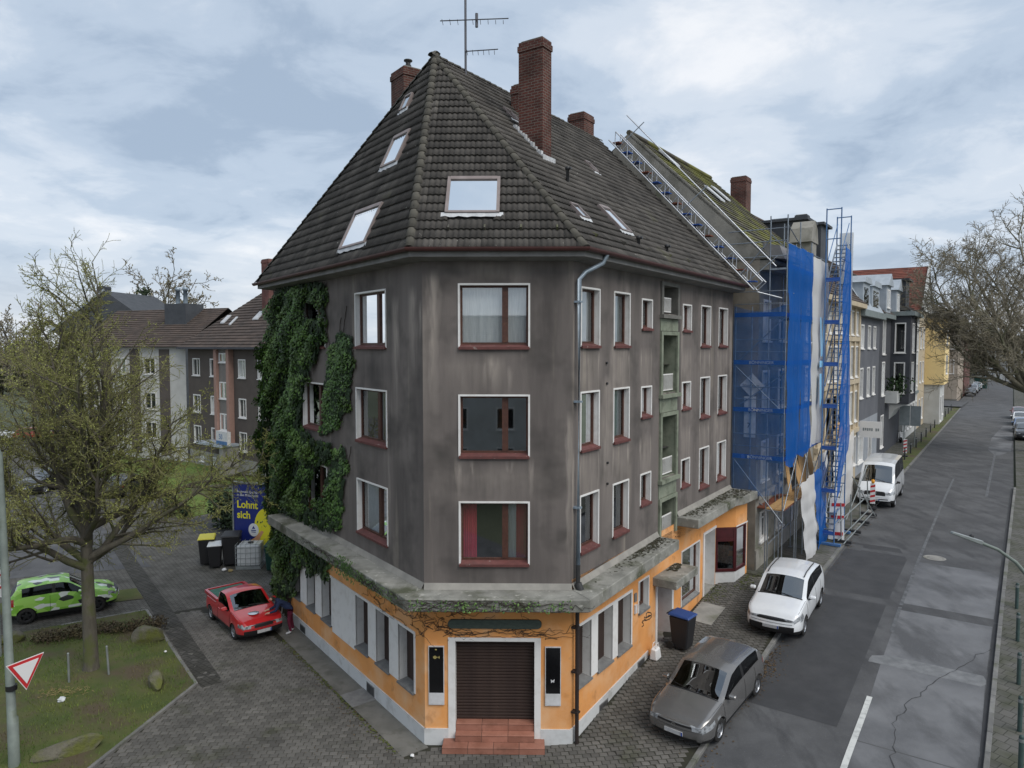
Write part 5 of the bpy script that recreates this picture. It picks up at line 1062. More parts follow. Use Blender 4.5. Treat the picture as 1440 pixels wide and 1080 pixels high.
FSd = Fr(F2(146, 1.3, 0), -NR, -R); mb = MB(); hs = [(a, a + 1.4, z, z + 2) for a in (.4,) for z in (4.0, 8.0)]; wall_holes(mb, FSd, 0, 8, 1, 12, hs); block(mb, F2, 146, 168, -10, 1.3, 1, 12); mb.build('wall', 'red_brick', t, recalc=False)
for h in hs: pane_window(FSd, *h, t, q=.01, deep=.05)
ridge_roof(F2, 146, 168, 1.6, 12, -4.3, 16.5, -10, 'brown_tile', t)
t = thing('white_cottage', F2(200, 0, 1.6), 'white half-timbered house at the far end of the street', 'house')
FSd = Fr(F2(215, 12, 0), -NR, -R); mb = MB(); mb.box(FSd, 0, 9, -10, 0, 1, 10); mb.build('wall', 'pale_facade', t); mb = MB()
for i in range(7): mb.box(FSd, i * 1.45, i * 1.45 + .2, 0, .05, 1.5, 10)
for z in (3.5, 5.5, 7.5): mb.box(FSd, 0, 9, .0, .06, z, z + .2)
mb.build('timber_frame', 'dark_facade', t); mb = MB(); mb.add([FSd(a, q, z) for q in (-10, .5) for a, z in ((-.5, 9.8), (9.5, 9.8), (4.5, 14.5))], [(0, 1, 2), (5, 4, 3), (0, 3, 4, 1), (1, 4, 5, 2), (2, 5, 3, 0)]); mb.build('roof', 'brown_tile', t)

# ------------------------------------------------------------------ scaffold
pm('steel_tube', (.3, .34, .38), (.2, .22, .25), scale=6, rough=.4, metal=.6)
pm('blue_steel', (.05, .13, .3), (.08, .18, .36), scale=4, rough=.5)
pm('blue_board', (.02, .075, .3), (.03, .1, .36), scale=3, rough=.6)
pm('plywood', (.45, .28, .12), (.36, .21, .09), scale=5, rough=.8, stretch=(1, 1, .3))
pm('rust_board', (.22, .07, .04), (.16, .06, .04), scale=4, rough=.8)
netmat('net_blue', (.025, .16, .56), holes=.18, back=.45); netmat('net_blue_thin', (.03, .18, .5), holes=.62, back=.4); netmat('net_white', (.84, .85, .86), holes=.10, back=.4); netmat('net_white_thin', (.6, .62, .66), holes=.45)
sc = thing('scaffold', PR(13.6, 2, 0), 'facade scaffold wrapped in blue and white debris netting on the pavement', 'scaffold')
LV = [4.0, 6.0, 7.95, 9.9, 11.85, 13.8]; SB = [13.58, 15.75, 17.95, 21.2]; Q0, Q1 = 1.42, 2.08
def tb(name, pts, mat='steel_tube', r_=.026, parent=None, n=6): mb = MB(); mb.tube(pts, r_, n); return mb.build(name, mat, parent or sc)
for k, s in enumerate(SB):
    for q in (Q0, Q1): z0 = zsq(s, q); tb('standard', [FR(s, q, z0 + .04), FR(s, q, 15.9 if k < 2 else 15.3)]); mb = MB(); mb.box(FR, s - .08, s + .08, q - .08, q + .08, z0 - .0, z0 + .03); mb.build('base_plate', 'steel_tube', sc)
    for z in LV: tb('transom', [FR(s, Q0, z - .05), FR(s, Q1, z - .05)])
    if k == 0: tb('transom', [FR(s, Q0, 15.75), FR(s, Q1, 15.75)])
for a, b in zip(SB[:-1], SB[1:]):
    for z in LV:
        mb = MB(); mb.box(FR, a + .03, b - .03, Q0, Q0 + .31, z - .03, z + .02); mb.box(FR, a + .03, b - .03, Q1 - .32, Q1 - .02, z - .03, z + .02); mb.build('deck', 'plywood' if z < 5 else 'steel_tube', sc)
        if z > 5:
            mb = MB(); mb.box(FR, a, b, Q1 - .01, Q1 + .02, z + .02, z + .17); mb.build('toe_board', 'blue_board', sc)
            for dz in (.5, 1.0): tb('guard_rail', [FR(a, Q1, z + dz), FR(b, Q1, z + dz)], r_=.02)
    tb('diagonal_brace', [FR(a, Q1 + .04, LV[0]), FR(b, Q1 + .04, LV[1])], r_=.022); tb('guard_rail', [FR(a, Q0, 15.2), FR(b, Q0, 14.9)], r_=.022)
# end bay facing the corner building
for i, z in enumerate(LV[1:5]):
    mb = MB(); mb.box(FR, 13.5, 13.53, .05, Q1, z + .02, z + .2); tbo = mb.build('toe_board', 'blue_board', sc)
    FT = Fr(FR(13.495, .05, 0), NR, -R)
    if i < 3: text_mesh('board_lettering', 'BÖNNINGER', .17, 'white_panel', FT, .62, .006, z + .05, tbo)
    for dz in (.55, 1.05): tb('guard_rail', [FR(13.55, .05, z + dz), FR(13.55, Q1, z + dz)], r_=.02)
for (q0, z0, q1, z1) in ((.05, LV[1], Q1, LV[0] - .5), (.05, LV[3], Q1, LV[2]), (Q1, LV[4], .05, LV[3]), (Q1, LV[3] - .3, .3, LV[2] + .3)): tb('diagonal_brace', [FR(13.56, q0, z0), FR(13.56, q1, z1)], r_=.024)
for q in (.08, .75): tb('standard', [FR(13.57, q, 4.75), FR(13.57, q, 12.3)])
for z in (14.3, 14.9, 15.4): tb('guard_rail', [FR(13.6, -1.4 + (z - 14.3), z), FR(13.6, Q1, z)], r_=.022)
tb('diagonal_brace', [FR(13.6, -.3, 13.0), FR(13.6, Q0, 15.0)], r_=.024); tb('diagonal_brace', [FR(13.6, Q1, 15.5), FR(18.7, Q1, 14.2)], r_=.024)
for a in (14.4, 15.6): tb('standard', [FR(a, 1.3, zsq(a, 1.3)), FR(a, 1.3, 4.6)]); tb('standard', [FR(a + 1.6, 2.1, zsq(a, 2.1)), FR(a + 1.6, 2.1, 4.6)])
tb('guard_rail', [FR(14.4, 1.3, 2.3), FR(18.0, 1.35, 2.5)]); tb('guard_rail', [FR(14.4, 1.35, 3.9), FR(21, 1.35, 3.95)]); tb('diagonal_brace', [FR(13.6, .3, 4.7), FR(15.6, 1.6, 3.2)])
def net(name, mat, f, nu, nv, amp, seed, parent=None):
    rr = random.Random(seed); ph = [rr.uniform(0, 6) for _ in range(8)]; mb = MB(); vs = []
    for i in range(nu + 1):
        for j in range(nv + 1):
            u, v = i / nu, j / nv; d = amp * (math.sin(u * 9 + ph[0] + 2 * math.sin(v * 5 + ph[1])) * .6 + math.sin(v * 17 + ph[2] + u * 3) * .35 + .4 * math.sin(u * 23 + v * 4 + ph[3]) + .5 * abs(math.sin(v * math.pi * 5)))
            vs.append(f(u, v, d))
    n = nv + 1; mb.add(vs, [(i * n + j, (i + 1) * n + j, (i + 1) * n + j + 1, i * n + j + 1) for i in range(nu) for j in range(nv)], 0, True); return mb.build(name, mat, parent or sc, recalc=False)
for k in range(2):
    a, b = SB[k] + .01, SB[k + 1] - .03
    net('netting', 'net_blue', lambda u, v, d, a=a, b=b, k=k: FR(a + (b - a) * u, Q1 + .07 + d, (5.95 + .15 * k - .3 * math.sin(u * 3.1) * (1 - v)) * (1 - v) + (14.75 + .05 * k) * v), 22, 60, .06, k)
w_ = net('netting', 'net_white', lambda u, v, d: FR(SB[2] + (3.15 + .12 * math.sin(v * 9)) * u, Q1 + .08 + d, 6.1 * (1 - v) + 14.7 * v), 20, 60, .07, 5)
pm('print_blue', (.25, .55, .8), rough=.8)
FN = Fr(FR(SB[2], Q1 + .26, 0), R, NR); mb = MB()
for dx, z0, z1, t_ in ((-.38, 11.0, 12.0, .5), (.38, 11.0, 12.0, -.5)): mb.add([FN(1.25 + dx, 0, z1), FN(1.25 + dx + .22, 0, z1), FN(1.25 + dx + .22 + t_ * .6, 0, 10.2), FN(1.25 + dx + t_ * .6, 0, 10.2)], [(0, 1, 2, 3)])
mb.quad(FN(.95, 0, 9.7), FN(1.6, 0, 9.7), FN(1.6, 0, 10.0), FN(.95, 0, 10.0)); mb.add([FN(1.0, 0, 9.4), FN(1.5, 0, 9.4), FN(1.6, 0, 8.2), FN(1.2, 0, 7.8)], [(0, 1, 2, 3)]); mb.build('netting_print', 'print_blue', w_, recalc=False)
net('netting', 'net_blue_thin', lambda u, v, d: FR(13.48 - d * .6, .02 + 2.08 * u, (4.75 - .25 * math.sin(u * 3.14)) * (1 - v) + (12.35 - .25 * math.sin(u * 3.14)) * v), 20, 40, .03, 9)
net('netting', 'net_white', lambda u, v, d: FR(15.7 + 2.5 * u, Q1 + .25 + d + .2 * (1 - v), (zsq(16, 2) + .03) * (1 - v) + (4.75 + .15 * u) * v), 16, 30, .07, 11)
net('netting', 'net_blue', lambda u, v, d: FR(18.2 + 2.2 * u, Q1 + .28 + d + .2 * (1 - v), (zsq(18, 2) + .03) * (1 - v) + (4.9 + .25 * u) * v), 16, 30, .07, 12)
net('netting', 'net_white', lambda u, v, d: FR(20.6 + 2.6 * u, Q1 - .1 + d, (zsq(20, 2) + .1) * (1 - v) + 5.3 * v), 14, 24, .06, 13)
net('netting', 'net_white', lambda u, v, d: FR(23.5 + 6.5 * u, Q1 + .1 + d, (zsq(25, 2) + .05) * (1 - v) + (5.2 + .5 * u) * v), 20, 20, .06, 14)
for a, q, z, w_, h, tl_ in ((16.3, 1.7, 4.2, .5, 2.0, .3), (17.6, 1.8, 4.4, .9, 1.6, -.3), (19.3, 1.6, 4.0, 1.4, 2.2, .2), (20.8, 1.7, 4.0, 1.0, 1.9, 0), (27.5, 1.9, 5.3, 2.0, .9, 0)):
    mb = MB(); mb.hexa([FR(a, q, z), FR(a + w_, q, z), FR(a + w_, q + .03, z), FR(a, q + .03, z), FR(a + tl_, q - .4, z + h), FR(a + w_ + tl_, q - .4, z + h), FR(a + w_ + tl_, q - .37, z + h), FR(a + tl_, q - .37, z + h)]); mb.build('plywood_board', 'plywood', sc)
mb = MB(); mb.box(FR, 14.2, 17.5, .9, 2.0, 3.85, 3.9); mb.build('deck', 'rust_board', sc)
FT = Fr(FR(13.62, .05, 0), NR, -R); tk = MB(); tk.add([FT(.72 + dx, 0, 9.05 + dz) for dx, dz in ((0, .52), (.5, 0), (0, -.52), (-.5, 0))], [(0, 1, 2, 3)]); bn = tk.build('scaffold_banner', 'white_panel', sc, recalc=False); text_mesh('banner_lettering', 'Bönninger', .17, 'grey_sill', FT, .33, .004, 9.0, bn)
mb = MB(); mb.box(FT, .42, .9, -.0, .02, 6.9, 8.6); bn = mb.build('scaffold_sign', 'white_panel', sc); text_mesh('sign_lettering', 'T\n\n7', .3, 'dark_metal', FT, .55, .024, 7.9, bn)
# stair tower
TQ0, TQ1, TS0, TS1 = 2.42, 3.05, 19.35, 21.9
st = thing('scaffold_stair_tower', PR(TS0, TQ0, 0), 'narrow scaffold stair tower with steel flights on the kerb side of the scaffold', 'scaffold')
for s in (TS0, TS1):
    for q in (TQ0, TQ1): tb('standard', [FR(s, q, zsq(s, q) + .05), FR(s, q, 17.0)], 'blue_steel', .028, st)
    for z in [1.9, 3.9, 5.9, 7.85, 9.8, 11.75, 13.7, 15.6, 16.95]: tb('transom', [FR(s, TQ0, z), FR(s, TQ1, z)], 'blue_steel', .026, st)
for i, z in enumerate([1.9, 3.9, 5.9, 7.85, 9.8, 11.75, 13.7]):
    for q in (TQ0 + .06, TQ1 - .06): tb('stair_stringer', [FR(TS0 + .15, q, z), FR(TS1 - .2, q, z + 1.95)], 'steel_tube', .035, st); tb('handrail', [FR(TS0 + .15, q, z + .95), FR(TS1 - .2, q, z + 2.9)], 'blue_steel', .02, st)
    for k in range(9): f = (k + .5) / 9; s = TS0 + .15 + (TS1 - TS0 - .35) * f; mb = MB(); mb.box(FR, s, s + .18, TQ0 + .06, TQ1 - .06, z + 1.95 * f, z + 1.95 * f + .035); mb.build('stair_tread', 'steel_tube', st)
    mb = MB(); mb.box(FR, TS0 - .02, TS0 + .02, TQ0, TQ1, z - .05, z + .13); mb.build('toe_board', 'blue_board', st)
    for dz in (.5, 1.0): tb('guard_rail', [FR(TS0, TQ1, z + dz), FR(TS1, TQ1, z + dz)], 'blue_steel', .02, st)
for s in (TS0 - .1, TS1 - .1): mb = MB(); mb.box(FR, s, s + .2, TQ0 - .45, TQ1 + .3, zsq(s, 3) + .02, zsq(s, 3) + .12); mb.build('sill_beam', 'blue_steel', st)
net('netting', 'net_blue', lambda u, v, d: FR(TS0 + .35 + (TS1 - TS0 - .3) * u - .15 * (1 - v), TQ1 + .07 + d, (3.4 + 2.2 * u) * (1 - v) + (15.5 - .4 * u) * v), 14, 50, .06, 21, st)
net('netting', 'net_white', lambda u, v, d: FR(TS1 + .1 + d, TQ0 + .1 + (TQ1 - TQ0) * u, 12.4 * (1 - v) + 16.2 * v), 8, 24, .03, 22, st)
# roof girder with steps along the gable
gd = thing('lattice_girder', FR(13.2, .9, 12.75), 'aluminium lattice roof girder with blue steps climbing along the gable wall', 'girder')
pm('aluminium', (.55, .57, .6), (.45, .47, .5), scale=5, rough=.35, metal=.5)
ga, gb = np.array([.95, 12.85]), np.array([-5.5, 19.75]); gl_ = np.linalg.norm(gb - ga); gt = (gb - ga) / gl_; gn = np.array([gt[1], -gt[0]]); gn = gn if gn[1] > 0 else -gn
def GP(s, t_, h): p = ga + gt * t_ + gn * h; return FR(s, p[0], p[1])
for s in (12.75, 13.25):
    for h in (.1, .55): tb('chord', [GP(s, 0, h), GP(s, gl_, h)], 'aluminium', .03, gd)
    n = 22
    for i in range(n): tb('lacing', [GP(s, gl_ * i / n, .1), GP(s, gl_ * (i + (1 if i % 2 else 0)) / n, .55)], 'aluminium', .02, gd, 5)
for i in range(14):
    t_ = gl_ * (i + .5) / 14; p = ga + gt * t_ + gn * .22; mb = MB(); mb.box(FR, 12.78, 13.22, p[0] - .16, p[0] + .16, p[1], p[1] + .04); mb.build('step_board', 'rust_board' if i % 3 == 1 else 'blue_board', gd)
tb('handrail', [GP(13.3, .2, 1.25), GP(13.3, gl_ + .4, 1.3)], 'aluminium', .028, gd)
for f in (.05, .5, .95): tb('rail_post', [GP(13.0, gl_ * f, .1), GP(13.32, gl_ * f, 1.6)], 'steel_tube', .022, gd)
tb('chord', [GP(13.0, -.1, .1), FR(13.6, 1.9, 12.6)], 'aluminium', .03, gd)
# ------------------------------------------------------------------ vehicles
def paint(name, c, metal=.0, rough=.3, coat=1.0): return pm(name, c, rough=rough, metal=metal, coat=coat, spec=.5, c2=tuple(v * .93 for v in c), scale=2)
paint('paint_grey', (.22, .215, .21), .6, .26); paint('paint_white', (.74, .76, .78)); paint('paint_van', (.68, .7, .72)); paint('paint_red', (.50, .02, .022)); paint('paint_black', (.012, .012, .014)); paint('paint_blue', (.1, .17, .32), .3); paint('paint_silver', (.4, .41, .42), .6); paint('paint_teal', (.12, .2, .2), .4); paint('paint_maroon', (.16, .03, .03))
pm('tyre', (.014, .014, .014), (.022, .021, .02), scale=12, rough=.85); pm('rim', (.42, .43, .45), rough=.3, metal=.8); pm('rim_dark', (.03, .03, .032), rough=.35, metal=.4)
pm('black_trim', (.014, .014, .015), rough=.45); pm('sign_blue_far', (.02, .06, .3), rough=.4); pm('chrome', (.6, .61, .63), rough=.15, metal=.9); pm('plate', (.5, .5, .5), (.4, .4, .41), scale=12, rough=.4); pm('tail_red', (.3, .008, .008), rough=.2, coat=.5); pm('headlamp', (.34, .36, .38), (.10, .105, .11), scale=6, rough=.12, coat=1, ramp=(.45, .6))
glassmat('car_glass', tint=(.16, .17, .18), refl=.22, rough=.01)
glassmat('car_glass_side', tint=(.1, .1, .11), refl=.03, rough=.02, gcol=(.6, .62, .64))
def camo():
    m = bpy.data.materials.new('camo_green'); m.use_nodes = True; t = m.node_tree; b = t.nodes['Principled BSDF']; b.inputs['Roughness'].default_value = .35; b.inputs['Coat Weight'].default_value = .4
    c = t.nodes.new('ShaderNodeTexCoord'); mp = t.nodes.new('ShaderNodeMapping'); mp.inputs['Scale'].default_value = (.9, 1.2, 1.9); mp.inputs['Rotation'].default_value = (0, rad(25), 0); t.links.new(c.outputs['Object'], mp.inputs[0])
    def layer(sc, off):
        m2 = t.nodes.new('ShaderNodeMapping'); m2.inputs['Location'].default_value = (off, off * 1.7, 0); t.links.new(mp.outputs[0], m2.inputs[0]); v = t.nodes.new('ShaderNodeTexVoronoi'); v.feature = 'F1'; v.inputs['Scale'].default_value = sc; t.links.new(m2.outputs[0], v.inputs['Vector']); return v.outputs['Color']
    s1 = t.nodes.new('ShaderNodeSeparateColor'); t.links.new(layer(3.6, 2.0), s1.inputs[0])
    r = t.nodes.new('ShaderNodeValToRGB'); r.color_ramp.interpolation = 'CONSTANT'; el = r.color_ramp.elements
    cols = [(0, (.2, .44, .05)), (.34, (.3, .55, .1)), (.62, (.62, .66, .62)), (.78, (.025, .03, .028)), (.86, (.2, .44, .05)), (.94, (.45, .6, .3))]
    while len(el) < len(cols): el.new(.5)
    for e, (p, cc) in zip(el, cols): e.position = p; e.color = (*cc, 1)
    t.links.new(s1.outputs[0], r.inputs[0]); t.links.new(r.outputs[0], b.inputs['Base Color']); M['camo_green'] = m
camo()
def lerp_prof(pts, x):
    xs = [p[0] for p in pts]; ys = [p[1] for p in pts]; return float(np.interp(x, xs, ys))
def smooth_prof(pts, x, h=.1): return sum(lerp_prof(pts, x + h * k) * w_ for k, w_ in ((-1, .2), (-.5, .2), (0, .2), (.5, .2), (1, .2)))
def make_wheel(parent, x, y, r_, wd, rim='rim', spokes=5):
    sg = 1 if y > 0 else -1; mb = MB(); n = 28; prof = [(.62, .5), (.9, .5), (.98, .42), (1.0, .25), (1.0, -.25), (.98, -.42), (.9, -.5), (.62, -.5)]
    vs = [(x + r_ * p * math.cos(2 * math.pi * j / n), y + wd * q, r_ + r_ * p * math.sin(2 * math.pi * j / n)) for p, q in prof for j in range(n)]
    mb.add(vs, [(i * n + j, i * n + (j + 1) % n, (i + 1) * n + (j + 1) % n, (i + 1) * n + j) for i in range(len(prof) - 1) for j in range(n)], 0, True); w_ = mb.build('wheel', 'tyre', parent)
    mb = MB(); yo = y + sg * wd * .4; yi = y - sg * wd * .05
    for p0, p1, ya, yb in ((.64, .58, y + sg * wd * .5, yo), (.58, .56, yo, yi)):
        vs = [(x + r_ * p * math.cos(2 * math.pi * j / n), yy, r_ + r_ * p * math.sin(2 * math.pi * j / n)) for p, yy in ((p0, ya), (p1, yb)) for j in range(n)]; mb.add(vs, [(j, (j + 1) % n, n + (j + 1) % n, n + j) for j in range(n)], 0, True)
    for k in range(spokes):
        a = 2 * math.pi * k / spokes + .3; ca, sa = math.cos(a), math.sin(a)
        def P(rr, tt, yy): return (x + rr * ca - tt * sa, yy, r_ + rr * sa + tt * ca)
        mb.hexa([P(.05, -.045, yi), P(r_ * .58, -.03, yi), P(r_ * .58, .03, yi), P(.05, .045, yi), P(.05, -.045, yo), P(r_ * .58, -.03, yo - sg * .01), P(r_ * .58, .03, yo - sg * .01), P(.05, .045, yo)])
    mb.tube([(x, yi, r_), (x, yo + sg * .005, r_)], .07, 12); mb.build('rim', rim, w_)
    mb = MB(); mb.tube([(x, y - sg * wd * .2, r_), (x, y - sg * wd * .1, r_)], r_ * .6, 16); mb.build('brake_disc', 'black_trim', w_)
def make_car(name, label, cat, sp, group=None, detail=True):
    Lc, W, col = sp['L'] / 2, sp['W'] / 2, sp['paint']; root_ = thing(name, (0, 0, 0), label, cat, group, world=False)
    zt, x1, x2, x3, x4 = sp['zt'], *sp['glass']; fa, ra, wr_ = sp['fa'], sp['ra'], sp['wr']; belt = sp['belt']; tum = sp.get('tumble', .2)
    N = sp.get('N', 64)
    key = sorted({-Lc, Lc, x1, x2, x3, x4, fa - wr_ * 1.15, fa + wr_ * 1.15, ra - wr_ * 1.15, ra + wr_ * 1.15, *sp.get('pillars', [])}); xs = []
    for a, b in zip(key[:-1], key[1:]):
        k = max(1, round((b - a) / (2 * Lc) * N)); xs += [a + (b - a) * i / k for i in range(k)]
    xs.append(Lc); NB, NG, NT = 9, 5, 5
    def ring(x):
        e = max(0, (abs(x) - (Lc - .55)) / .55); pl = 1 - sp.get('round', .2) * e ** 2.4; top = smooth_prof(zt, x, .05); zb = min(smooth_prof(belt, x, .1), top - .035); w = W * pl; z0 = sp['z0'] + .10 * e ** 2
        pts = []
        for i in range(NB + 1):
            f = i / NB; z = z0 + (zb - z0) * f; bul = 1 - .075 * (1 - min(1, f / .35)) ** 2 - .045 * max(0, (f - .55) / .45) ** 2; pts.append((w * bul, z))
        gh = top - zb; ry = w * .955 - tum * max(0, gh - .03) * 1.0; ry = max(ry, w * .5); re = top - min(.09, gh * .45)
        for i in range(1, NG + 1): f = i / NG; y = w * .955 + (ry - w * .955) * (f ** 1.25); pts.append((y, zb + (re - zb) * f))
        for i in range(1, NT + 1): f = i / NT; pts.append((ry * (1 - f ** 1.15), re + (top - re) * math.sin(f * math.pi / 2) ** .8))
        return pts
    RG = [ring(x) for x in xs]; K = NB + NG + NT + 1
    lean = sp.get('lean', .22)
    def warp(x, z):
        e = max(0, (abs(x) - (Lc - .5)) / .5); return x - math.copysign(1, x) * e ** 2 * (lean * max(0, z - .55) + .25 * max(0, .42 - z))
    def vert(i, k, sg):
        y, z = RG[i][k]; x = warp(xs[i], z)
        if k <= NB:
            for ax in (fa, ra):
                dx, dz = xs[i] - ax, z - wr_; r0 = wr_ * 1.13; rr = math.hypot(dx, dz)
                if abs(rr - r0) < .05 and rr > 1e-3 and z > sp['z0'] - .01: x, z = ax + dx / rr * r0 + (x - xs[i]), wr_ + dz / rr * r0
        return (x, sg * y, z)
    parts = {}
    def put_face(cls, vs):
        mb = parts.setdefault(cls, MB()); mb.add(vs, [tuple(range(len(vs)))], 0, True)
    for i in range(len(xs) - 1):
        xm = (xs[i] + xs[i + 1]) / 2
        for k in range(K - 1):
            zm = (RG[i][k][1] + RG[i][k + 1][1]) / 2; ym = (RG[i][k][0] + RG[i][k + 1][0]) / 2
            if k < NB and any(math.hypot(xm - ax, zm - wr_) < wr_ * 1.13 for ax in (fa, ra)): continue
            for sg in (1, -1):
                vs = [vert(i, k, sg), vert(i + 1, k, sg), vert(i + 1, k + 1, sg), vert(i, k + 1, sg)]
                if sg < 0: vs = vs[::-1]
                cls = 'body'; gh = (smooth_prof(zt, xm, .05) - smooth_prof(belt, xm, .1))
                if k >= NB + NG and k >= NB + NG + 0:
                    if x2 < xm < x1 and k > NB + NG: cls = 'windshield'
                    elif x4 < xm < x3 and k > NB + NG: cls = 'rear_window'
                elif NB < k + 0 and k < NB + NG - 0 and k >= NB + 1 - 0:
                    if sp['side'][0] < xm < sp['side'][1] and gh > .17: cls = 'side_window' if not any(abs(xm - p) < .06 for p in sp.get('bpil', [])) else 'window_pillar'
                if k <= 1 and sp.get('sill', True): cls = 'sill_trim'
                if k < NB:
                    hl = sp['head']
                    if xm > Lc - hl[0] and hl[1] < zm < hl[2]: cls = 'headlight'
                    tl_ = sp['tail']
                    if xm < -Lc + tl_[0] and tl_[1] < zm < tl_[2]: cls = 'taillight'
                elif k < NB + NG and xm < -Lc + sp['tail'][0] and sp['tail'][1] < zm < sp['tail'][2]: cls = 'taillight'
                if cls in ('headlight', 'taillight', 'side_window'): cls = (cls, sg)
                put_face(cls, vs)
    # end caps with their own grid
    for end, i in ((1, len(xs) - 1), (-1, 0)):
        NC = 12
        for k in range(K - 1):
            for c in range(NC):
                f0, f1 = -1 + 2 * c / NC, -1 + 2 * (c + 1) / NC
                def P(kk, f):
                    y, z = RG[i][kk]; x = warp(xs[i], z) + end * .10 * (1 - f * f) * (1 if z < .9 * zt[-1][1] + 9 else 1); return (x, y * f, z)
                vs = [P(k, f0), P(k, f1), P(k + 1, f1), P(k + 1, f0)]; zm = (RG[i][k][1] + RG[i][k + 1][1]) / 2; ym = RG[i][k][0] * (f0 + f1) / 2; cls = 'body'
                if end > 0:
                    for (za, zb_, yw) in sp['grille']:
                        if za < zm < zb_ and abs(ym) < yw: cls = 'grille'
                    if sp['head'][1] < zm < sp['head'][2] and abs(ym) > sp['head'][3]: cls = ('headlight', 1 if ym > 0 else -1)
                elif sp['tail'][1] < zm < sp['tail'][2] and abs(ym) > sp['tail'][3]: cls = ('taillight', 1 if ym > 0 else -1)
                if end < 0 and sp.get('hatch_glass') and zm > sp['hatch_glass'] and abs(ym) < W * .7 and zm < smooth_prof(zt, -Lc, .05) - .08: cls = 'rear_window'
                if zm < sp['z0'] + .14: cls = 'sill_trim'
                put_face(cls, vs)
    MT = dict(body=col, windshield='car_glass', rear_window='car_glass', side_window='car_glass_side', window_pillar='black_trim', sill_trim=sp.get('sillmat', 'black_trim'), headlight='headlamp', taillight='tail_red', grille='black_trim')
    for cls, mb in parts.items():
        nm = cls if isinstance(cls, str) else cls[0]; o = mb.build(nm, MT[nm], root_, recalc=False)
        bm = bmesh.new(); bm.from_mesh(o.data); bmesh.ops.remove_doubles(bm, verts=bm.verts, dist=.0015); bmesh.ops.recalc_face_normals(bm, faces=bm.faces)
        bm.to_mesh(o.data); bm.free()
    # inside: dark floor, seats, arch liners
    mb = MB(); mb.box(FX, -Lc + .5, Lc - .6, -W * .8, W * .8, sp['z0'] + .05, sp['z0'] + .4); mb.build('interior', 'black_trim', root_)
    if detail:
        for sx in (x2 - .35,) + ((x2 - 1.2,) if sp.get('rearseat', True) else ()):
            for sy in (-.36, .36): mb = MB(); zb = smooth_prof(belt, sx, .1); mb.hexa([(sx - .1, sy - .24, .3), (sx + .1, sy - .24, .3), (sx + .1, sy + .24, .3), (sx - .1, sy + .24, .3), (sx - .25, sy - .2, zb + .08), (sx - .12, sy - .2, zb + .08), (sx - .12, sy + .2, zb + .08), (sx - .25, sy + .2, zb + .08)]); mb.build('seat', 'rim_dark', root_, bevel=.04)
    for ax in (fa, ra):
        for sg in (1, -1):
            mb = MB(); n = 14
            vs = [(ax + wr_ * 1.13 * math.cos(math.pi * j / n), sg * yy, wr_ + wr_ * 1.13 * math.sin(math.pi * j / n)) for yy in (W * .93, W * .55) for j in range(n + 1)]; mb.add(vs, [(j, j + 1, n + 1 + j + 1, n + 1 + j) for j in range(n)], 0, True); mb.add(vs[n + 1:], [tuple(range(n + 1))]); mb.build('wheel_arch', 'black_trim', root_, recalc=False)
            make_wheel(root_, ax, sg * (W - .125), wr_, .21, sp.get('rim', 'rim'))
    if detail:
        for sg in (1, -1):
            mx_ = x1 - .28; zb = smooth_prof(belt, mx_, .1); mb = MB(); c = V((mx_, sg * (W + .1), zb + .10))
            mb.hexa([c + V((-.07, -sg * .1, -.07)), c + V((.07, -sg * .1, -.05)), c + V((.05, sg * .1, -.05)), c + V((-.07, sg * .1, -.06)), c + V((-.07, -sg * .1, .07)), c + V((.05, -sg * .1, .06)), c + V((.03, sg * .1, .05)), c + V((-.07, sg * .1, .06))]); mb.build('mirror', sp.get('mirror', col), root_, bevel=.03)
            mb = MB(); mb.tube([(mx_, sg * (W - .06), zb), (mx_, sg * (W + .05), zb + .05)], .03, 6); mb.build('mirror_arm', 'black_trim', root_)
            for hx in sp['handles']: zz = smooth_prof(belt, hx, .1) - .13; mb = MB(); mb.box(FX, hx - .09, hx + .09, sg * (W * .965) - .012, sg * (W * .965) + .03, zz - .015, zz + .02) ; mb.build('door_handle', col if not sp.get('chrome_handle') else 'chrome', root_, bevel=.008)
            for lx in sp['seams']:
                mb = MB(); zb = smooth_prof(belt, lx, .1)
                pts = []
                for f in np.linspace(.16, 1, 8):
                    z = sp['z0'] + (zb - sp['z0']) * f; bul = 1 - .075 * (1 - min(1, f / .35)) ** 2 - .045 * max(0, (f - .55) / .45) ** 2; pts.append((lx, sg * (W * bul + .001), z))
                mb.tube(pts, .006, 4, cap=False); mb.build('door_seam', 'black_trim', root_)
        if sp.get('wipers', True):
            for sy in (-.1, .42): mb = MB(); xa = x1 + .015; za = smooth_prof(zt, xa, .05); xb = x1 - .12; mb.tube([(xa, sy, za + .02), (x1 - .09, sy - .52, smooth_prof(zt, x1 - .09, .05) + .0)], .011, 4); mb.build('wiper', 'black_trim', root_)
            mb = MB(); pts = [(x1 + .03, f * W * .82, smooth_prof(zt, x1 + .03, .05) - .035 * abs(f) ** 3 + .004) for f in np.linspace(-1, 1, 12)]; mb.tube(pts, .018, 4); mb.build('cowl', 'black_trim', root_)
            for sg in (1, -1):
                pts = []
                for f in np.linspace(0, 1, 7): x = x1 + .03 + (Lc - .3 - x1) * f; k_ = ring(x); pts.append((warp(x, k_[NB + NG][1]), sg * k_[NB + NG][0] * (.99 - .04 * f), k_[NB + NG][1] + .004))
                mb = MB(); mb.tube(pts, .006, 4); mb.build('bonnet_seam', 'black_trim', root_)
        fx = warp(Lc, sp['plate_z']) + .10; mb = MB(); mb.box(FX, fx - .0, fx + .02, -.26, .26, sp['plate_z'] - .055, sp['plate_z'] + .055); mb.build('number_plate', 'plate', root_)
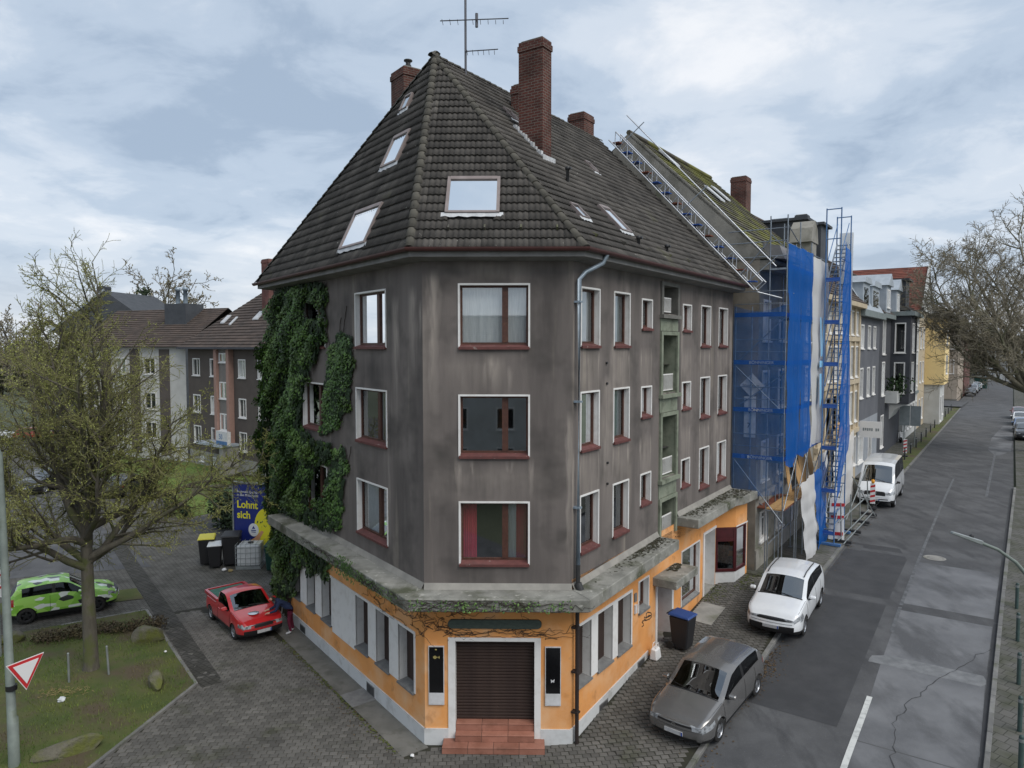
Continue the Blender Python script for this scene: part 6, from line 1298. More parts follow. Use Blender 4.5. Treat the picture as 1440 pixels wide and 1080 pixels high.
        rx = -(warp(Lc, sp['plate_rz']) + .10); mb = MB(); mb.box(FX, rx - .02, rx, -.26, .26, sp['plate_rz'] - .055, sp['plate_rz'] + .055); mb.build('number_plate', 'plate', root_)
        mb = MB(); mb.box(FX, fx + .02, fx + .024, -.255, -.215, sp['plate_z'] - .05, sp['plate_z'] + .05); mb.build('plate_band', 'sign_blue_far', root_)
        mb = MB(); mb.tube([(warp(Lc, sp['plate_z'] + .12) + .10 * (1 - f * f) + .004, f * W * .8, sp['plate_z'] + .12) for f in np.linspace(-.92, .92, 9)], .006, 4); mb.build('bumper_seam', 'black_trim', root_)
        if sp.get('badge'):
            bz = sp['badge'][0]; bx = warp(Lc, bz) + .115; r_ = sp['badge'][1]; mb = MB(); n = 20
            for j in range(n): a0, a1 = 2 * math.pi * j / n, 2 * math.pi * (j + 1) / n; mb.quad((bx, r_ * math.cos(a0), bz + r_ * math.sin(a0)), (bx, r_ * math.cos(a1), bz + r_ * math.sin(a1)), (bx, r_ * .84 * math.cos(a1), bz + r_ * .84 * math.sin(a1)), (bx, r_ * .84 * math.cos(a0), bz + r_ * .84 * math.sin(a0)))
            def st_(y0, z0, y1, z1): d = np.array([y1 - y0, z1 - z0]); d = d / np.hypot(*d); q = np.array([-d[1], d[0]]) * r_ * .08; mb.quad((bx, y0 * r_ - q[0], bz + z0 * r_ - q[1]), (bx, y1 * r_ - q[0], bz + z1 * r_ - q[1]), (bx, y1 * r_ + q[0], bz + z1 * r_ + q[1]), (bx, y0 * r_ + q[0], bz + z0 * r_ + q[1]))
            if sp['badge'][2] == 'vw':
                for a in ((-.36, .8, 0, .08), (.36, .8, 0, .08), (-.72, .5, -.36, -.78), (-.36, -.78, 0, -.05), (0, -.05, .36, -.78), (.36, -.78, .72, .5)): st_(*a)
            else:
                for a in ((0, 0, 0, .9), (0, 0, -.78, -.45), (0, 0, .78, -.45)): st_(*a)
            mb.build('badge', 'chrome', root_, recalc=False)
    return root_
def put_car(o, x, y, z, dx, dy, dz=0):
    """front of the car points along (dx,dy,dz)"""
    f = V((dx, dy, dz)).normalized(); l = V((0, 0, 1)).cross(f).normalized(); u = f.cross(l); o.location = (x, y, z)
    o.rotation_euler = Matrix(((f.x, l.x, u.x), (f.y, l.y, u.y), (f.z, l.z, u.z))).to_euler()
HATCH = dict(L=4.2, W=1.78, paint='paint_grey', zt=[(-2.1, .78), (-2.06, .95), (-1.95, 1.03), (-1.62, 1.36), (-1.5, 1.41), (-.9, 1.46), (-.2, 1.475), (.22, 1.42), (.98, .99), (1.05, .985), (1.6, .92), (1.95, .83), (2.1, .72)], glass=(1.0, .22, -1.62, -1.95), fa=1.27, ra=-1.33, wr=.315, belt=[(-2.1, .95), (-1.5, .97), (0, .93), (1.0, .9), (2.1, .74)], z0=.2, round=.15, lean=.16,
             side=(-1.5, .85), pillars=[-.45, .62], bpil=[-.38], head=(.5, .59, .75, .47), tail=(.3, .78, .95, .45), grille=[(.63, .70, .47), (.26, .40, .62)], handles=(-.62, .32), seams=(-.42, .98, -1.15), plate_z=.47, plate_rz=.72, badge=(.66, .06, 'vw'))
sl = .095
c = make_car('hatchback', 'grey metallic hatchback parked half on the pavement nearest the camera', 'car', HATCH)
p = FR(3.42, 2.62, 0); fd = -R + NR * -.10 * -1 * -1; put_car(c, p[0], p[1], zsq(3.42, 2.62) - .07, -R[0] - .1 * NR[0], -R[1] - .1 * NR[1], -sl)
SUV = dict(L=4.42, W=1.84, paint='paint_white', zt=[(-2.21, .9), (-2.17, 1.08), (-2.05, 1.16), (-1.78, 1.5), (-1.6, 1.6), (-1.0, 1.66), (-.2, 1.69), (.28, 1.62), (1.0, 1.17), (1.08, 1.15), (1.7, 1.05), (2.05, .93), (2.21, .8)], glass=(1.02, .28, -1.74, -2.05), fa=1.33, ra=-1.3, wr=.345, belt=[(-2.2, 1.17), (-1.5, 1.16), (0, 1.08), (1.0, 1.03), (2.2, .85)], z0=.24,
           side=(-1.6, .86), pillars=[-.4, .6], bpil=[-.3], head=(.62, .72, .90, .5), tail=(.35, .9, 1.12, .5), grille=[(.75, .84, .46), (.34, .60, .36), (.40, .56, .7)], handles=(-.6, .36), seams=(-.34, 1.0, -1.15), plate_z=.54, plate_rz=.85, tumble=.22, lean=.25)
c = make_car('sport_utility_vehicle', 'white SUV parked half on the pavement in front of the shop', 'car', SUV)
for sg in (1, -1):
    mb = MB(); k = 10; vs = [(2.2 + .02 - .0 * j, sg * (.6 + .15 * math.cos(2 * math.pi * j / k)), .44 + .085 * math.sin(2 * math.pi * j / k)) for j in range(k)]; mb.tube([(2.14, sg * .58, .46), (2.24, sg * .57, .46)], .085, 10); mb.build('fog_lamp', 'black_trim', c)
    mb = MB(); mb.tube([(x, sg * .62, smooth_prof(SUV['zt'], x, .05) - .01) for x in (-1.4, -.8, -.2, .2)], .018, 6); mb.build('roof_rail', 'black_trim', c)
p = FR(10.55, 3.05, 0); put_car(c, p[0], p[1], zsq(10.55, 3.05) - .08, -R[0], -R[1], -.075)
VAN = dict(L=5.7, W=1.98, paint='paint_van', zt=[(-2.85, 2.2), (-2.8, 2.38), (-2.4, 2.44), (0, 2.47), (1.2, 2.42), (1.5, 2.25), (2.1, 1.42), (2.2, 1.36), (2.6, 1.2), (2.8, 1.05), (2.85, .95)], glass=(2.1, 1.45, -2.82, -2.84), fa=1.95, ra=-1.55, wr=.345, belt=[(-2.85, 1.36), (1.5, 1.34), (2.1, 1.28), (2.85, .9)], z0=.3, side=(-2.5, 1.75), pillars=[.75, .45], bpil=[.62, -.9], head=(.45, .82, 1.02, .6), tail=(.1, .8, 1.5, .8),
           grille=[(.75, .98, .5), (.5, .6, .7)], handles=(.9,), seams=(.62, 1.75, -.9), plate_z=.52, plate_rz=.8, tumble=.1, round=.16, lean=.12, badge=(.88, .1, 'star'), mirror='black_trim', sillmat='black_trim', rearseat=False, hatch_glass=1.45)
c = make_car('delivery_van', 'silver-white van parked on the pavement beyond the scaffold', 'van', VAN)
p = FR(31.8, 3.5, 0); put_car(c, p[0], p[1], zsq(31.8, 3.5) - .1, -R[0], -R[1], -.015)
for sg in (1, -1): mb = MB(); mb.box(FX, 2.32, 2.5, sg * .5 - .18, sg * .5 + .18, 1.30, 1.315); o = mb.build('bonnet_vent', 'black_trim', c); o.rotation_euler = (0, .42, 0); o.location = (-.45, 0, 1.03)
GREEN = dict(HATCH, L=3.7, W=1.66, paint='camo_green', zt=[(-1.85, .75), (-1.82, 1.0), (-1.7, 1.15), (-1.5, 1.4), (-1.3, 1.45), (-.5, 1.5), (0, 1.49), (.25, 1.42), (.85, 1.0), (.95, .98), (1.4, .9), (1.7, .8), (1.85, .68)], glass=(.87, .25, -1.5, -1.75), fa=1.15, ra=-1.2, wr=.30, belt=[(-1.85, .98), (0, .95), (1.85, .74)], side=(-1.35, .72), pillars=[-.35, .1], bpil=[-.3], handles=(.05,), seams=(-.42, .8), badge=None, rim='rim_dark', head=(.32, .62, .78, .5), tail=(.25, .75, 1.0, .5))
c = make_car('small_hatchback', 'small green and white camouflage-wrapped car parked behind the tree', 'car', GREEN); put_car(c, -18.1, 28.15, .0, .84, .55)
PICK = dict(HATCH, L=4.1, W=1.66, paint='paint_red', zt=[(-2.05, .72), (-2.0, .86), (-.55, .88), (-.5, 1.36), (-.4, 1.42), (.1, 1.44), (.3, 1.38), (.95, .98), (1.05, .96), (1.6, .88), (1.95, .78), (2.05, .66)], glass=(.97, .3, -.46, -.52), fa=1.25, ra=-1.25, wr=.29, belt=[(-2.05, .86), (-.5, .86), (0, .9), (1, .9), (2.05, .72)], side=(-.38, .8), pillars=[-.4], bpil=[], handles=(-.2,), seams=(-.36, .95), head=(.3, .58, .72, .42), grille=[(.58, .7, .4), (.2, .48, .8)], badge=None, rim='rim', rearseat=False, plate_z=.42)
c = make_car('pickup_truck', 'small red pickup with open load bed beside the ivy-covered wall', 'pickup', PICK); put_car(c, -10.35, 26.85, .0, .65, -.76)
pm('tarp_green', (.02, .1, .07), (.03, .13, .09), scale=5, rough=.6, bump=.5, bscale=8, bdist=.05)
mb = MB()
for sg in (1, -1): mb.box(FX, -1.98, -.55, sg * .74 - .05, sg * .74 + .05, .88, 1.0)
mb.box(FX, -2.02, -1.95, -.7, .7, .88, 1.0); mb.build('bed_rail', 'paint_red', c); mb = MB(); mb.box(FX, -1.94, -.56, -.68, .68, .88, .97); mb.build('bed_cover', 'tarp_green', c, bevel=.04)
mb = MB(); mb.lathe((1.5, -.15, .905), [(.0, .012), (.18, .006), (.2, 0)], 16); o = mb.build('bonnet_emblem', 'chrome', c); o.rotation_euler = (0, 0, 0)
# cars parked farther away share three simpler bodies
def far_protos():
    base = dict(HATCH, N=40, badge=None); a = make_car('parked_car', 'dark car with red tail lamps parked by the lawn', 'car', dict(base, paint='paint_black'), 'cars parked around the corner building', detail=True); b = make_car('parked_car', 'x', 'car', dict(SUV, N=40, paint='paint_silver', badge=None), 'cars parked around the corner building'); return a, b
pa, pb = far_protos()
pcol = {}
def recolour(o, col):
    for ch in o.children:
        if ch.name.split('.')[0] in ('body', 'door_handle', 'mirror'):
            k = (ch.data.name, col)
            if k not in pcol: pcol[k] = ch.data.copy(); pcol[k].materials[0] = M[col]
            ch.data = pcol[k]
used = [0, 0]
def park(proto, col, label, x, y, z, dx, dy):
    src = (pa, pb)[proto]
    if used[proto]: o = copy_tree(src, label=label)
    else: o = src; used[proto] = 1; o['label'] = label
    recolour(o, col); put_car(o, x, y, z, dx, dy); return o
park(0, 'paint_black', 'dark car with bright red tail lamps parked beside the lawn', -27.9, 51.3, 0, .1, 1)
park(1, 'paint_black', 'black estate car parked left of the tree trunk in the car park', -34.6, 52.5, 0, -.1, -1)
park(0, 'paint_teal', 'dark car at the left frame edge behind the lamp post', -35.6, 46.0, 0, 1, .4)
park(0, 'paint_red', 'red car among the far cars seen through the tree branches', -54.5, 81.0, 0, .9, .4)
park(1, 'paint_white', 'white car beside the red one seen through the tree branches', -58.5, 79.5, 0, .9, .4)
park(0, 'paint_silver', 'silver car behind the red one seen through the tree branches', -54, 86.5, 0, .9, .4)
DR = d2
lab = ['black car heading the row parked far down the left kerb', 'silver car second in the far row on the left kerb', 'pale teal car third in the far row on the left kerb', 'white car fourth in the far row on the left kerb', 'maroon car fifth in the far row on the left kerb', 'dark teal car sixth in the far row on the left kerb', 'black SUV last in the far row on the left kerb']
for i, (cl, pr) in enumerate((('paint_black', 0), ('paint_silver', 1), ('paint_teal', 0), ('paint_white', 0), ('paint_maroon', 0), ('paint_teal', 1), ('paint_black', 1))):
    s = 141 + i * 8.2; p = FR(s, 5.0 + .022 * (s - 141), 0); park(pr, cl, lab[i], p[0], p[1], 1.6, -R[0], -R[1])
lab = ['black SUV nearest in the row on the right kerb', 'blue car second in the row on the right kerb', 'white car third in the row on the right kerb', 'maroon car fourth in the row on the right kerb']
for i, (cl, pr) in enumerate((('paint_black', 1), ('paint_blue', 0), ('paint_white', 0), ('paint_maroon', 0))):
    s = 70.3 + i * 8.5; p = FR(s, 11.55 + .01 * i, 0); park(pr, cl, lab[i], p[0], p[1], 1.45, -R[0], -R[1])

# ------------------------------------------------------------------ buildings on the left
pm('brown_facade', (.085, .07, .062), (.1, .083, .073), scale=1, rough=.9); pm('pink_render', (.36, .22, .18), (.3, .19, .155), scale=2, rough=.85); pm('stair_panel', (.2, .185, .17), (.17, .155, .145), scale=2, rough=.85); pm('grey_base', (.3, .29, .27), (.24, .23, .215), scale=1.2, rough=.9); pm('white_facade', (.5, .49, .465), (.42, .41, .39), scale=1, rough=.85)
FA = Fr((-29.6, 65.0), (.755, -.655))
if (FA.n @ np.array([0, -1])) < 0: FA.n = -FA.n
t = thing('brown_apartment_block', (-29.6, 65, 0), 'brown apartment block with pink stairwell strips behind the ivy', 'building')
EZ = 10.55; rows = [(1.95, 3.55), (4.75, 6.35), (8.05, 9.6)]
cols = [(.9, 2.3), (4.2, 5.3), (9.1, 10.3), (12.2, 13.4), (15.2, 16.6), (18.5, 19.8)]
holes = [(a, b, z0, z1) for a, b in cols for z0, z1 in rows] + [(2.0, 2.7, .35, .95), (4.3, 5.0, .35, .95)]
mb = MB(); wall_holes(mb, FA, 0, 22, 1.3, EZ, holes); wall_holes(mb, FA, 0, 22, -.1, 1.3, holes, 0, 1)
for a in (0, 22): mb.quad(FA(a, 0, 0), FA(a, -11, 0), FA(a, -11, EZ), FA(a, 0, EZ))
mb.quad(FA(0, -11, 0), FA(22, -11, 0), FA(22, -11, EZ), FA(0, -11, EZ)); mb.build('wall', ['brown_facade', 'grey_base'], t, recalc=False)
for h in holes: pane_window(FA, *h, t)
for a in (5.7, 7.85): mb = MB(); mb.box(FA, a, a + .45, .0, .45, 2.2, EZ); mb.build('stairwell_strip', 'pink_render', t)
mb = MB(); mb.box(FA, 6.15, 7.85, .0, .2, 2.6, EZ); mb.build('stairwell_panel', 'stair_panel', t)
for z in (3.5, 6.2, 9.3): pane_window(FA, 6.25, 7.75, z, z + (1.45 if z < 9 else .8), t, q=.21, deep=.03)
mb = MB(); mb.box(FA, 4.6, 9.0, 0, 1.6, 2.35, 2.55); mb.build('porch_roof', 'dormer_grey', t); mb = MB(); mb.box(FA, 8.3, 8.9, 0, 1.4, 0, 2.35); mb.build('porch_wall', 'grey_base', t)
mb = MB(); mb.box(FA, 6.2, 8.2, .1, .16, .1, 2.3); mb.build('glazed_door', 'glass_far', t)
mb = MB(); mb.box(FA, 8.0, 9.9, 1.2, 1.5, 2.6, 3.7); lb = mb.build('porch_sign', 'white_panel', t); mb = MB(); mb.box(FA, 8.05, 9.85, 1.5, 1.52, 2.62, 2.9); mb.build('sign_band', 'blue_steel', lb); text_mesh('sign_number', '50', .6, 'blue_steel', FA, 8.5, 1.505, 3.05, lb)
e = .7; P_ = [np.array(FA(-e, e, EZ)), np.array(FA(22 + e, e, EZ)), np.array(FA(20, -5.5, 16.6)), np.array(FA(7.0, -5.5, 16.6))]; Pl = [np.array(FA(-e, -11.7, EZ)), P_[0], P_[3]]
mb = MB(); mb.quad(*P_); mb.add(Pl, [(0, 1, 2)]); mb.quad(Pl[0], np.array(FA(22.7, -11.7, EZ)), P_[2], P_[3]); rf = mb.build('roof', 'roof_deck', t, recalc=False); courses(P_, 'brown_tile', rf, .36, lift=.06); courses(Pl, 'brown_tile', rf, .36, lift=.06)
mb = MB(); mb.box(FA, -.6, 22.6, e - .02, e + .12, EZ - .12, EZ + .05); mb.build('gutter', 'dark_facade', t)
chimney(FA, 9.6, 10.9, -5.6, -4.6, 15, 18.3, parent=t, mat='red_brick'); chimney(FA, 9.7, 10.8, -2.9, -1.9, 12.5, 17.9, parent=t, mat='red_brick')
for a, q, w_ in ((3.4, -1.4, .7), (5.3, -1.2, .35), (8.6, -1.6, .9)): z = EZ + (e - q) * (6.05 / 6.2); mb = MB(); cc = [FA(a, q, z + .1), FA(a + w_, q, z + .1), FA(a + w_, q - .7, z + .78), FA(a, q - .7, z + .78)]; mb.hexa(cc + [(x, y, zz + .1) for x, y, zz in cc]); mb.build('skylight', 'lead_flashing', rf)
FW = Fr((-43.4, 71.0), (13.8, -6.0)); ln = math.hypot(13.8, 6.0)
if (FW.n @ np.array([0, -1])) < 0: FW.n = -FW.n
t = thing('white_apartment_block', (-43.4, 71.0, 0), 'white rendered apartment block seen through the bare tree', 'building')
cols = [(1.5 + k * 3.9, 3.1 + k * 3.9) for k in range(3)]; holes = [(a, b, z0, z1) for a, b in cols for z0, z1 in rows]
mb = MB(); wall_holes(mb, FW, 0, ln - .3, -.1, 10.6, holes); mb.quad(FW(0, 0, 0), FW(0, -10, 0), FW(0, -10, 10.6), FW(0, 0, 10.6)); mb.build('wall', 'white_facade', t, recalc=False)
for h in holes: pane_window(FW, *h, t)
mb = MB()
for k in range(0, 3): mb.box(FW, 3.6 + k * 3.9, 4.9 + k * 3.9, .0, .05, .5, 10.4)
mb.build('brown_panels', 'brown_facade', t)
P_ = [np.array(FW(-.5, .5, 10.6)), np.array(FW(ln, .5, 10.6)), np.array(FW(ln, -5, 14.4)), np.array(FW(-.5, -5, 14.4))]; mb = MB(); mb.quad(*P_); mb.quad(np.array(FW(-.5, -10.5, 10.6)), np.array(FW(ln, -10.5, 10.6)), P_[2], P_[3]); rf = mb.build('roof', 'roof_deck', t, recalc=False); courses(P_, 'brown_tile', rf, .36, lift=.06)
mb = MB(); mb.box(FW, 9.2, 12.0, -4.8, -2.6, 12.4, 14.8); mb.build('lift_house', 'slate', t)
for a in (9.9, 10.9): mb = MB(); mb.lathe(FW(a, -3.6, 14.8), [(.2, 0), (.2, 1.3), (.26, 1.3), (.26, 1.6), (0, 1.7)], 10); mb.build('flue', 'zinc', t)
t = thing('dark_gabled_house', (-45, 98, 0), 'dark gabled house roof rising behind the bare tree', 'house')
FD = Fr((-63.5, 100), (1, -.12)); mb = MB(); mb.box(FD, 0, 15, -10, 0, 0, 12.6); mb.build('wall', 'slate', t); mb = MB(); mb.add([FD(a, q, z) for q in (-10.5, .6) for a, z in ((-1, 12.6), (16, 12.6), (7.5, 18.3))], [(0, 1, 2), (5, 4, 3), (0, 3, 4, 1), (1, 4, 5, 2), (2, 5, 3, 0)]); mb.build('roof', 'slate', t)
mb = MB(); mb.add([FD(a, q, z) for q in (.6, .8) for a, z in ((-1, 12.5), (7.5, 18.3), (7.5, 18.6), (-1, 12.9))], [(0, 1, 2, 3), (7, 6, 5, 4), (0, 4, 5, 1), (3, 2, 6, 7)]); mb.build('bargeboard', 'dormer_grey', t)
chimney(FD, 3.0, 4.4, -5, -3.8, 14, 19.3, parent=t, mat='slate')
# ------------------------------------------------------------------ ivy
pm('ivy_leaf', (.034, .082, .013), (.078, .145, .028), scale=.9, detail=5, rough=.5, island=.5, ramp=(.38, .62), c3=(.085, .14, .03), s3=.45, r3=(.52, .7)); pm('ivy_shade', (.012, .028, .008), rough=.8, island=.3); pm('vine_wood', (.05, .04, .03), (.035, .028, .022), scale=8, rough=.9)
IVY1 = [(11.06, 13.0), (7.72, 12.86), (6.32, 12.67), (6.48, 11.55), (7.02, 10.6), (7.85, 9.72), (8.57, 9.11), (8.99, 7.74), (7.61, 7.42), (6.14, 7.41), (6.03, 7.07), (7.18, 6.55), (7.99, 6.31), (8.31, 5.24), (8.26, 4.86), (7.04, 4.84), (5.5, 4.9), (5.63, 4.64), (8.08, 4.27), (10.7, 4.2), (11.28, 1.03), (12.6, 0.32), (12.3, 1.87), (12.5, 2.9), (13.2, 4.36), (14.0, 6.67), (13.74, 8.5), (12.84, 11.16), (11.69, 12.53)]
IVY2 = [(5.42, 11.1), (4.37, 10.93), (4.35, 9.94), (4.7, 8.81), (6.0, 7.9), (7.14, 7.62), (7.38, 8.14), (6.69, 9.4), (6.03, 10.6)]
IVY3 = [(5.25, 7.51), (4.92, 7.2), (5.24, 5.77), (5.63, 4.76), (7.39, 4.3), (8.05, 4.77), (7.01, 5.71), (6.04, 6.83)]
IVY4 = [(10.73, 3.9), (6.46, 3.5), (6.68, 2.45), (7.3, 2.9), (8.16, 2.3), (8.86, 2.9), (10.05, 1.24), (12.3, 0.51), (12.7, 2.55), (12, 3.9)]
iv = thing('ivy', FL(11, .1, 0), 'dense evergreen ivy climbing the left end of the corner building', 'ivy')
rv = random.Random(31); mb = MB(); ms = MB()
def leaf(mb, c, nrm, r_):
    n = V(nrm).normalized(); a = n.cross(V((rv.gauss(0, 1), rv.gauss(0, 1), rv.gauss(0, 1)))).normalized(); b = n.cross(a); t = a * r_; s_ = b * r_ * .62; f = n * r_ * .18
    mb.add([c - t, c + s_ + f * .2 - t * .15, c + t, c - s_ + f * .2 - t * .15, c + f - t * .2], [(0, 4, 2, 1), (0, 3, 2, 4)])
def edge_d(x, y, P):
    best = 9
    for i in range(len(P)):
        x1, y1 = P[i]; x2, y2 = P[i - 1]; dx, dy = x2 - x1, y2 - y1; t = max(0, min(1, ((x - x1) * dx + (y - y1) * dy) / (dx * dx + dy * dy + 1e-9))); best = min(best, math.hypot(x - x1 - t * dx, y - y1 - t * dy))
    return best
WINS = [(6.75, 8.6, 7.9, 9.3), (6.75, 7.75, 5.4, 6.5), (7.0, 8.3, 11.6, 12.2)]
for P, dens, thick in ((IVY1, 600, .62), (IVY2, 640, .14), (IVY3, 600, .12), (IVY4, 560, .5)):
    x0, x1, y0, y1 = min(p[0] for p in P), max(p[0] for p in P), min(p[1] for p in P), max(p[1] for p in P)
    for _ in range(int((x1 - x0) * (y1 - y0) * dens)):
        x, z = rv.uniform(x0 - .2, x1 + .2), rv.uniform(y0 - .2, y1 + .2)
        w_ = .22 * math.sin(z * 4.1 + x) + .18 * math.sin(z * 9.3 + 1.3) + .12 * math.sin(x * 7)
        if not inpoly(x + w_ * .9, z + w_ * .5, P): continue
        if any(a < x < b and c < z < d for a, b, c, d in WINS): continue
        ed = min(1, edge_d(x + w_ * .9, z + w_ * .5, P) / .7)
        bul = .06 + thick * ed * (.45 + .4 * math.sin(x * 2.1 + 1.4 * math.sin(z * 1.3)) * math.sin(z * 1.9 + x * .6) + .2 * math.sin(x * 5 + z * 4.4)); bul = max(.05, bul)
        q = bul * (1 - .55 * rv.random() ** 2) + rv.gauss(0, .03); q = max(.03, q)
        if P is IVY4 and z > 3.85 and q < .78: q = .78 + abs(rv.gauss(0, .1))
        gx = .5 * math.cos(x * 2.1 + 1.4 * math.sin(z * 1.3)); gz = .5 * math.cos(z * 1.9 + x * .6)
        n = np.array([*(NL - L * gx * .6), .45 - gz * .4]) + np.array([rv.gauss(0, .42) for _ in range(3)])
        if x > 12: q += (x - 12) * .37 * (1 - .5 * rv.random()); n = n + np.array([*(L * .6), 0]); x = 12 + (x - 12) * .12
        leaf(mb, V(FL(x, q, z)), n, rv.choice((rv.uniform(.03, .06), rv.uniform(.05, .085))))
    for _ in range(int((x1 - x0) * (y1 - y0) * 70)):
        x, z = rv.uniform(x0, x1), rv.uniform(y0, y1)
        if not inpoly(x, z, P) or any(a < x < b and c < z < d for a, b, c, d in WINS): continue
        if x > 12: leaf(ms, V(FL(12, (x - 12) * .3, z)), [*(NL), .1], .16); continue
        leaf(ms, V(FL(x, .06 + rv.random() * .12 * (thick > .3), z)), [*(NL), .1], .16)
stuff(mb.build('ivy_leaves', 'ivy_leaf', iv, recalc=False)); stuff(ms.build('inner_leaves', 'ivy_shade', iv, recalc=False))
mb = MB()
for k in range(14):
    x, z = rv.uniform(10.4, 11.8), .1; pts = []
    while z < rv.uniform(6, 12): pts.append(FL(x, .05 + rv.random() * .03, z)); z += .3; x += rv.gauss(-.03, .08)
    if len(pts) > 2: mb.tube(pts, [.03 * (1 - .8 * i / len(pts)) for i in range(len(pts))], 5, cap=False)
for x0, z0, dx, n in ((5.7, 9.8, -.03, 18), (5.3, 10.3, -.05, 16), (6.0, 10.0, .02, 20), (4.9, 9.7, -.06, 9), (4.9, 6.5, -.05, 10)):
    x, z = x0, z0; pts = []
    for i in range(n): pts.append(FL(x, .03, z)); x += dx + rv.gauss(0, .03); z += .11 + rv.gauss(0, .02)
    mb.tube(pts, .012, 4, cap=False)
stuff(mb.build('ivy_stems', 'vine_wood', iv, recalc=False))
# bare creeper along the ledge and over the corner door
cr = MB()
def creep(F, u, z, q, n, du, dz, r_=.008, zmin=0, zmax=9):
    pts = []
    for i in range(n):
        pts.append(F(u, q + rv.random() * .02, z)); u += du + rv.gauss(0, .07); z += dz + rv.gauss(0, .05); z = min(zmax, max(zmin, z))
    cr.tube(pts, [r_ * (1 - .5 * i / n) for i in range(n)], 4, cap=False)
for k in range(26): creep(FL, rv.uniform(.2, 6), rv.uniform(3.93, 4.15), OV + .012, rv.randint(8, 24), rv.choice([-.08, .08]), 0, .009, 3.91, 4.2)
for k in range(26): creep(FC, rv.uniform(-.2, 3.9), rv.uniform(3.93, 4.15), OV + .012, rv.randint(8, 22), rv.choice([-.08, .08]), 0, .009, 3.91, 4.2)
for k in range(16): creep(FL, rv.uniform(.0, 3.2), rv.uniform(2.95, 3.7), .015, rv.randint(8, 18), rv.choice([-.05, .08]), -.015, .009, 2.86, 3.88)
for k in range(22): creep(FC, rv.uniform(.0, .9), rv.uniform(2.9, 3.6), .015, rv.randint(8, 16), rv.choice([-.03, .09]), rv.choice([.01, -.03]), .008, 2.75, 3.88)
for k in range(16): creep(FC, rv.uniform(.5, 3.3), rv.uniform(2.96, 3.15), .02, rv.randint(8, 20), rv.choice([-.08, .08]), .004, .007, 2.95, 3.4)
for k in range(6): creep(FC, rv.uniform(2.9, 3.8), rv.uniform(2.9, 3.5), .015, rv.randint(5, 12), rv.choice([-.06, .05]), .02, .007, 2.75, 3.88)
tag(cr.build('bare_creeper', 'vine_wood', recalc=False), 'leafless creeper stems tangled along the concrete ledge above the corner door', 'creeper')
mb = MB()
for _ in range(420):
    k = rv.random(); F = FL if k < .6 else FC; u = abs(rv.gauss(2.6, 1.6)) if F is FL else rv.uniform(-.3, 3.9); leaf(mb, V(F(u, OV + .02 + rv.random() * .05, rv.uniform(3.9, 4.22))), [*F.n, .4], rv.uniform(.02, .045))
for _ in range(160): leaf(mb, V(FL(rv.gauss(3.4, .35), OV + .03, rv.uniform(3.75, 4.4))), [*NL, .4], rv.uniform(.03, .06))
tag(mb.build('ledge_moss', 'ivy_leaf', recalc=False), 'small green shoots hanging on the edge of the concrete ledge', 'shoots', kind='stuff')
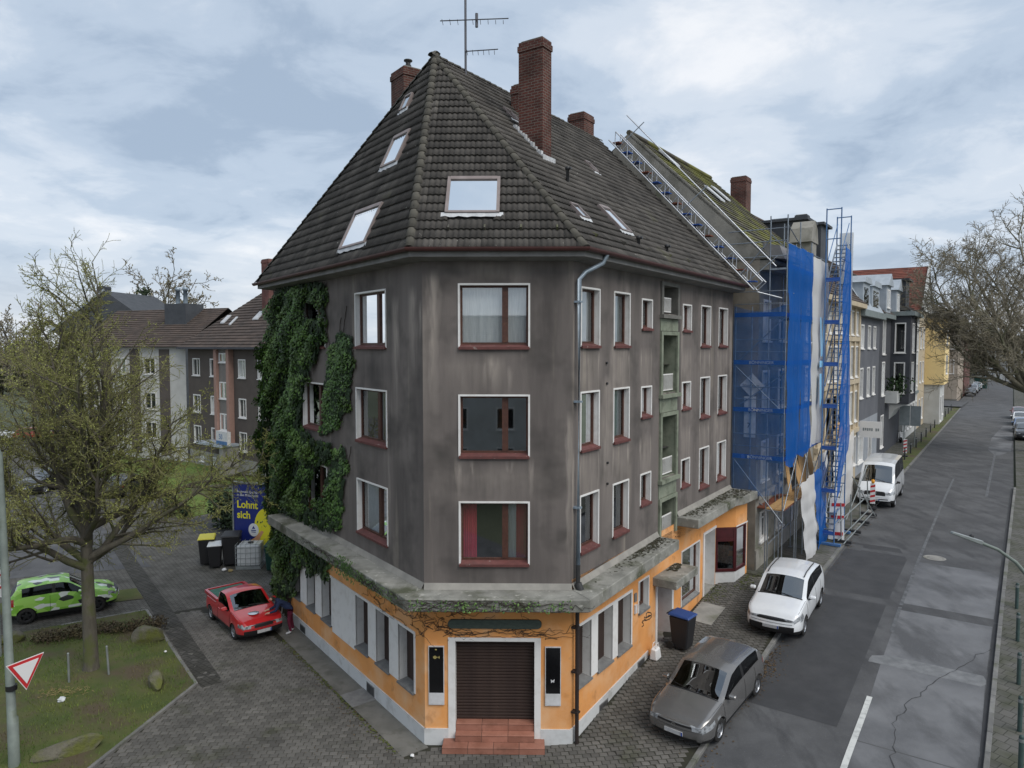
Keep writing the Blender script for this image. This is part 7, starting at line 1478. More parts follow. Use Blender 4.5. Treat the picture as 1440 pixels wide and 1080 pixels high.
# ------------------------------------------------------------------ trees
pm('bark', (.12, .108, .085), (.07, .063, .05), scale=6, rough=.95, stretch=(1, 1, .25), bump=.7, bscale=25, c3=(.075, .085, .03), s3=2, r3=(.5, .66)); pm('twig', (.17, .165, .07), (.12, .11, .055), scale=2, rough=.9); pm('twig_brown', (.26, .23, .175), (.18, .16, .12), scale=1, rough=.9); pm('bud', (.26, .29, .065), (.36, .38, .11), scale=1.5, rough=.8, island=.35); pm('bud_brown', (.17, .155, .08), (.2, .17, .09), scale=1, rough=.8, island=.3)
pm('bark_pale', (.2, .185, .14), (.13, .12, .085), scale=3, rough=.95, stretch=(1, 1, .4), c3=(.12, .13, .06), s3=1, r3=(.5, .7))
def grow_tree(name, label, base, h_fork, r_base, limbs, seed, sub=(9, 8, 5), lens=(.42, .4, .45), rmin=.008, buds=3, budr=.03, mats=('bark', 'twig', 'bud'), cat='tree', group=None, trunk_pts=None, droop=.0, maxseg=99):
    rt = random.Random(seed); t = thing(name, base, label, cat, group); b0 = V(base); trunk = MB(); tw_ = MB(); bd = MB(); br = MB()
    tp = trunk_pts or [b0 + V((0, 0, -.05)), b0 + V((.02, 0, .25)), b0 + V((-.02, .02, h_fork * .5)), b0 + V((-.02, 0, h_fork))]
    k = len(tp); trunk.tube(tp, [r_base * 1.25] + [r_base * (1 - .35 * i / (k - 1)) for i in range(1, k)], 12); trunk.build('trunk', mats[0], t)
    def polyline(p, d, ln, nseg, wob, up):
        pts = [V(p)]; d = V(d).normalized()
        for i in range(nseg): d = (d + V((rt.gauss(0, wob), rt.gauss(0, wob), rt.gauss(0, wob) + up))).normalized(); pts.append(pts[-1] + d * ln / nseg)
        return pts
    def along(pts, f):
        x = f * (len(pts) - 1); i = min(int(x), len(pts) - 2); return pts[i].lerp(pts[i + 1], x - i), (pts[i + 1] - pts[i]).normalized()
    def side(d, ang):
        a = d.cross(V((rt.gauss(0, 1), rt.gauss(0, 1), rt.gauss(0, 1)))).normalized(); return (d * math.cos(ang) + a * math.sin(ang)).normalized()
    for (p, d, ln, r_) in limbs:
        L0 = polyline(p, d, ln, 8, .13, .05); br.tube(L0, [max(rmin * 1.5, r_ * (1 - i / 8.5)) for i in range(9)], 7, cap=False)
        for i in range(sub[0]):
            f = .16 + .84 * (i + rt.random()) / sub[0]; p1, d1 = along(L0, min(f, .999)); l1 = ln * lens[0] * (1.15 - .6 * f) * rt.uniform(.7, 1.2); L1 = polyline(p1, side(d1, rt.uniform(.5, 1.1)), l1, 6, .16, .05); r1 = max(rmin * 1.3, r_ * .42 * (1.1 - .6 * f)); br.tube(L1, [max(rmin, r1 * (1 - i_ / 6.5)) for i_ in range(7)], 5, cap=False)
            for j in range(sub[1]):
                f2 = .1 + .9 * (j + rt.random()) / sub[1]; p2, d2_ = along(L1, min(f2, .999)); l2 = l1 * lens[1] * (1.1 - .5 * f2) * rt.uniform(.7, 1.3); L2 = polyline(p2, side(d2_, rt.uniform(.5, 1.2)), l2, 4, .2, .04 - droop); tw_.tube(L2, [max(rmin, r1 * .3 * (1 - i_ / 5)) for i_ in range(5)], 3, cap=False)
                for m in range(sub[2]):
                    f3 = .1 + .9 * (m + rt.random()) / sub[2]; p3, d3 = along(L2, min(f3, .999)); l3 = l2 * lens[2] * rt.uniform(.6, 1.3); L3 = polyline(p3, side(d3, rt.uniform(.4, 1.1)), l3, 2, .2, .03 - droop); tw_.tube(L3, [rmin, rmin * .9, rmin * .7], 3, cap=False)
                    for b in range(buds):
                        c, _ = along(L3, rt.random() * .999); a = V((rt.gauss(0, 1), rt.gauss(0, 1), rt.gauss(0, 1))).normalized() * budr * rt.uniform(.6, 1.4); e = a.cross(V((rt.gauss(0, 1), rt.gauss(0, 1), 1))).normalized() * budr * .6; bd.add([c - a, c + e, c + a, c - e], [(0, 1, 2, 3)])
    br.build('limb', mats[0], t, recalc=False); stuff(tw_.build('twigs', mats[1], t, recalc=False))
    if bd.v: stuff(bd.build('buds', mats[2], t, recalc=False))
    return t
rl = random.Random(77); limbs = []; tb_ = V((-13.82, 22.81, 0))
for i in range(15):
    a = i * 2.4 + rl.uniform(-.3, .3); el = rad(rl.uniform(8, 40)) if i < 9 else rad(rl.uniform(45, 80)); z = rl.uniform(3.3, 5.2) if i < 9 else 4.6; ln = rl.uniform(4.2, 5.9) if i < 9 else rl.uniform(6.2, 8.2)
    limbs.append((tb_ + V((0, 0, z)), V((math.cos(a) * math.cos(el), math.sin(a) * math.cos(el) * .9, math.sin(el))), ln, .13 if i < 9 else .16))
limbs.append((tb_ + V((0, 0, 4.2)), V((.05, .1, 1)), 8.3, .18))
grow_tree('street_tree', 'broad bare tree with greenish budding twigs on the grass island', tuple(tb_), 4.7, .25, limbs, 5, sub=(14, 11, 7), buds=6, budr=.021, rmin=.0065)
tR = FR(60, 12.0, 0); bz = zsq(60, 12); t0 = V((tR[0], tR[1], bz)); limbs = []; hub = t0 + V((-1.0, -.3, 5.2))
for d, ln, r_ in (((-1, -.15, .55), 12, .26), ((-.7, .3, 1.0), 14, .24), ((-.25, -.3, 1.2), 15, .26), ((.3, .3, 1.2), 14, .3), ((.9, -.2, .8), 12, .28), ((-.5, -.7, .8), 11, .25), ((-.9, .5, .25), 11, .22), ((-.15, .6, 1.0), 14, .25), ((-.8, -.1, 1.1), 13, .25)): limbs.append((hub, V(d), ln, r_))
grow_tree('plane_tree', 'large bare street tree leaning over the right pavement', tuple(t0), 5.2, .5, limbs, 8, sub=(16, 12, 8), buds=2, budr=.055, rmin=.015, mats=('bark_pale', 'twig_brown', 'bud_brown'), trunk_pts=[t0, t0 + V((-.1, 0, 1.5)), t0 + V((-.5, -.1, 3.6)), hub])
def simple_limbs(b, n, h, sp, seed):
    r0 = random.Random(seed); out_ = []
    for i in range(n): a = i * 2.4 + r0.uniform(-.3, .3); el = rad(r0.uniform(25, 80)); out_.append((V(b) + V((0, 0, h * r0.uniform(.3, .42))), V((math.cos(a) * math.cos(el) * sp, math.sin(a) * math.cos(el) * sp, math.sin(el))), h * r0.uniform(.45, .6), h * .012))
    return out_
for i, (x, y, h, lab, mt, rm) in enumerate(((-57, 118, 24, 'bare round-crowned tree behind the apartment roofs', 'bud_brown', .035), (-84, 112, 19, 'bare tree at the far left beyond the car park', 'bud', .04), (-73, 90, 15, 'green-budded tree behind the far parked cars', 'bud', .03), (-49, 74, 13, 'green-budded tree left of the white block', 'bud', .025), (-58, 86, 16, 'bare tree behind the far cars at left', 'bud_brown', .03),
      (150, 172, 24, 'bare tree behind the houses at the far bend', 'bud_brown', .05), (188, 232, 26, 'tall bare tree at the far end of the street', 'bud_brown', .06), (205, 215, 24, 'bare tree right of the far street end', 'bud_brown', .06), (97, 108, 19, 'bare tree halfway down the right pavement', 'bud_brown', .035))):
    b = (x, y, 0 if x < 0 else 1.2); grow_tree('bare_tree', lab, b, h * .42, h * .018, simple_limbs(b, 11, h, 1.0, i), 40 + i, sub=(8, 6, 4), buds=2, budr=.16 if h > 20 else .11, rmin=rm, mats=('bark', 'twig_brown', mt), group='bare trees in the distance')
# evergreens and hedges as leaf clouds
pm('evergreen', (.018, .032, .014), (.03, .05, .02), scale=.6, rough=.8, island=.4); pm('hedge_brown', (.06, .045, .03), (.085, .07, .035), scale=2, rough=.9, island=.4); pm('wood_far', (.045, .05, .028), (.075, .072, .045), scale=.08, rough=.95, island=.35)
def cloud(mb, c, r_, n, lr, rnd):
    for _ in range(n):
        d = V((rnd.gauss(0, 1), rnd.gauss(0, 1), rnd.gauss(0, 1))).normalized(); k = rnd.random() ** .4; p = V(c) + V((d.x * r_[0], d.y * r_[1], d.z * r_[2])) * k; a = V((rnd.gauss(0, 1), rnd.gauss(0, 1), rnd.gauss(0, 1))).normalized() * lr; e = a.cross(d + V((.1, .2, .3))).normalized() * lr * .7; mb.add([p - a, p + e, p + a, p - e], [(0, 1, 2, 3)])
rc = random.Random(12)
for x, y, h, lab in ((-56, 108, 19.5, 'dark evergreen tree beside the gabled roof'), (-60, 104, 17, 'smaller dark evergreen next to the gabled house')):
    t = thing('evergreen_tree', (x, y, 0), lab, 'tree', 'evergreens behind the roofs'); mb = MB(); mb.tube([(x, y, 0), (x, y, h * .8)], [.3, .1], 7); mb.build('trunk', 'bark', t); mb = MB()
    for k in range(26): f = rc.random(); z = h * (.3 + .7 * f); rr_ = 3.2 * (1 - f) + .5; a = rc.uniform(0, 6.3); cloud(mb, (x + rr_ * .6 * math.cos(a), y + rr_ * .6 * math.sin(a), z), (1.2, 1.2, .9), 70, .3, rc)
    stuff(mb.build('crown', 'evergreen', t, recalc=False))
mb = MB()
for k in range(9): cloud(mb, (-16.6 + .42 * k - .2, 24.9 + .26 * k * .8 + rc.uniform(-.15, .15), .22), (.42, .35, .3), 330, .045, rc)
tag(mb.build('low_hedge', 'hedge_brown', recalc=False), 'low brown leafless hedge at the back of the grass island', 'hedge')
mb = MB()
for k in range(16): f = k / 15; cloud(mb, (-17.3 + 4.3 * f, 41.5 - 3.6 * f, 1.2 + .3 * math.sin(k * 2)), (.8, .8, 1.25), 240, .11, rc)
tag(mb.build('dark_shrub', 'evergreen', recalc=False), 'dark straggly shrub behind the billboard', 'shrub')
for k, (x, y, ln, dx, dy, lab) in enumerate(((-23.1, 47.4, 4.2, .45, -.85, 'clipped hedge strip along the lawn edge by the dark car'), (-20.9, 44.6, 1.6, .55, -.8, 'short clipped hedge at the corner of the lawn'))):
    mb = MB()
    for i in range(int(ln / .4)): cloud(mb, (x + dx * i * .4, y + dy * i * .4, .45), (.35, .35, .45), 130, .07, rc)
    tag(mb.build('clipped_hedge', 'evergreen', recalc=False), lab, 'hedge')
mb = MB()
for k in range(150):
    a = rc.uniform(-.72, -.34) if k < 70 else rc.uniform(.55, .82); d = rc.uniform(190, 320) if k < 70 else rc.uniform(260, 420); x, y = d * math.sin(a), d * math.cos(a); h = rc.uniform(6, 11) if k < 70 else rc.uniform(8, 15)
    cloud(mb, (x, y, h * .55), (7, 7, h * .6), 230, .9, rc)
tag(mb.build('distant_wood', 'wood_far', recalc=False), 'distant belt of bare woodland along the horizon', 'woodland', kind='stuff')
# ------------------------------------------------------------------ street furniture and small things
pm('galvanised', (.33, .36, .36), (.25, .27, .27), scale=4, rough=.45, metal=.5); pm('green_grey_paint', (.2, .235, .21), (.15, .175, .16), scale=3, rough=.6, c3=(.1, .12, .07), s3=1.2, r3=(.55, .7)); pm('sign_white', (.72, .72, .72), rough=.4); pm('sign_red', (.5, .03, .035), rough=.4); pm('sign_blue', (.02, .09, .35), rough=.4); pm('sign_back', (.2, .23, .24), (.26, .29, .3), scale=2, rough=.5); pm('bin_black', (.018, .018, .02), rough=.5); pm('bin_blue', (.025, .06, .2), rough=.5); pm('bin_yellow', (.5, .45, .05), rough=.5); pm('bin_green', (.01, .05, .04), rough=.5); pm('plastic_white', (.6, .62, .63), (.5, .52, .53), scale=3, rough=.4)
pm('mossy_stone', (.14, .13, .10), (.09, .085, .065), scale=3, rough=.95, bump=.8, bscale=14, bdist=.06, c3=(.11, .12, .03), s3=1.6, r3=(.42, .6)); pm('billboard_blue', (.012, .022, .16), (.015, .03, .2), scale=.6, rough=.4); pm('billboard_yellow', (.75, .68, .03), rough=.5); pm('skin_orange', (.6, .3, .15), rough=.6); pm('amber', (.7, .3, .02), rough=.4); pm('straw', (.28, .22, .1), rough=.9)
# left lamp post with the yield sign
lp = thing('lamp_post', (-12.55, 17.4, 0), 'tall grey-green lamp post at the left frame edge', 'lamp post'); b = V((-12.55, 17.4, .05))
mb = MB(); mb.tube([b, b + V((0, 0, 1.3)), b + V((-.02, 0, 1.32)), b + V((-.06, 0, 6.0)), b + V((-.08, 0, 8.0))], [.13, .125, .105, .085, .07], 16); mb.build('pole', 'green_grey_paint', lp)
mb = MB(); mb.tube([b + V((-.08, 0, 7.9)), b + V((-.2, -.05, 8.5)), b + V((-.7, -.2, 8.9)), b + V((-1.6, -.5, 9.1))], [.07, .06, .05, .045], 10); mb.build('arm', 'green_grey_paint', lp); mb = MB(); F = Fr((b + V((-1.6, -.5, 0))), (-.95, -.3)); mb.box(F, 0, .8, -.12, .12, 9.05, 9.2); mb.build('lamp_head', 'galvanised', lp, bevel=.03)
mb = MB(); mb.tube([b + V((0, 0, 2.02)), b + V((0, 0, 2.14))], .128, 16); mb.build('sticker_band', 'bin_black', lp)
ys = thing('yield_sign', (-12.3, 17.1, 2.0), 'red-bordered white give way triangle on the left lamp post', 'sign'); FY = Fr((-12.18, 16.72), (.42, .9)); FY.n = np.array([.9, -.42])
def tri(mb, inset, q, th=.012):
    P = [(.0 + inset * 1.73, 2.98 - inset), (.9 - inset * 1.73, 2.98 - inset), (.45, 2.2 + inset * 2)]; mb.add([FY(a, q, z) for a, z in P] + [FY(a, q + th, z) for a, z in P], [(0, 1, 2), (5, 4, 3), (0, 3, 4, 1), (1, 4, 5, 2), (2, 5, 3, 0)])
for nm, ins, q, mt in (('sign_plate', 0, 0, 'sign_white'), ('red_border', .018, .013, 'sign_red'), ('white_field', .085, .026, 'sign_white')): mb = MB(); tri(mb, ins, q); mb.build(nm, mt, ys)
mb = MB(); mb.tube([FY(.45, -.02, 2.7), b + V((0, 0, 2.66))], .02, 6); mb.build('bracket', 'galvanised', ys)
# small red-white sign further left
t = thing('street_sign', (-16.5, 23.2, 0), 'white sign with red edge at the left frame edge behind the lamp post', 'sign'); F = Fr((-17.78, 23.6), (1, .1)); mb = MB(); mb.box(F, 0, .75, 0, .03, 2.2, 3.2); mb.build('sign_plate', 'sign_white', t); mb = MB(); mb.lathe((0, 0, 0), [(.0, 0), (.16, 0)], 16); o = mb.build('sign_roundel', 'sign_red', t); o.matrix_parent_inverse.identity(); o.parent = t; o.matrix_world = Matrix.Identity(4)
bpy.data.objects.remove(o); mb = MB(); k = 20; mb.add([F(.45 + .26 * math.cos(2 * math.pi * j / k), .035, 2.75 + .26 * math.sin(2 * math.pi * j / k)) for j in range(k)] + [F(.45 + .18 * math.cos(2 * math.pi * j / k), .035, 2.75 + .18 * math.sin(2 * math.pi * j / k)) for j in range(k)], [(j, (j + 1) % k, k + (j + 1) % k, k + j) for j in range(k)]); mb.build('sign_ring', 'sign_red', t, recalc=False); mb = MB(); mb.tube([F(.4, -.03, 0), F(.4, -.03, 3.2)], .03, 8); mb.build('post', 'galvanised', t)
# right lamp
rp = FR(-3.7, 9.9, 0); t = thing('street_lamp', rp, 'slim grey street lamp reaching over the road at right', 'street lamp'); hb = V((6.10, 9.75, 8.09)); ha = V((6.55, 9.80, 7.93)); pt = V((rp[0], rp[1], 6.4))
mb = MB(); mb.tube([V(rp), V((rp[0], rp[1], 3)), pt], [.09, .075, .055], 12); mb.build('pole', 'galvanised', t); mb = MB(); mb.tube([pt, pt + V((-.1, 0, .7)), V((7.08, 9.85, 7.64)), V((6.8, 9.82, 7.83)), ha], [.05, .04, .024, .022, .022], 10); mb.build('arm', 'green_grey_paint', t)
d = (ha - hb); mb = MB(); u = d.normalized(); l = u.cross(V((0, 0, 1))).normalized(); w_ = l.cross(u)
mb.hexa([hb - l * .03 - w_ * .02, hb + l * .03 - w_ * .02, ha + l * .045 - w_ * .03, ha - l * .045 - w_ * .03, hb - l * .03 + w_ * .02, hb + l * .03 + w_ * .02, ha + l * .045 + w_ * .035, ha - l * .045 + w_ * .035]); mb.build('lamp_head', 'galvanised', t, bevel=.01); mb = MB(); mb.lathe(hb.lerp(ha, .68) + V((0, 0, .03)), [(.03, 0), (.03, .03), (.0, .045)], 8); mb.build('light_sensor', 'bin_black', t)
# bollards
pm('bollard_green', (.05, .085, .08), (.035, .06, .055), scale=4, rough=.5); pm('bollard_dark', (.025, .028, .028), rough=.5)
def bollard_proto(mat, label, group):
    t = thing('bollard', (0, 0, 0), label, 'bollard', group, world=False); mb = MB(); mb.lathe((0, 0, 0), [(.055, 0), (.055, .9), (.045, .94), (0, .95)], 12); mb.build('post', mat, t); mb = MB(); mb.lathe((0, 0, 0), [(.059, .78), (.06, .79), (.06, .86), (.059, .87)], 12); mb.build('band', 'galvanised', t); return t
ORD = ['first', 'second', 'third', 'fourth', 'fifth', 'sixth', 'seventh', 'eighth', 'ninth', 'tenth', 'eleventh', 'twelfth', 'thirteenth', 'fourteenth']
pr = bollard_proto('bollard_green', '', 'bollards on the opposite pavement')
for i, s in enumerate((2.3, 4.4, 6.4, 9.0, 12.0, 15.0)):
    p = PR(s, 9.85 + (.02 * i), 0); lab = f'steel bollard on the right pavement, {ORD[i]} from the bottom right corner'; o = pr if i == 0 else copy_tree(pr); o['label'] = lab; o.location = p
pl = bollard_proto('bollard_dark', '', 'bollards along the left kerb'); sc_ = [44.5, 48.4, 52.5, 56.8, 61.2, 65.8, 70.6, 75.5, 80.5, 85.7, 91, 96.5, 102]
for i, s in enumerate(sc_):
    p = PR(s, 3.1 + .012 * (s - 44), 0); lab = f'dark bollard on the grass verge, {ORD[i]} beyond the white van'; o = pl if i == 0 else copy_tree(pl); o['label'] = lab; o.location = p
# bins
def make_bin(name, label, lid, body, loc, rz, sc=1.0, group=None, open_=False):
    t = thing(name, loc, label, 'bin', group, world=False, rz=rz); t.scale = (sc,) * 3; mb = MB(); mb.hexa([(-.22, -.24, .06), (.22, -.24, .06), (.22, .22, .06), (-.22, .22, .06), (-.28, -.33, 1.0), (.28, -.33, 1.0), (.28, .3, 1.0), (-.28, .3, 1.0)]); mb.build('body', body, t, bevel=.03)
    mb = MB(); mb.hexa([(-.31, -.36, 1.0), (.31, -.36, 1.0), (.31, .34, 1.02), (-.31, .34, 1.02), (-.28, -.33, 1.06), (.28, -.33, 1.06), (.27, .3, 1.1), (-.27, .3, 1.1)]); mb.build('lid', lid, t, bevel=.02); mb = MB(); mb.tube([(-.2, .4, 1.02), (.2, .4, 1.02)], .02, 6); mb.build('handle', body, t)
    for sx in (-1, 1): mb = MB(); mb.tube([(sx * .2, .26, .11), (sx * .27, .26, .11)], .11, 14); mb.build('wheel', 'tyre', t)
    return t
p = PR(6.1, .75, 0); make_bin('wheelie_bin', 'black wheelie bin with blue lid beside the shop entrance', 'bin_blue', 'bin_black', p, math.atan2(R[1], R[0]) - .1, 1.12)
make_bin('wheelie_bin', 'dark bin with yellow lid left of the billboard', 'bin_yellow', 'bin_black', (-14.95, 34.4, 0), .3, 1.3, 'bins by the billboard'); make_bin('wheelie_bin', 'black bin with grey-white lid in front of the yellow-lidded bin', 'plastic_white', 'bin_black', (-14.35, 33.9, 0), .3, 1.1, 'bins by the billboard'); make_bin('wheelie_bin', 'black bin under the billboard corner', 'bin_black', 'bin_black', (-13.7, 34.3, 0), .2, 1.45, 'bins by the billboard'); make_bin('wheelie_bin', 'dark green bin between the caged tank and the ivy', 'bin_green', 'bin_green', (-11.35, 33.4, 0), .1, 1.25, 'bins by the billboard')
# caged liquid tank
t = thing('caged_tank', (-12.65, 33.6, 0), 'white plastic tank in a steel cage below the billboard', 'tank'); F = Fr((-13.2, 33.45), (1, .12)); mb = MB(); mb.box(F, .05, 1.1, -1.0, -.05, .15, 1.15); mb.build('tank', 'plastic_white', t, bevel=.05); mb = MB(); mb.box(F, 0, 1.15, -1.05, 0, 0, .14); mb.build('pallet', 'galvanised', t); mb = MB(); mb.lathe(F(.6, -.5, 1.15), [(.13, 0), (.13, .06), (0, .07)], 12); mb.build('cap', 'bin_black', t)
for i in range(6): a = .0 + 1.15 * i / 5; mb = MB(); mb.tube([F(a, 0, .14), F(a, 0, 1.2), F(a, -1.05, 1.2)], .012, 5); mb.build('cage_bar', 'galvanised', t)
for z in (.3, .55, .8, 1.05, 1.2): mb = MB(); mb.tube([F(0, -1.05, z), F(0, 0, z), F(1.15, 0, z), F(1.15, -1.05, z)], .012, 5); mb.build('cage_bar', 'galvanised', t)
# billboard
t = thing('billboard', (-12.6, 34.9, 0), 'dark blue advertising billboard with yellow lettering half hidden by ivy', 'billboard'); F = Fr((-13.95, 35.3), (.95, -.3)); mb = MB(); mb.box(F, 0, 2.9, -.12, 0, .55, 3.85); mb.build('board', 'billboard_blue', t)
for a0, a1, z0, z1 in ((-.07, 0, .5, 3.92), (2.9, 2.97, .5, 3.92), (0, 2.9, 3.85, 3.92), (0, 2.9, .48, .55)): mb = MB(); mb.box(F, a0, a1, -.14, .04, z0, z1); mb.build('frame', 'galvanised', t)
for a in (.3, 2.5): mb = MB(); mb.box(F, a, a + .12, -.2, -.13, 0, 3.6); mb.build('post', 'galvanised', t)
text_mesh('poster_text', 'Regionale Qualität\nin den Mittelpunkt', .17, 'sign_white', F, .2, .006, 3.38, t); text_mesh('poster_slogan', 'Lohnt\nsich', .52, 'billboard_yellow', F, .18, .006, 2.62, t, bold=.012)
def disc(nm, mt, a, z, ra, rz_, q): mb = MB(); k = 28; mb.add([F(a + ra * math.cos(2 * math.pi * j / k), q, z + rz_ * math.sin(2 * math.pi * j / k)) for j in range(k)], [tuple(range(k))]); return mb.build(nm, mt, t, recalc=False)
disc('poster_disc', 'billboard_yellow', 1.95, 1.75, .75, .95, .004); disc('poster_badge', 'sign_white', 1.15, 1.55, .3, .33, .008); mb = MB(); mb.add([F(a, .01, z) for a, z in ((1.0, .75), (1.35, .9), (1.75, 1.5), (1.6, 1.55), (1.2, 1.15), (1.0, 1.05))], [tuple(range(6))]); mb.build('poster_hand', 'skin_orange', t, recalc=False); mb = MB(); [mb.box(F, .25 + .085 * k, .31 + .085 * k, .004, .008, .72, .80 + .015 * (k % 2)) for k in range(9)]; stuff(mb.build('poster_footer', 'sign_white', t))
mb = MB(); mb.add([F(a, .012, z) for a, z in ((1.0, 1.5), (1.3, 1.5), (1.3, 1.55), (1.0, 1.55), (1.02, 1.42), (1.28, 1.42), (1.28, 1.46), (1.02, 1.46), (1.05, 1.6), (1.15, 1.75), (1.25, 1.6))], [(0, 1, 2, 3), (4, 5, 6, 7), (8, 10, 9)]); mb.build('badge_mark', 'billboard_blue', t, recalc=False)
# boulders, posts, litter on the grass island
def boulder(loc, dims, rz, seed, label):
    bm = bmesh.new(); bmesh.ops.create_icosphere(bm, subdivisions=3, radius=1); r0 = random.Random(seed); ax = [(V((r0.gauss(0, 1), r0.gauss(0, 1), r0.gauss(0, .8))).normalized(), r0.uniform(.5, .78)) for _ in range(12)]
    for v in bm.verts:
        for a, d in ax:
            e = v.co.dot(a) - d
            if e > 0: v.co -= a * e
        v.co += v.co.normalized() * .02 * math.sin(v.co.x * 7 + seed) * math.sin(v.co.y * 6); v.co = V((v.co.x * dims[0], v.co.y * dims[1], v.co.z * dims[2]))
    me = bpy.data.meshes.new('boulder'); bm.to_mesh(me); bm.free(); me.materials.append(M['mossy_stone']); o = link('boulder', me); o.location = loc; o.rotation_euler = (0, 0, rz); tag(o, label, 'boulder', 'boulders on the grass island')
boulder((-13.1, 25.2, .22), (.62, .5, .42), .2, 1, 'mossy boulder by the kerb behind the tree'); boulder((-11.05, 21.6, .18), (.3, .42, .42), .5, 2, 'small upright boulder near the corner of the kerb'); boulder((-11.5, 18.1, .15), (.95, .35, .35), .7, 3, 'long mossy boulder lying nearest the camera'); boulder((-18.0, 24.9, .2), (.55, .45, .3), .1, 4, 'mossy boulder at the left frame edge by the hedge')
for i, (x, y, lab, lean) in enumerate(((-13.97, 21.9, 'thin steel post left of the tree trunk', 0), (-13.01, 22.43, 'thin steel post right of the tree trunk', -.05))): mb = MB(); mb.tube([(x, y, 0), (x + lean, y, 1.02)], .035, 8); mb.lathe((x + lean, y, 1.02), [(.035, 0), (.02, .02), (0, .022)], 8); tag(mb.build('steel_post', 'galvanised'), lab, 'post', 'steel posts beside the tree')
mb = MB(); rr = random.Random(6)
for _ in range(120): x, y = rr.gauss(-13.75, .38), rr.gauss(21.25, .16); a = rr.uniform(0, 6.3); l = rr.uniform(.05, .16); mb.tube([(x, y, .1 + rr.random() * .03), (x + l * math.cos(a), y + l * math.sin(a), .1 + rr.random() * .04)], .006, 3, cap=False)
tag(mb.build('straw_scatter', 'straw', recalc=False), 'pale straw scattered on the grass in front of the tree', 'straw', kind='stuff')
def crumple(name, loc, r_, mat, label, seed, cat='litter'):
    bm = bmesh.new(); bmesh.ops.create_icosphere(bm, subdivisions=2, radius=r_); r0 = random.Random(seed)
    for v in bm.verts: v.co *= r0.uniform(.65, 1.15); v.co.z *= .6
    me = bpy.data.meshes.new(name); bm.to_mesh(me); bm.free(); me.materials.append(M[mat]); o = link(name, me); o.location = loc; tag(o, label, cat)
crumple('plastic_litter', (-13.45, 20.7, .14), .12, 'plastic_white', 'crumpled pale plastic on the grass in front of the straw', 1); crumple('paper_litter', (-2.6, 17.98, .03), .06, 'sign_white', 'white paper scrap on the pavers left of the steps', 2); crumple('paper_litter', (-12.0, 24.1, .12), .05, 'sign_white', 'white scrap on the grass by the kerb', 3)
for k, (x, y) in enumerate(((-13.35, 33.2), (-13.7, 33.35))): crumple('rubbish', (x, y, .06), .12, 'sign_white' if k else 'straw', ('white' if k else 'tan') + ' rubbish lying before the caged tank', 5 + k)
# carrier bag by the entrance
p = V(PR(5.0, .28, 0)); t = thing('carrier_bag', p, 'white carrier bag standing on the pavement by the entrance', 'bag'); F = Fr((p.x, p.y), R); mb = MB(); mb.hexa([F(-.2, -.14, p.z), F(.2, -.14, p.z), F(.2, .14, p.z), F(-.2, .14, p.z), F(-.17, -.1, p.z + .38), F(.17, -.1, p.z + .4), F(.15, .1, p.z + .38), F(-.17, .1, p.z + .36)]); mb.build('bag', 'sign_white', t, bevel=.04); mb = MB()
for q in (-.06, .06): mb.tube([F(-.1, q, p.z + .36), F(-.07, q, p.z + .52), F(.07, q, p.z + .52), F(.1, q, p.z + .36)], .014, 5)
mb.build('handles', 'sign_white', t)
mb = MB(); c = PR(9.0, .65, .01); F_ = FR; mb.hexa([PR(8.1, .15, .006), PR(9.7, .15, .006), PR(9.7, 1.05, .006), PR(8.1, 1.05, .006)] + [(x, y, z + .03) for x, y, z in (PR(8.1, .15), PR(9.7, .15), PR(9.7, 1.05), PR(8.1, 1.05))]); tag(mb.build('paving_slab', 'concrete'), 'pale concrete slab on the pavement below the shop window', 'slab')
# construction fence, beacons, boards
t = thing('construction_barrier', PR(23, 3.8, 0), 'steel tube construction barrier with black feet beside the stair tower', 'barrier')
def bar(nm, pts, r_=.03, mat='galvanised'): mb = MB(); mb.tube(pts, r_, 6); return mb.build(nm, mat, t)
P0 = lambda s, q, z: (*PR(s, q, 0)[:2], PR(s, q, 0)[2] + z)
for z in (.25, 1.1): bar('rail', [P0(19.5, 3.2, z), P0(26.8, 3.5, z)])
bar('rail', [P0(19.6, 3.42, .1), P0(27.0, 3.7, .1)])
for s in (20.2, 22.4, 24.6, 26.6): bar('post', [P0(s, 3.2 + (s - 19.5) * .04, .05), P0(s - .1, 3.15 + (s - 19.5) * .04, 1.9)]); mb = MB(); q = 3.25 + (s - 19.5) * .04; mb.hexa([P0(s - .12, q - .4, 0), P0(s + .12, q - .4, 0), P0(s + .12, q + .4, 0), P0(s - .12, q + .4, 0), P0(s - .1, q - .38, .12), P0(s + .1, q - .38, .12), P0(s + .1, q + .38, .12), P0(s - .1, q + .38, .12)]); mb.build('foot', 'bin_black', t)
bar('brace', [P0(24.4, 3.0, 2.4), P0(26.2, 3.9, .1)], .025); bar('brace', [P0(23.5, 2.9, .3), P0(27.3, 3.3, 2.6)], .025)
t = thing('barrier_board', PR(20.8, 3.0, 0), 'white barrier board with red stripes leaning on the stair tower', 'barrier'); F = Fr(FR(20.5, 2.6, 0), NR, -R); z = zsq(20.8, 3) + .05; mb = MB(); mb.hexa([F(.05, .25, z), F(.75, .25, z), F(.75, .29, z), F(.05, .29, z), F(.0, -.25, z + 1.9), F(.6, -.25, z + 1.9), F(.6, -.21, z + 1.9), F(.0, -.21, z + 1.9)]); mb.build('board', 'sign_white', t)
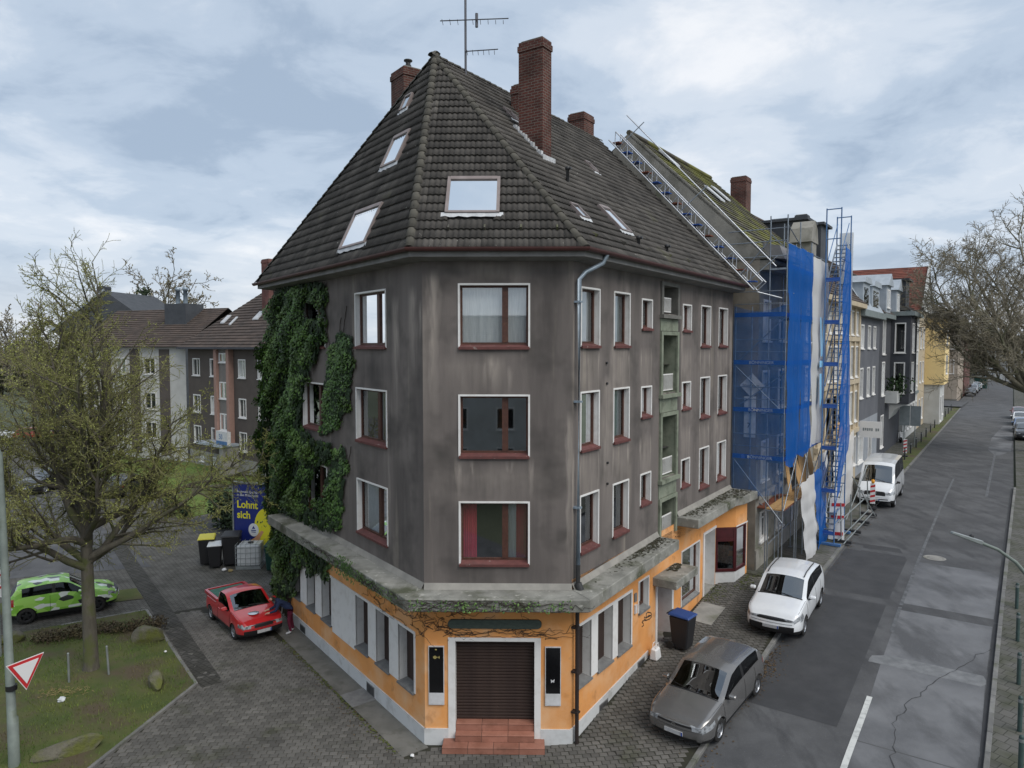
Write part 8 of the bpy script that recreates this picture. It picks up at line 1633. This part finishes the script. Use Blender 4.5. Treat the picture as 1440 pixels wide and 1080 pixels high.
for f in (.1, .5, .8): mb = MB(); mb.hexa([F(.1, .3 - .5 * f, z + 1.9 * f), F(.68, .3 - .5 * f, z + 1.9 * f + .05), F(.68, .3 - .5 * f - .03, z + 1.9 * f + .2), F(.1, .3 - .5 * f - .03, z + 1.9 * f + .15)] + [F(.1, .305 - .5 * f, z + 1.9 * f), F(.68, .305 - .5 * f, z + 1.9 * f + .05), F(.68, .305 - .5 * f - .03, z + 1.9 * f + .2), F(.1, .305 - .5 * f - .03, z + 1.9 * f + .15)]); mb.build('stripe', 'sign_red', t)
def beacon(loc, label, k):
    t = thing('warning_beacon', loc, label, 'beacon', 'roadwork beacons'); F = Fr((loc[0], loc[1]), NR, -R); z = loc[2]; mb = MB(); mb.box(F, -.13, .13, 0, .04, z + .3, z + 1.45); mb.build('panel', 'sign_white', t)
    for i in range(4): mb = MB(); zz = z + .36 + i * .28; mb.add([F(-.125, .045, zz), F(.125, .045, zz + .08), F(.125, .045, zz + .2), F(-.125, .045, zz + .12)], [(0, 1, 2, 3)]); mb.build('stripe', 'sign_red', t, recalc=False)
    mb = MB(); mb.box(F, -.2, .2, -.3, .3, z, z + .1); mb.build('foot', 'bin_black', t); mb = MB(); mb.box(F, -.03, .03, 0, .04, z + .1, z + .3); mb.build('stem', 'bin_black', t)
    if k: mb = MB(); mb.lathe(F(0, .02, z + 1.45), [(.03, 0), (.09, .05), (.09, .2), (0, .24)], 10); mb.build('lamp', 'amber', t)
beacon(PR(50.3, 3.0, 0), 'red and white beacon on the verge behind the van', 0); beacon(PR(28.2, 3.5, 0), 'white warning beacon with amber lamp in front of the van', 1)
t = thing('traffic_board', PR(57, 2.7, 0), 'large grey traffic board seen from behind above the pavement', 'sign'); F = Fr(FR(57, 1.85, 0), NR, -R)
for a in (0, .86): mb = MB(); mb.box(F, a, a + .83, 0, .05, 3.5, 5.3); mb.build('panel', 'sign_back', t)
for a in (.4, 1.25): mb = MB(); mb.tube([F(a, -.06, 1.6), F(a, -.06, 5.3)], .04, 8); mb.build('post', 'galvanised', t)
t = thing('shop_sign', F2(37.5, .1, 4.4), 'white projecting shop sign on the grey house above the van', 'sign'); F = Fr(F2(37.6, .05, 0), NR, -R); mb = MB(); mb.box(F, .15, 1.5, 0, .12, 4.45, 5.55); mb.build('sign_panel', 'sign_white', t); mb = MB(); [mb.box(F, .36 + .13 * k, .46 + .13 * k, .118, .124, 4.9 + .02 * (k % 2), 5.1) for k in range(8) if k != 5]; stuff(mb.build('sign_lettering', 'sign_back', t)); mb = MB(); mb.tube([F(0, .06, 4.4), F(0, .06, 6.2)], .04, 6); mb.build('bracket', 'galvanised', t)
p = PR(131, 2.0, 0); t = thing('parking_sign', p, 'small blue parking sign on a pole by the side street', 'sign'); mb = MB(); mb.tube([p, (p[0], p[1], p[2] + 3.6)], .06, 8); mb.build('post', 'galvanised', t); F = Fr((p[0], p[1]), NR, -R); mb = MB(); mb.box(F, -.5, .5, .07, .1, p[2] + 3, p[2] + 4.1); mb.build('sign_plate', 'sign_blue', t)
p = PR(172, 6.0, 0); t = thing('cable_cabinet', p, 'green utility cabinet behind the far parked cars', 'cabinet'); F = Fr((p[0], p[1]), NR, -R); mb = MB(); mb.box(F, -1.2, 1.2, -1, 1, p[2] - .3, p[2] + 2.2); mb.build('housing', 'bin_green', t, bevel=.1); mb = MB(); mb.box(F, -1.3, 1.3, -1.1, 1.1, p[2] + 2.2, p[2] + 2.4); mb.build('cap', 'bollard_green', t)
# scooter
p = PR(59.7, 1.5, 0); t = thing('motor_scooter', p, 'black motor scooter with white panels parked against the house wall', 'scooter', world=False, rz=math.atan2(-R[1], -R[0]) + .5)
for x in (-.6, .6):
    mb = MB(); n = 18; mb.add([(x + rr_ * math.cos(2 * math.pi * j / n), y, .26 + rr_ * math.sin(2 * math.pi * j / n)) for rr_, y in ((.15, .06), (.26, .06), (.26, -.06), (.15, -.06)) for j in range(n)], [(i * n + j, i * n + (j + 1) % n, (i + 1) * n + (j + 1) % n, (i + 1) * n + j) for i in range(3) for j in range(n)]); mb.build('wheel', 'tyre', t)
mb = MB(); mb.tube([(.6, 0, .3), (.5, 0, .7), (.42, 0, 1.05)], [.05, .09, .06], 8); mb.build('front_fork', 'sign_white', t); mb = MB(); mb.tube([(.4, -.32, 1.08), (.42, 0, 1.05), (.4, .32, 1.08)], .025, 6); mb.build('handlebar', 'bin_black', t); mb = MB(); mb.hexa([(-.75, -.16, .35), (.35, -.14, .25), (.35, .14, .25), (-.75, .16, .35), (-.85, -.14, .72), (-.1, -.13, .7), (-.1, .13, .7), (-.85, .14, .72)]); mb.build('body', 'bin_black', t, bevel=.04); mb = MB(); mb.hexa([(-.85, -.14, .73), (-.1, -.13, .71), (-.1, .13, .71), (-.85, .14, .73), (-.82, -.12, .83), (-.12, -.11, .79), (-.12, .11, .79), (-.82, .12, .83)]); mb.build('seat', 'black_trim', t, bevel=.03); mb = MB(); mb.hexa([(.38, -.2, .3), (.46, -.2, .3), (.46, .2, .3), (.38, .2, .3), (.44, -.17, .95), (.5, -.17, .95), (.5, .17, .95), (.44, .17, .95)]); mb.build('leg_shield', 'sign_white', t, bevel=.03)
# ------------------------------------------------------------------ person bending over the pickup bonnet
pm('cloth_navy', (.012, .022, .06), (.02, .03, .075), scale=7, rough=.9); pm('cloth_maroon', (.13, .012, .035), (.1, .01, .028), scale=7, rough=.9); pm('skin', (.45, .26, .18), rough=.6); pm('hair_dark', (.025, .018, .012), rough=.7); pm('shoe_white', (.5, .5, .5), rough=.6)
def person(loc, rz, label):
    t = thing('person', loc, label, 'person', world=False, rz=rz)
    J = dict(pel=(0, 0, .93), hipL=(0, .1, .9), hipR=(0, -.1, .9), kneL=(.07, .12, .5), kneR=(-.02, -.12, .49), ankL=(.0, .13, .09), ankR=(-.1, -.13, .09), toeL=(.19, .14, .04), toeR=(.09, -.14, .04), spi=(.14, 0, 1.06), che=(.34, 0, 1.2), nec=(.5, 0, 1.31), chi=(.56, 0, 1.35), hed=(.65, 0, 1.37), crn=(.72, 0, 1.42),
             shL=(.42, .18, 1.25), shR=(.42, -.18, 1.25), elL=(.52, .24, .98), elR=(.55, -.22, .98), wrL=(.74, .2, .92), wrR=(.76, -.16, .92))
    E_ = [('pel', 'hipL'), ('pel', 'hipR'), ('hipL', 'kneL'), ('hipR', 'kneR'), ('kneL', 'ankL'), ('kneR', 'ankR'), ('ankL', 'toeL'), ('ankR', 'toeR'), ('pel', 'spi'), ('spi', 'che'), ('che', 'nec'), ('nec', 'chi'), ('chi', 'hed'), ('hed', 'crn'), ('che', 'shL'), ('che', 'shR'), ('shL', 'elL'), ('shR', 'elR'), ('elL', 'wrL'), ('elR', 'wrR')]
    rd = dict(pel=.15, hipL=.11, hipR=.11, kneL=.07, kneR=.07, ankL=.05, ankR=.05, toeL=.035, toeR=.035, spi=.14, che=.15, nec=.06, chi=.06, hed=.1, crn=.075, shL=.08, shR=.08, elL=.055, elR=.055, wrL=.035, wrR=.035)
    for sg, wr in ((1, 'wrL'), (-1, 'wrR')):
        w0 = V(J[wr]); pk = 'palm%d' % sg; J[pk] = tuple(w0 + V((.07, 0, -.01))); rd[pk] = .036; E_.append((wr, pk))
        for f in range(5):
            off = (f - 1.8) * .02 * -sg; ln = (.05, .085, .095, .088, .07)[f]; a, b = 'f%d%d' % (sg, f), 'g%d%d' % (sg, f)
            base = V(J[pk]); d = V((1, off * 9, -.15)) if f else V((.5, -sg * .9, -.05)); d.normalize(); J[a] = tuple(base + d * ln * .55 + V((0, off, 0))); J[b] = tuple(base + d * ln + V((0, off, -.02))); rd[a] = rd[b] = .0095; E_ += [(pk, a), (a, b)]
    names = list(J); me = bpy.data.meshes.new('body'); me.from_pydata([J[n] for n in names], [(names.index(a), names.index(b)) for a, b in E_], []); o = link('body', me, t)
    md = o.modifiers.new('skin', 'SKIN'); md.use_smooth_shade = True
    for i, n in enumerate(names): me.skin_vertices[0].data[i].radius = (rd[n], rd[n]); me.skin_vertices[0].data[i].use_root = (n == 'pel')
    ss = o.modifiers.new('sub', 'SUBSURF'); ss.levels = 2; ss.render_levels = 2
    dg = bpy.context.evaluated_depsgraph_get(); dg.update(); m2 = bpy.data.meshes.new_from_object(o.evaluated_get(dg)); o.modifiers.clear(); o.data = m2; m2.materials.clear()
    for k in ('cloth_navy', 'cloth_maroon', 'skin', 'hair_dark', 'shoe_white'): m2.materials.append(M[k])
    for p in m2.polygons:
        c = p.center
        if c.z < .12: mi = 4
        elif c.z < .95 and c.x < .25: mi = 1
        elif c.x > .74 and c.z < 1.1: mi = 2
        elif c.x > .53 and c.z > 1.28: mi = 3 if (c.x < .66 and c.z > 1.3) or c.z > 1.42 else 2
        else: mi = 0
        p.material_index = mi; p.use_smooth = True
    for sg in (1, -1): mb = MB(); mb.lathe((.66, sg * .095, 1.37), [(0, -.035), (.018, -.02), (.022, 0), (.018, .02), (0, .035)], 8); mb.build('ear', 'skin', t)
    mb = MB(); mb.hexa([(.745, -.014, 1.33), (.77, -.01, 1.33), (.77, .01, 1.33), (.745, .014, 1.33), (.74, -.01, 1.37), (.75, -.006, 1.37), (.75, .006, 1.37), (.74, .01, 1.37)]); mb.build('nose', 'skin', t)
    return t
person((-8.25, 26.0, 0), rad(200), 'person in navy jacket and maroon trousers leaning over the red pickup')
# ------------------------------------------------------------------ house across the junction (it shows as a reflection in the corner windows)
FO = Fr((16, -16), (-1, .02)); FO.n = np.array([0.02, 1.0])
t = thing('opposite_house', (0, -16, 0), 'pale house across the junction, mirrored in the corner windows', 'house')
hs = [(a, a + 1.4, z, z + 1.7) for a in (3, 6.5, 10, 13.5, 17, 20.5) for z in (1.4, 4.4, 7.4)]
mb = MB(); wall_holes(mb, FO, 0, 26, 0, 10, hs); FO_ = FO
mb.quad(FO(0, -9, 0), FO(26, -9, 0), FO(26, -9, 10), FO(0, -9, 10))
for a in (0, 26): mb.quad(FO(a, 0, 0), FO(a, -9, 0), FO(a, -9, 10), FO(a, 0, 10))
mb.build('wall', 'pale_facade', t, recalc=False)
for h in hs: pane_window(FO, *h, t)
ridge_roof(FO, 0, 26, .4, 10, -4.5, 13, -9.4, 'brown_tile', t)

# leaf litter in the gutter and moss at the foot of the walls
pm('dead_leaf', (.075, .05, .028), (.12, .08, .04), scale=5, rough=.95, island=.4); pm('moss', (.06, .075, .02), (.09, .1, .03), scale=4, rough=.95, island=.3)
rr = random.Random(15); mb = MB()
def flake(mb, p, r_): mb.add([(p[0] + r_ * math.cos(a) * rr.uniform(.5, 1.2), p[1] + r_ * math.sin(a) * rr.uniform(.5, 1.2), p[2] + rr.uniform(.004, .025)) for a in (0, 1.26, 2.5, 3.77, 5.03)], [(0, 1, 2, 3, 4)])
for _ in range(700): s = rr.choice([rr.gauss(6.3, 1.0), rr.uniform(0, 30)]); flake(mb, PR(s, kerbq(s) + .04 + abs(rr.gauss(0, .22)), ROAD_DZ + .008), rr.uniform(.012, .04))
for _ in range(260): s = rr.uniform(.2, 30); flake(mb, PR(s, rr.uniform(.1, 2.9), .0), rr.uniform(.01, .025))
for _ in range(260): x, y = rr.uniform(-9, 1), rr.uniform(16.3, 18.4); flake(mb, (x, y, .002), rr.uniform(.008, .02))
for _ in range(240): t_ = rr.uniform(0, 11); flake(mb, FL(t_, .8 + abs(rr.gauss(0, .25)), .002), rr.uniform(.01, .03))
tag(mb.build('gutter_leaves', 'dead_leaf', recalc=False), 'brown leaf litter lying in the gutter and on the pavers', 'leaf litter', kind='stuff')
mb = MB()
for _ in range(1500):
    k = rr.random()
    if k < .45: s = rr.uniform(9.8, 17); p = PR(s, .05 + abs(rr.gauss(0, .35)) + (.7 if 11.6 < s < 13.5 else 0), .0)
    elif k < .7: p = FL(rr.uniform(0, 9), .80 + abs(rr.gauss(0, .08)), .0)
    else: s = rr.uniform(30, 108); p = PR(s, kerbq(s) - rr.uniform(.2, 1.1), .01)
    flake(mb, p, rr.uniform(.015, .05))
tag(mb.build('moss_growth', 'moss', recalc=False), 'green moss growing along the wall foot and the kerb verge', 'moss', kind='stuff')
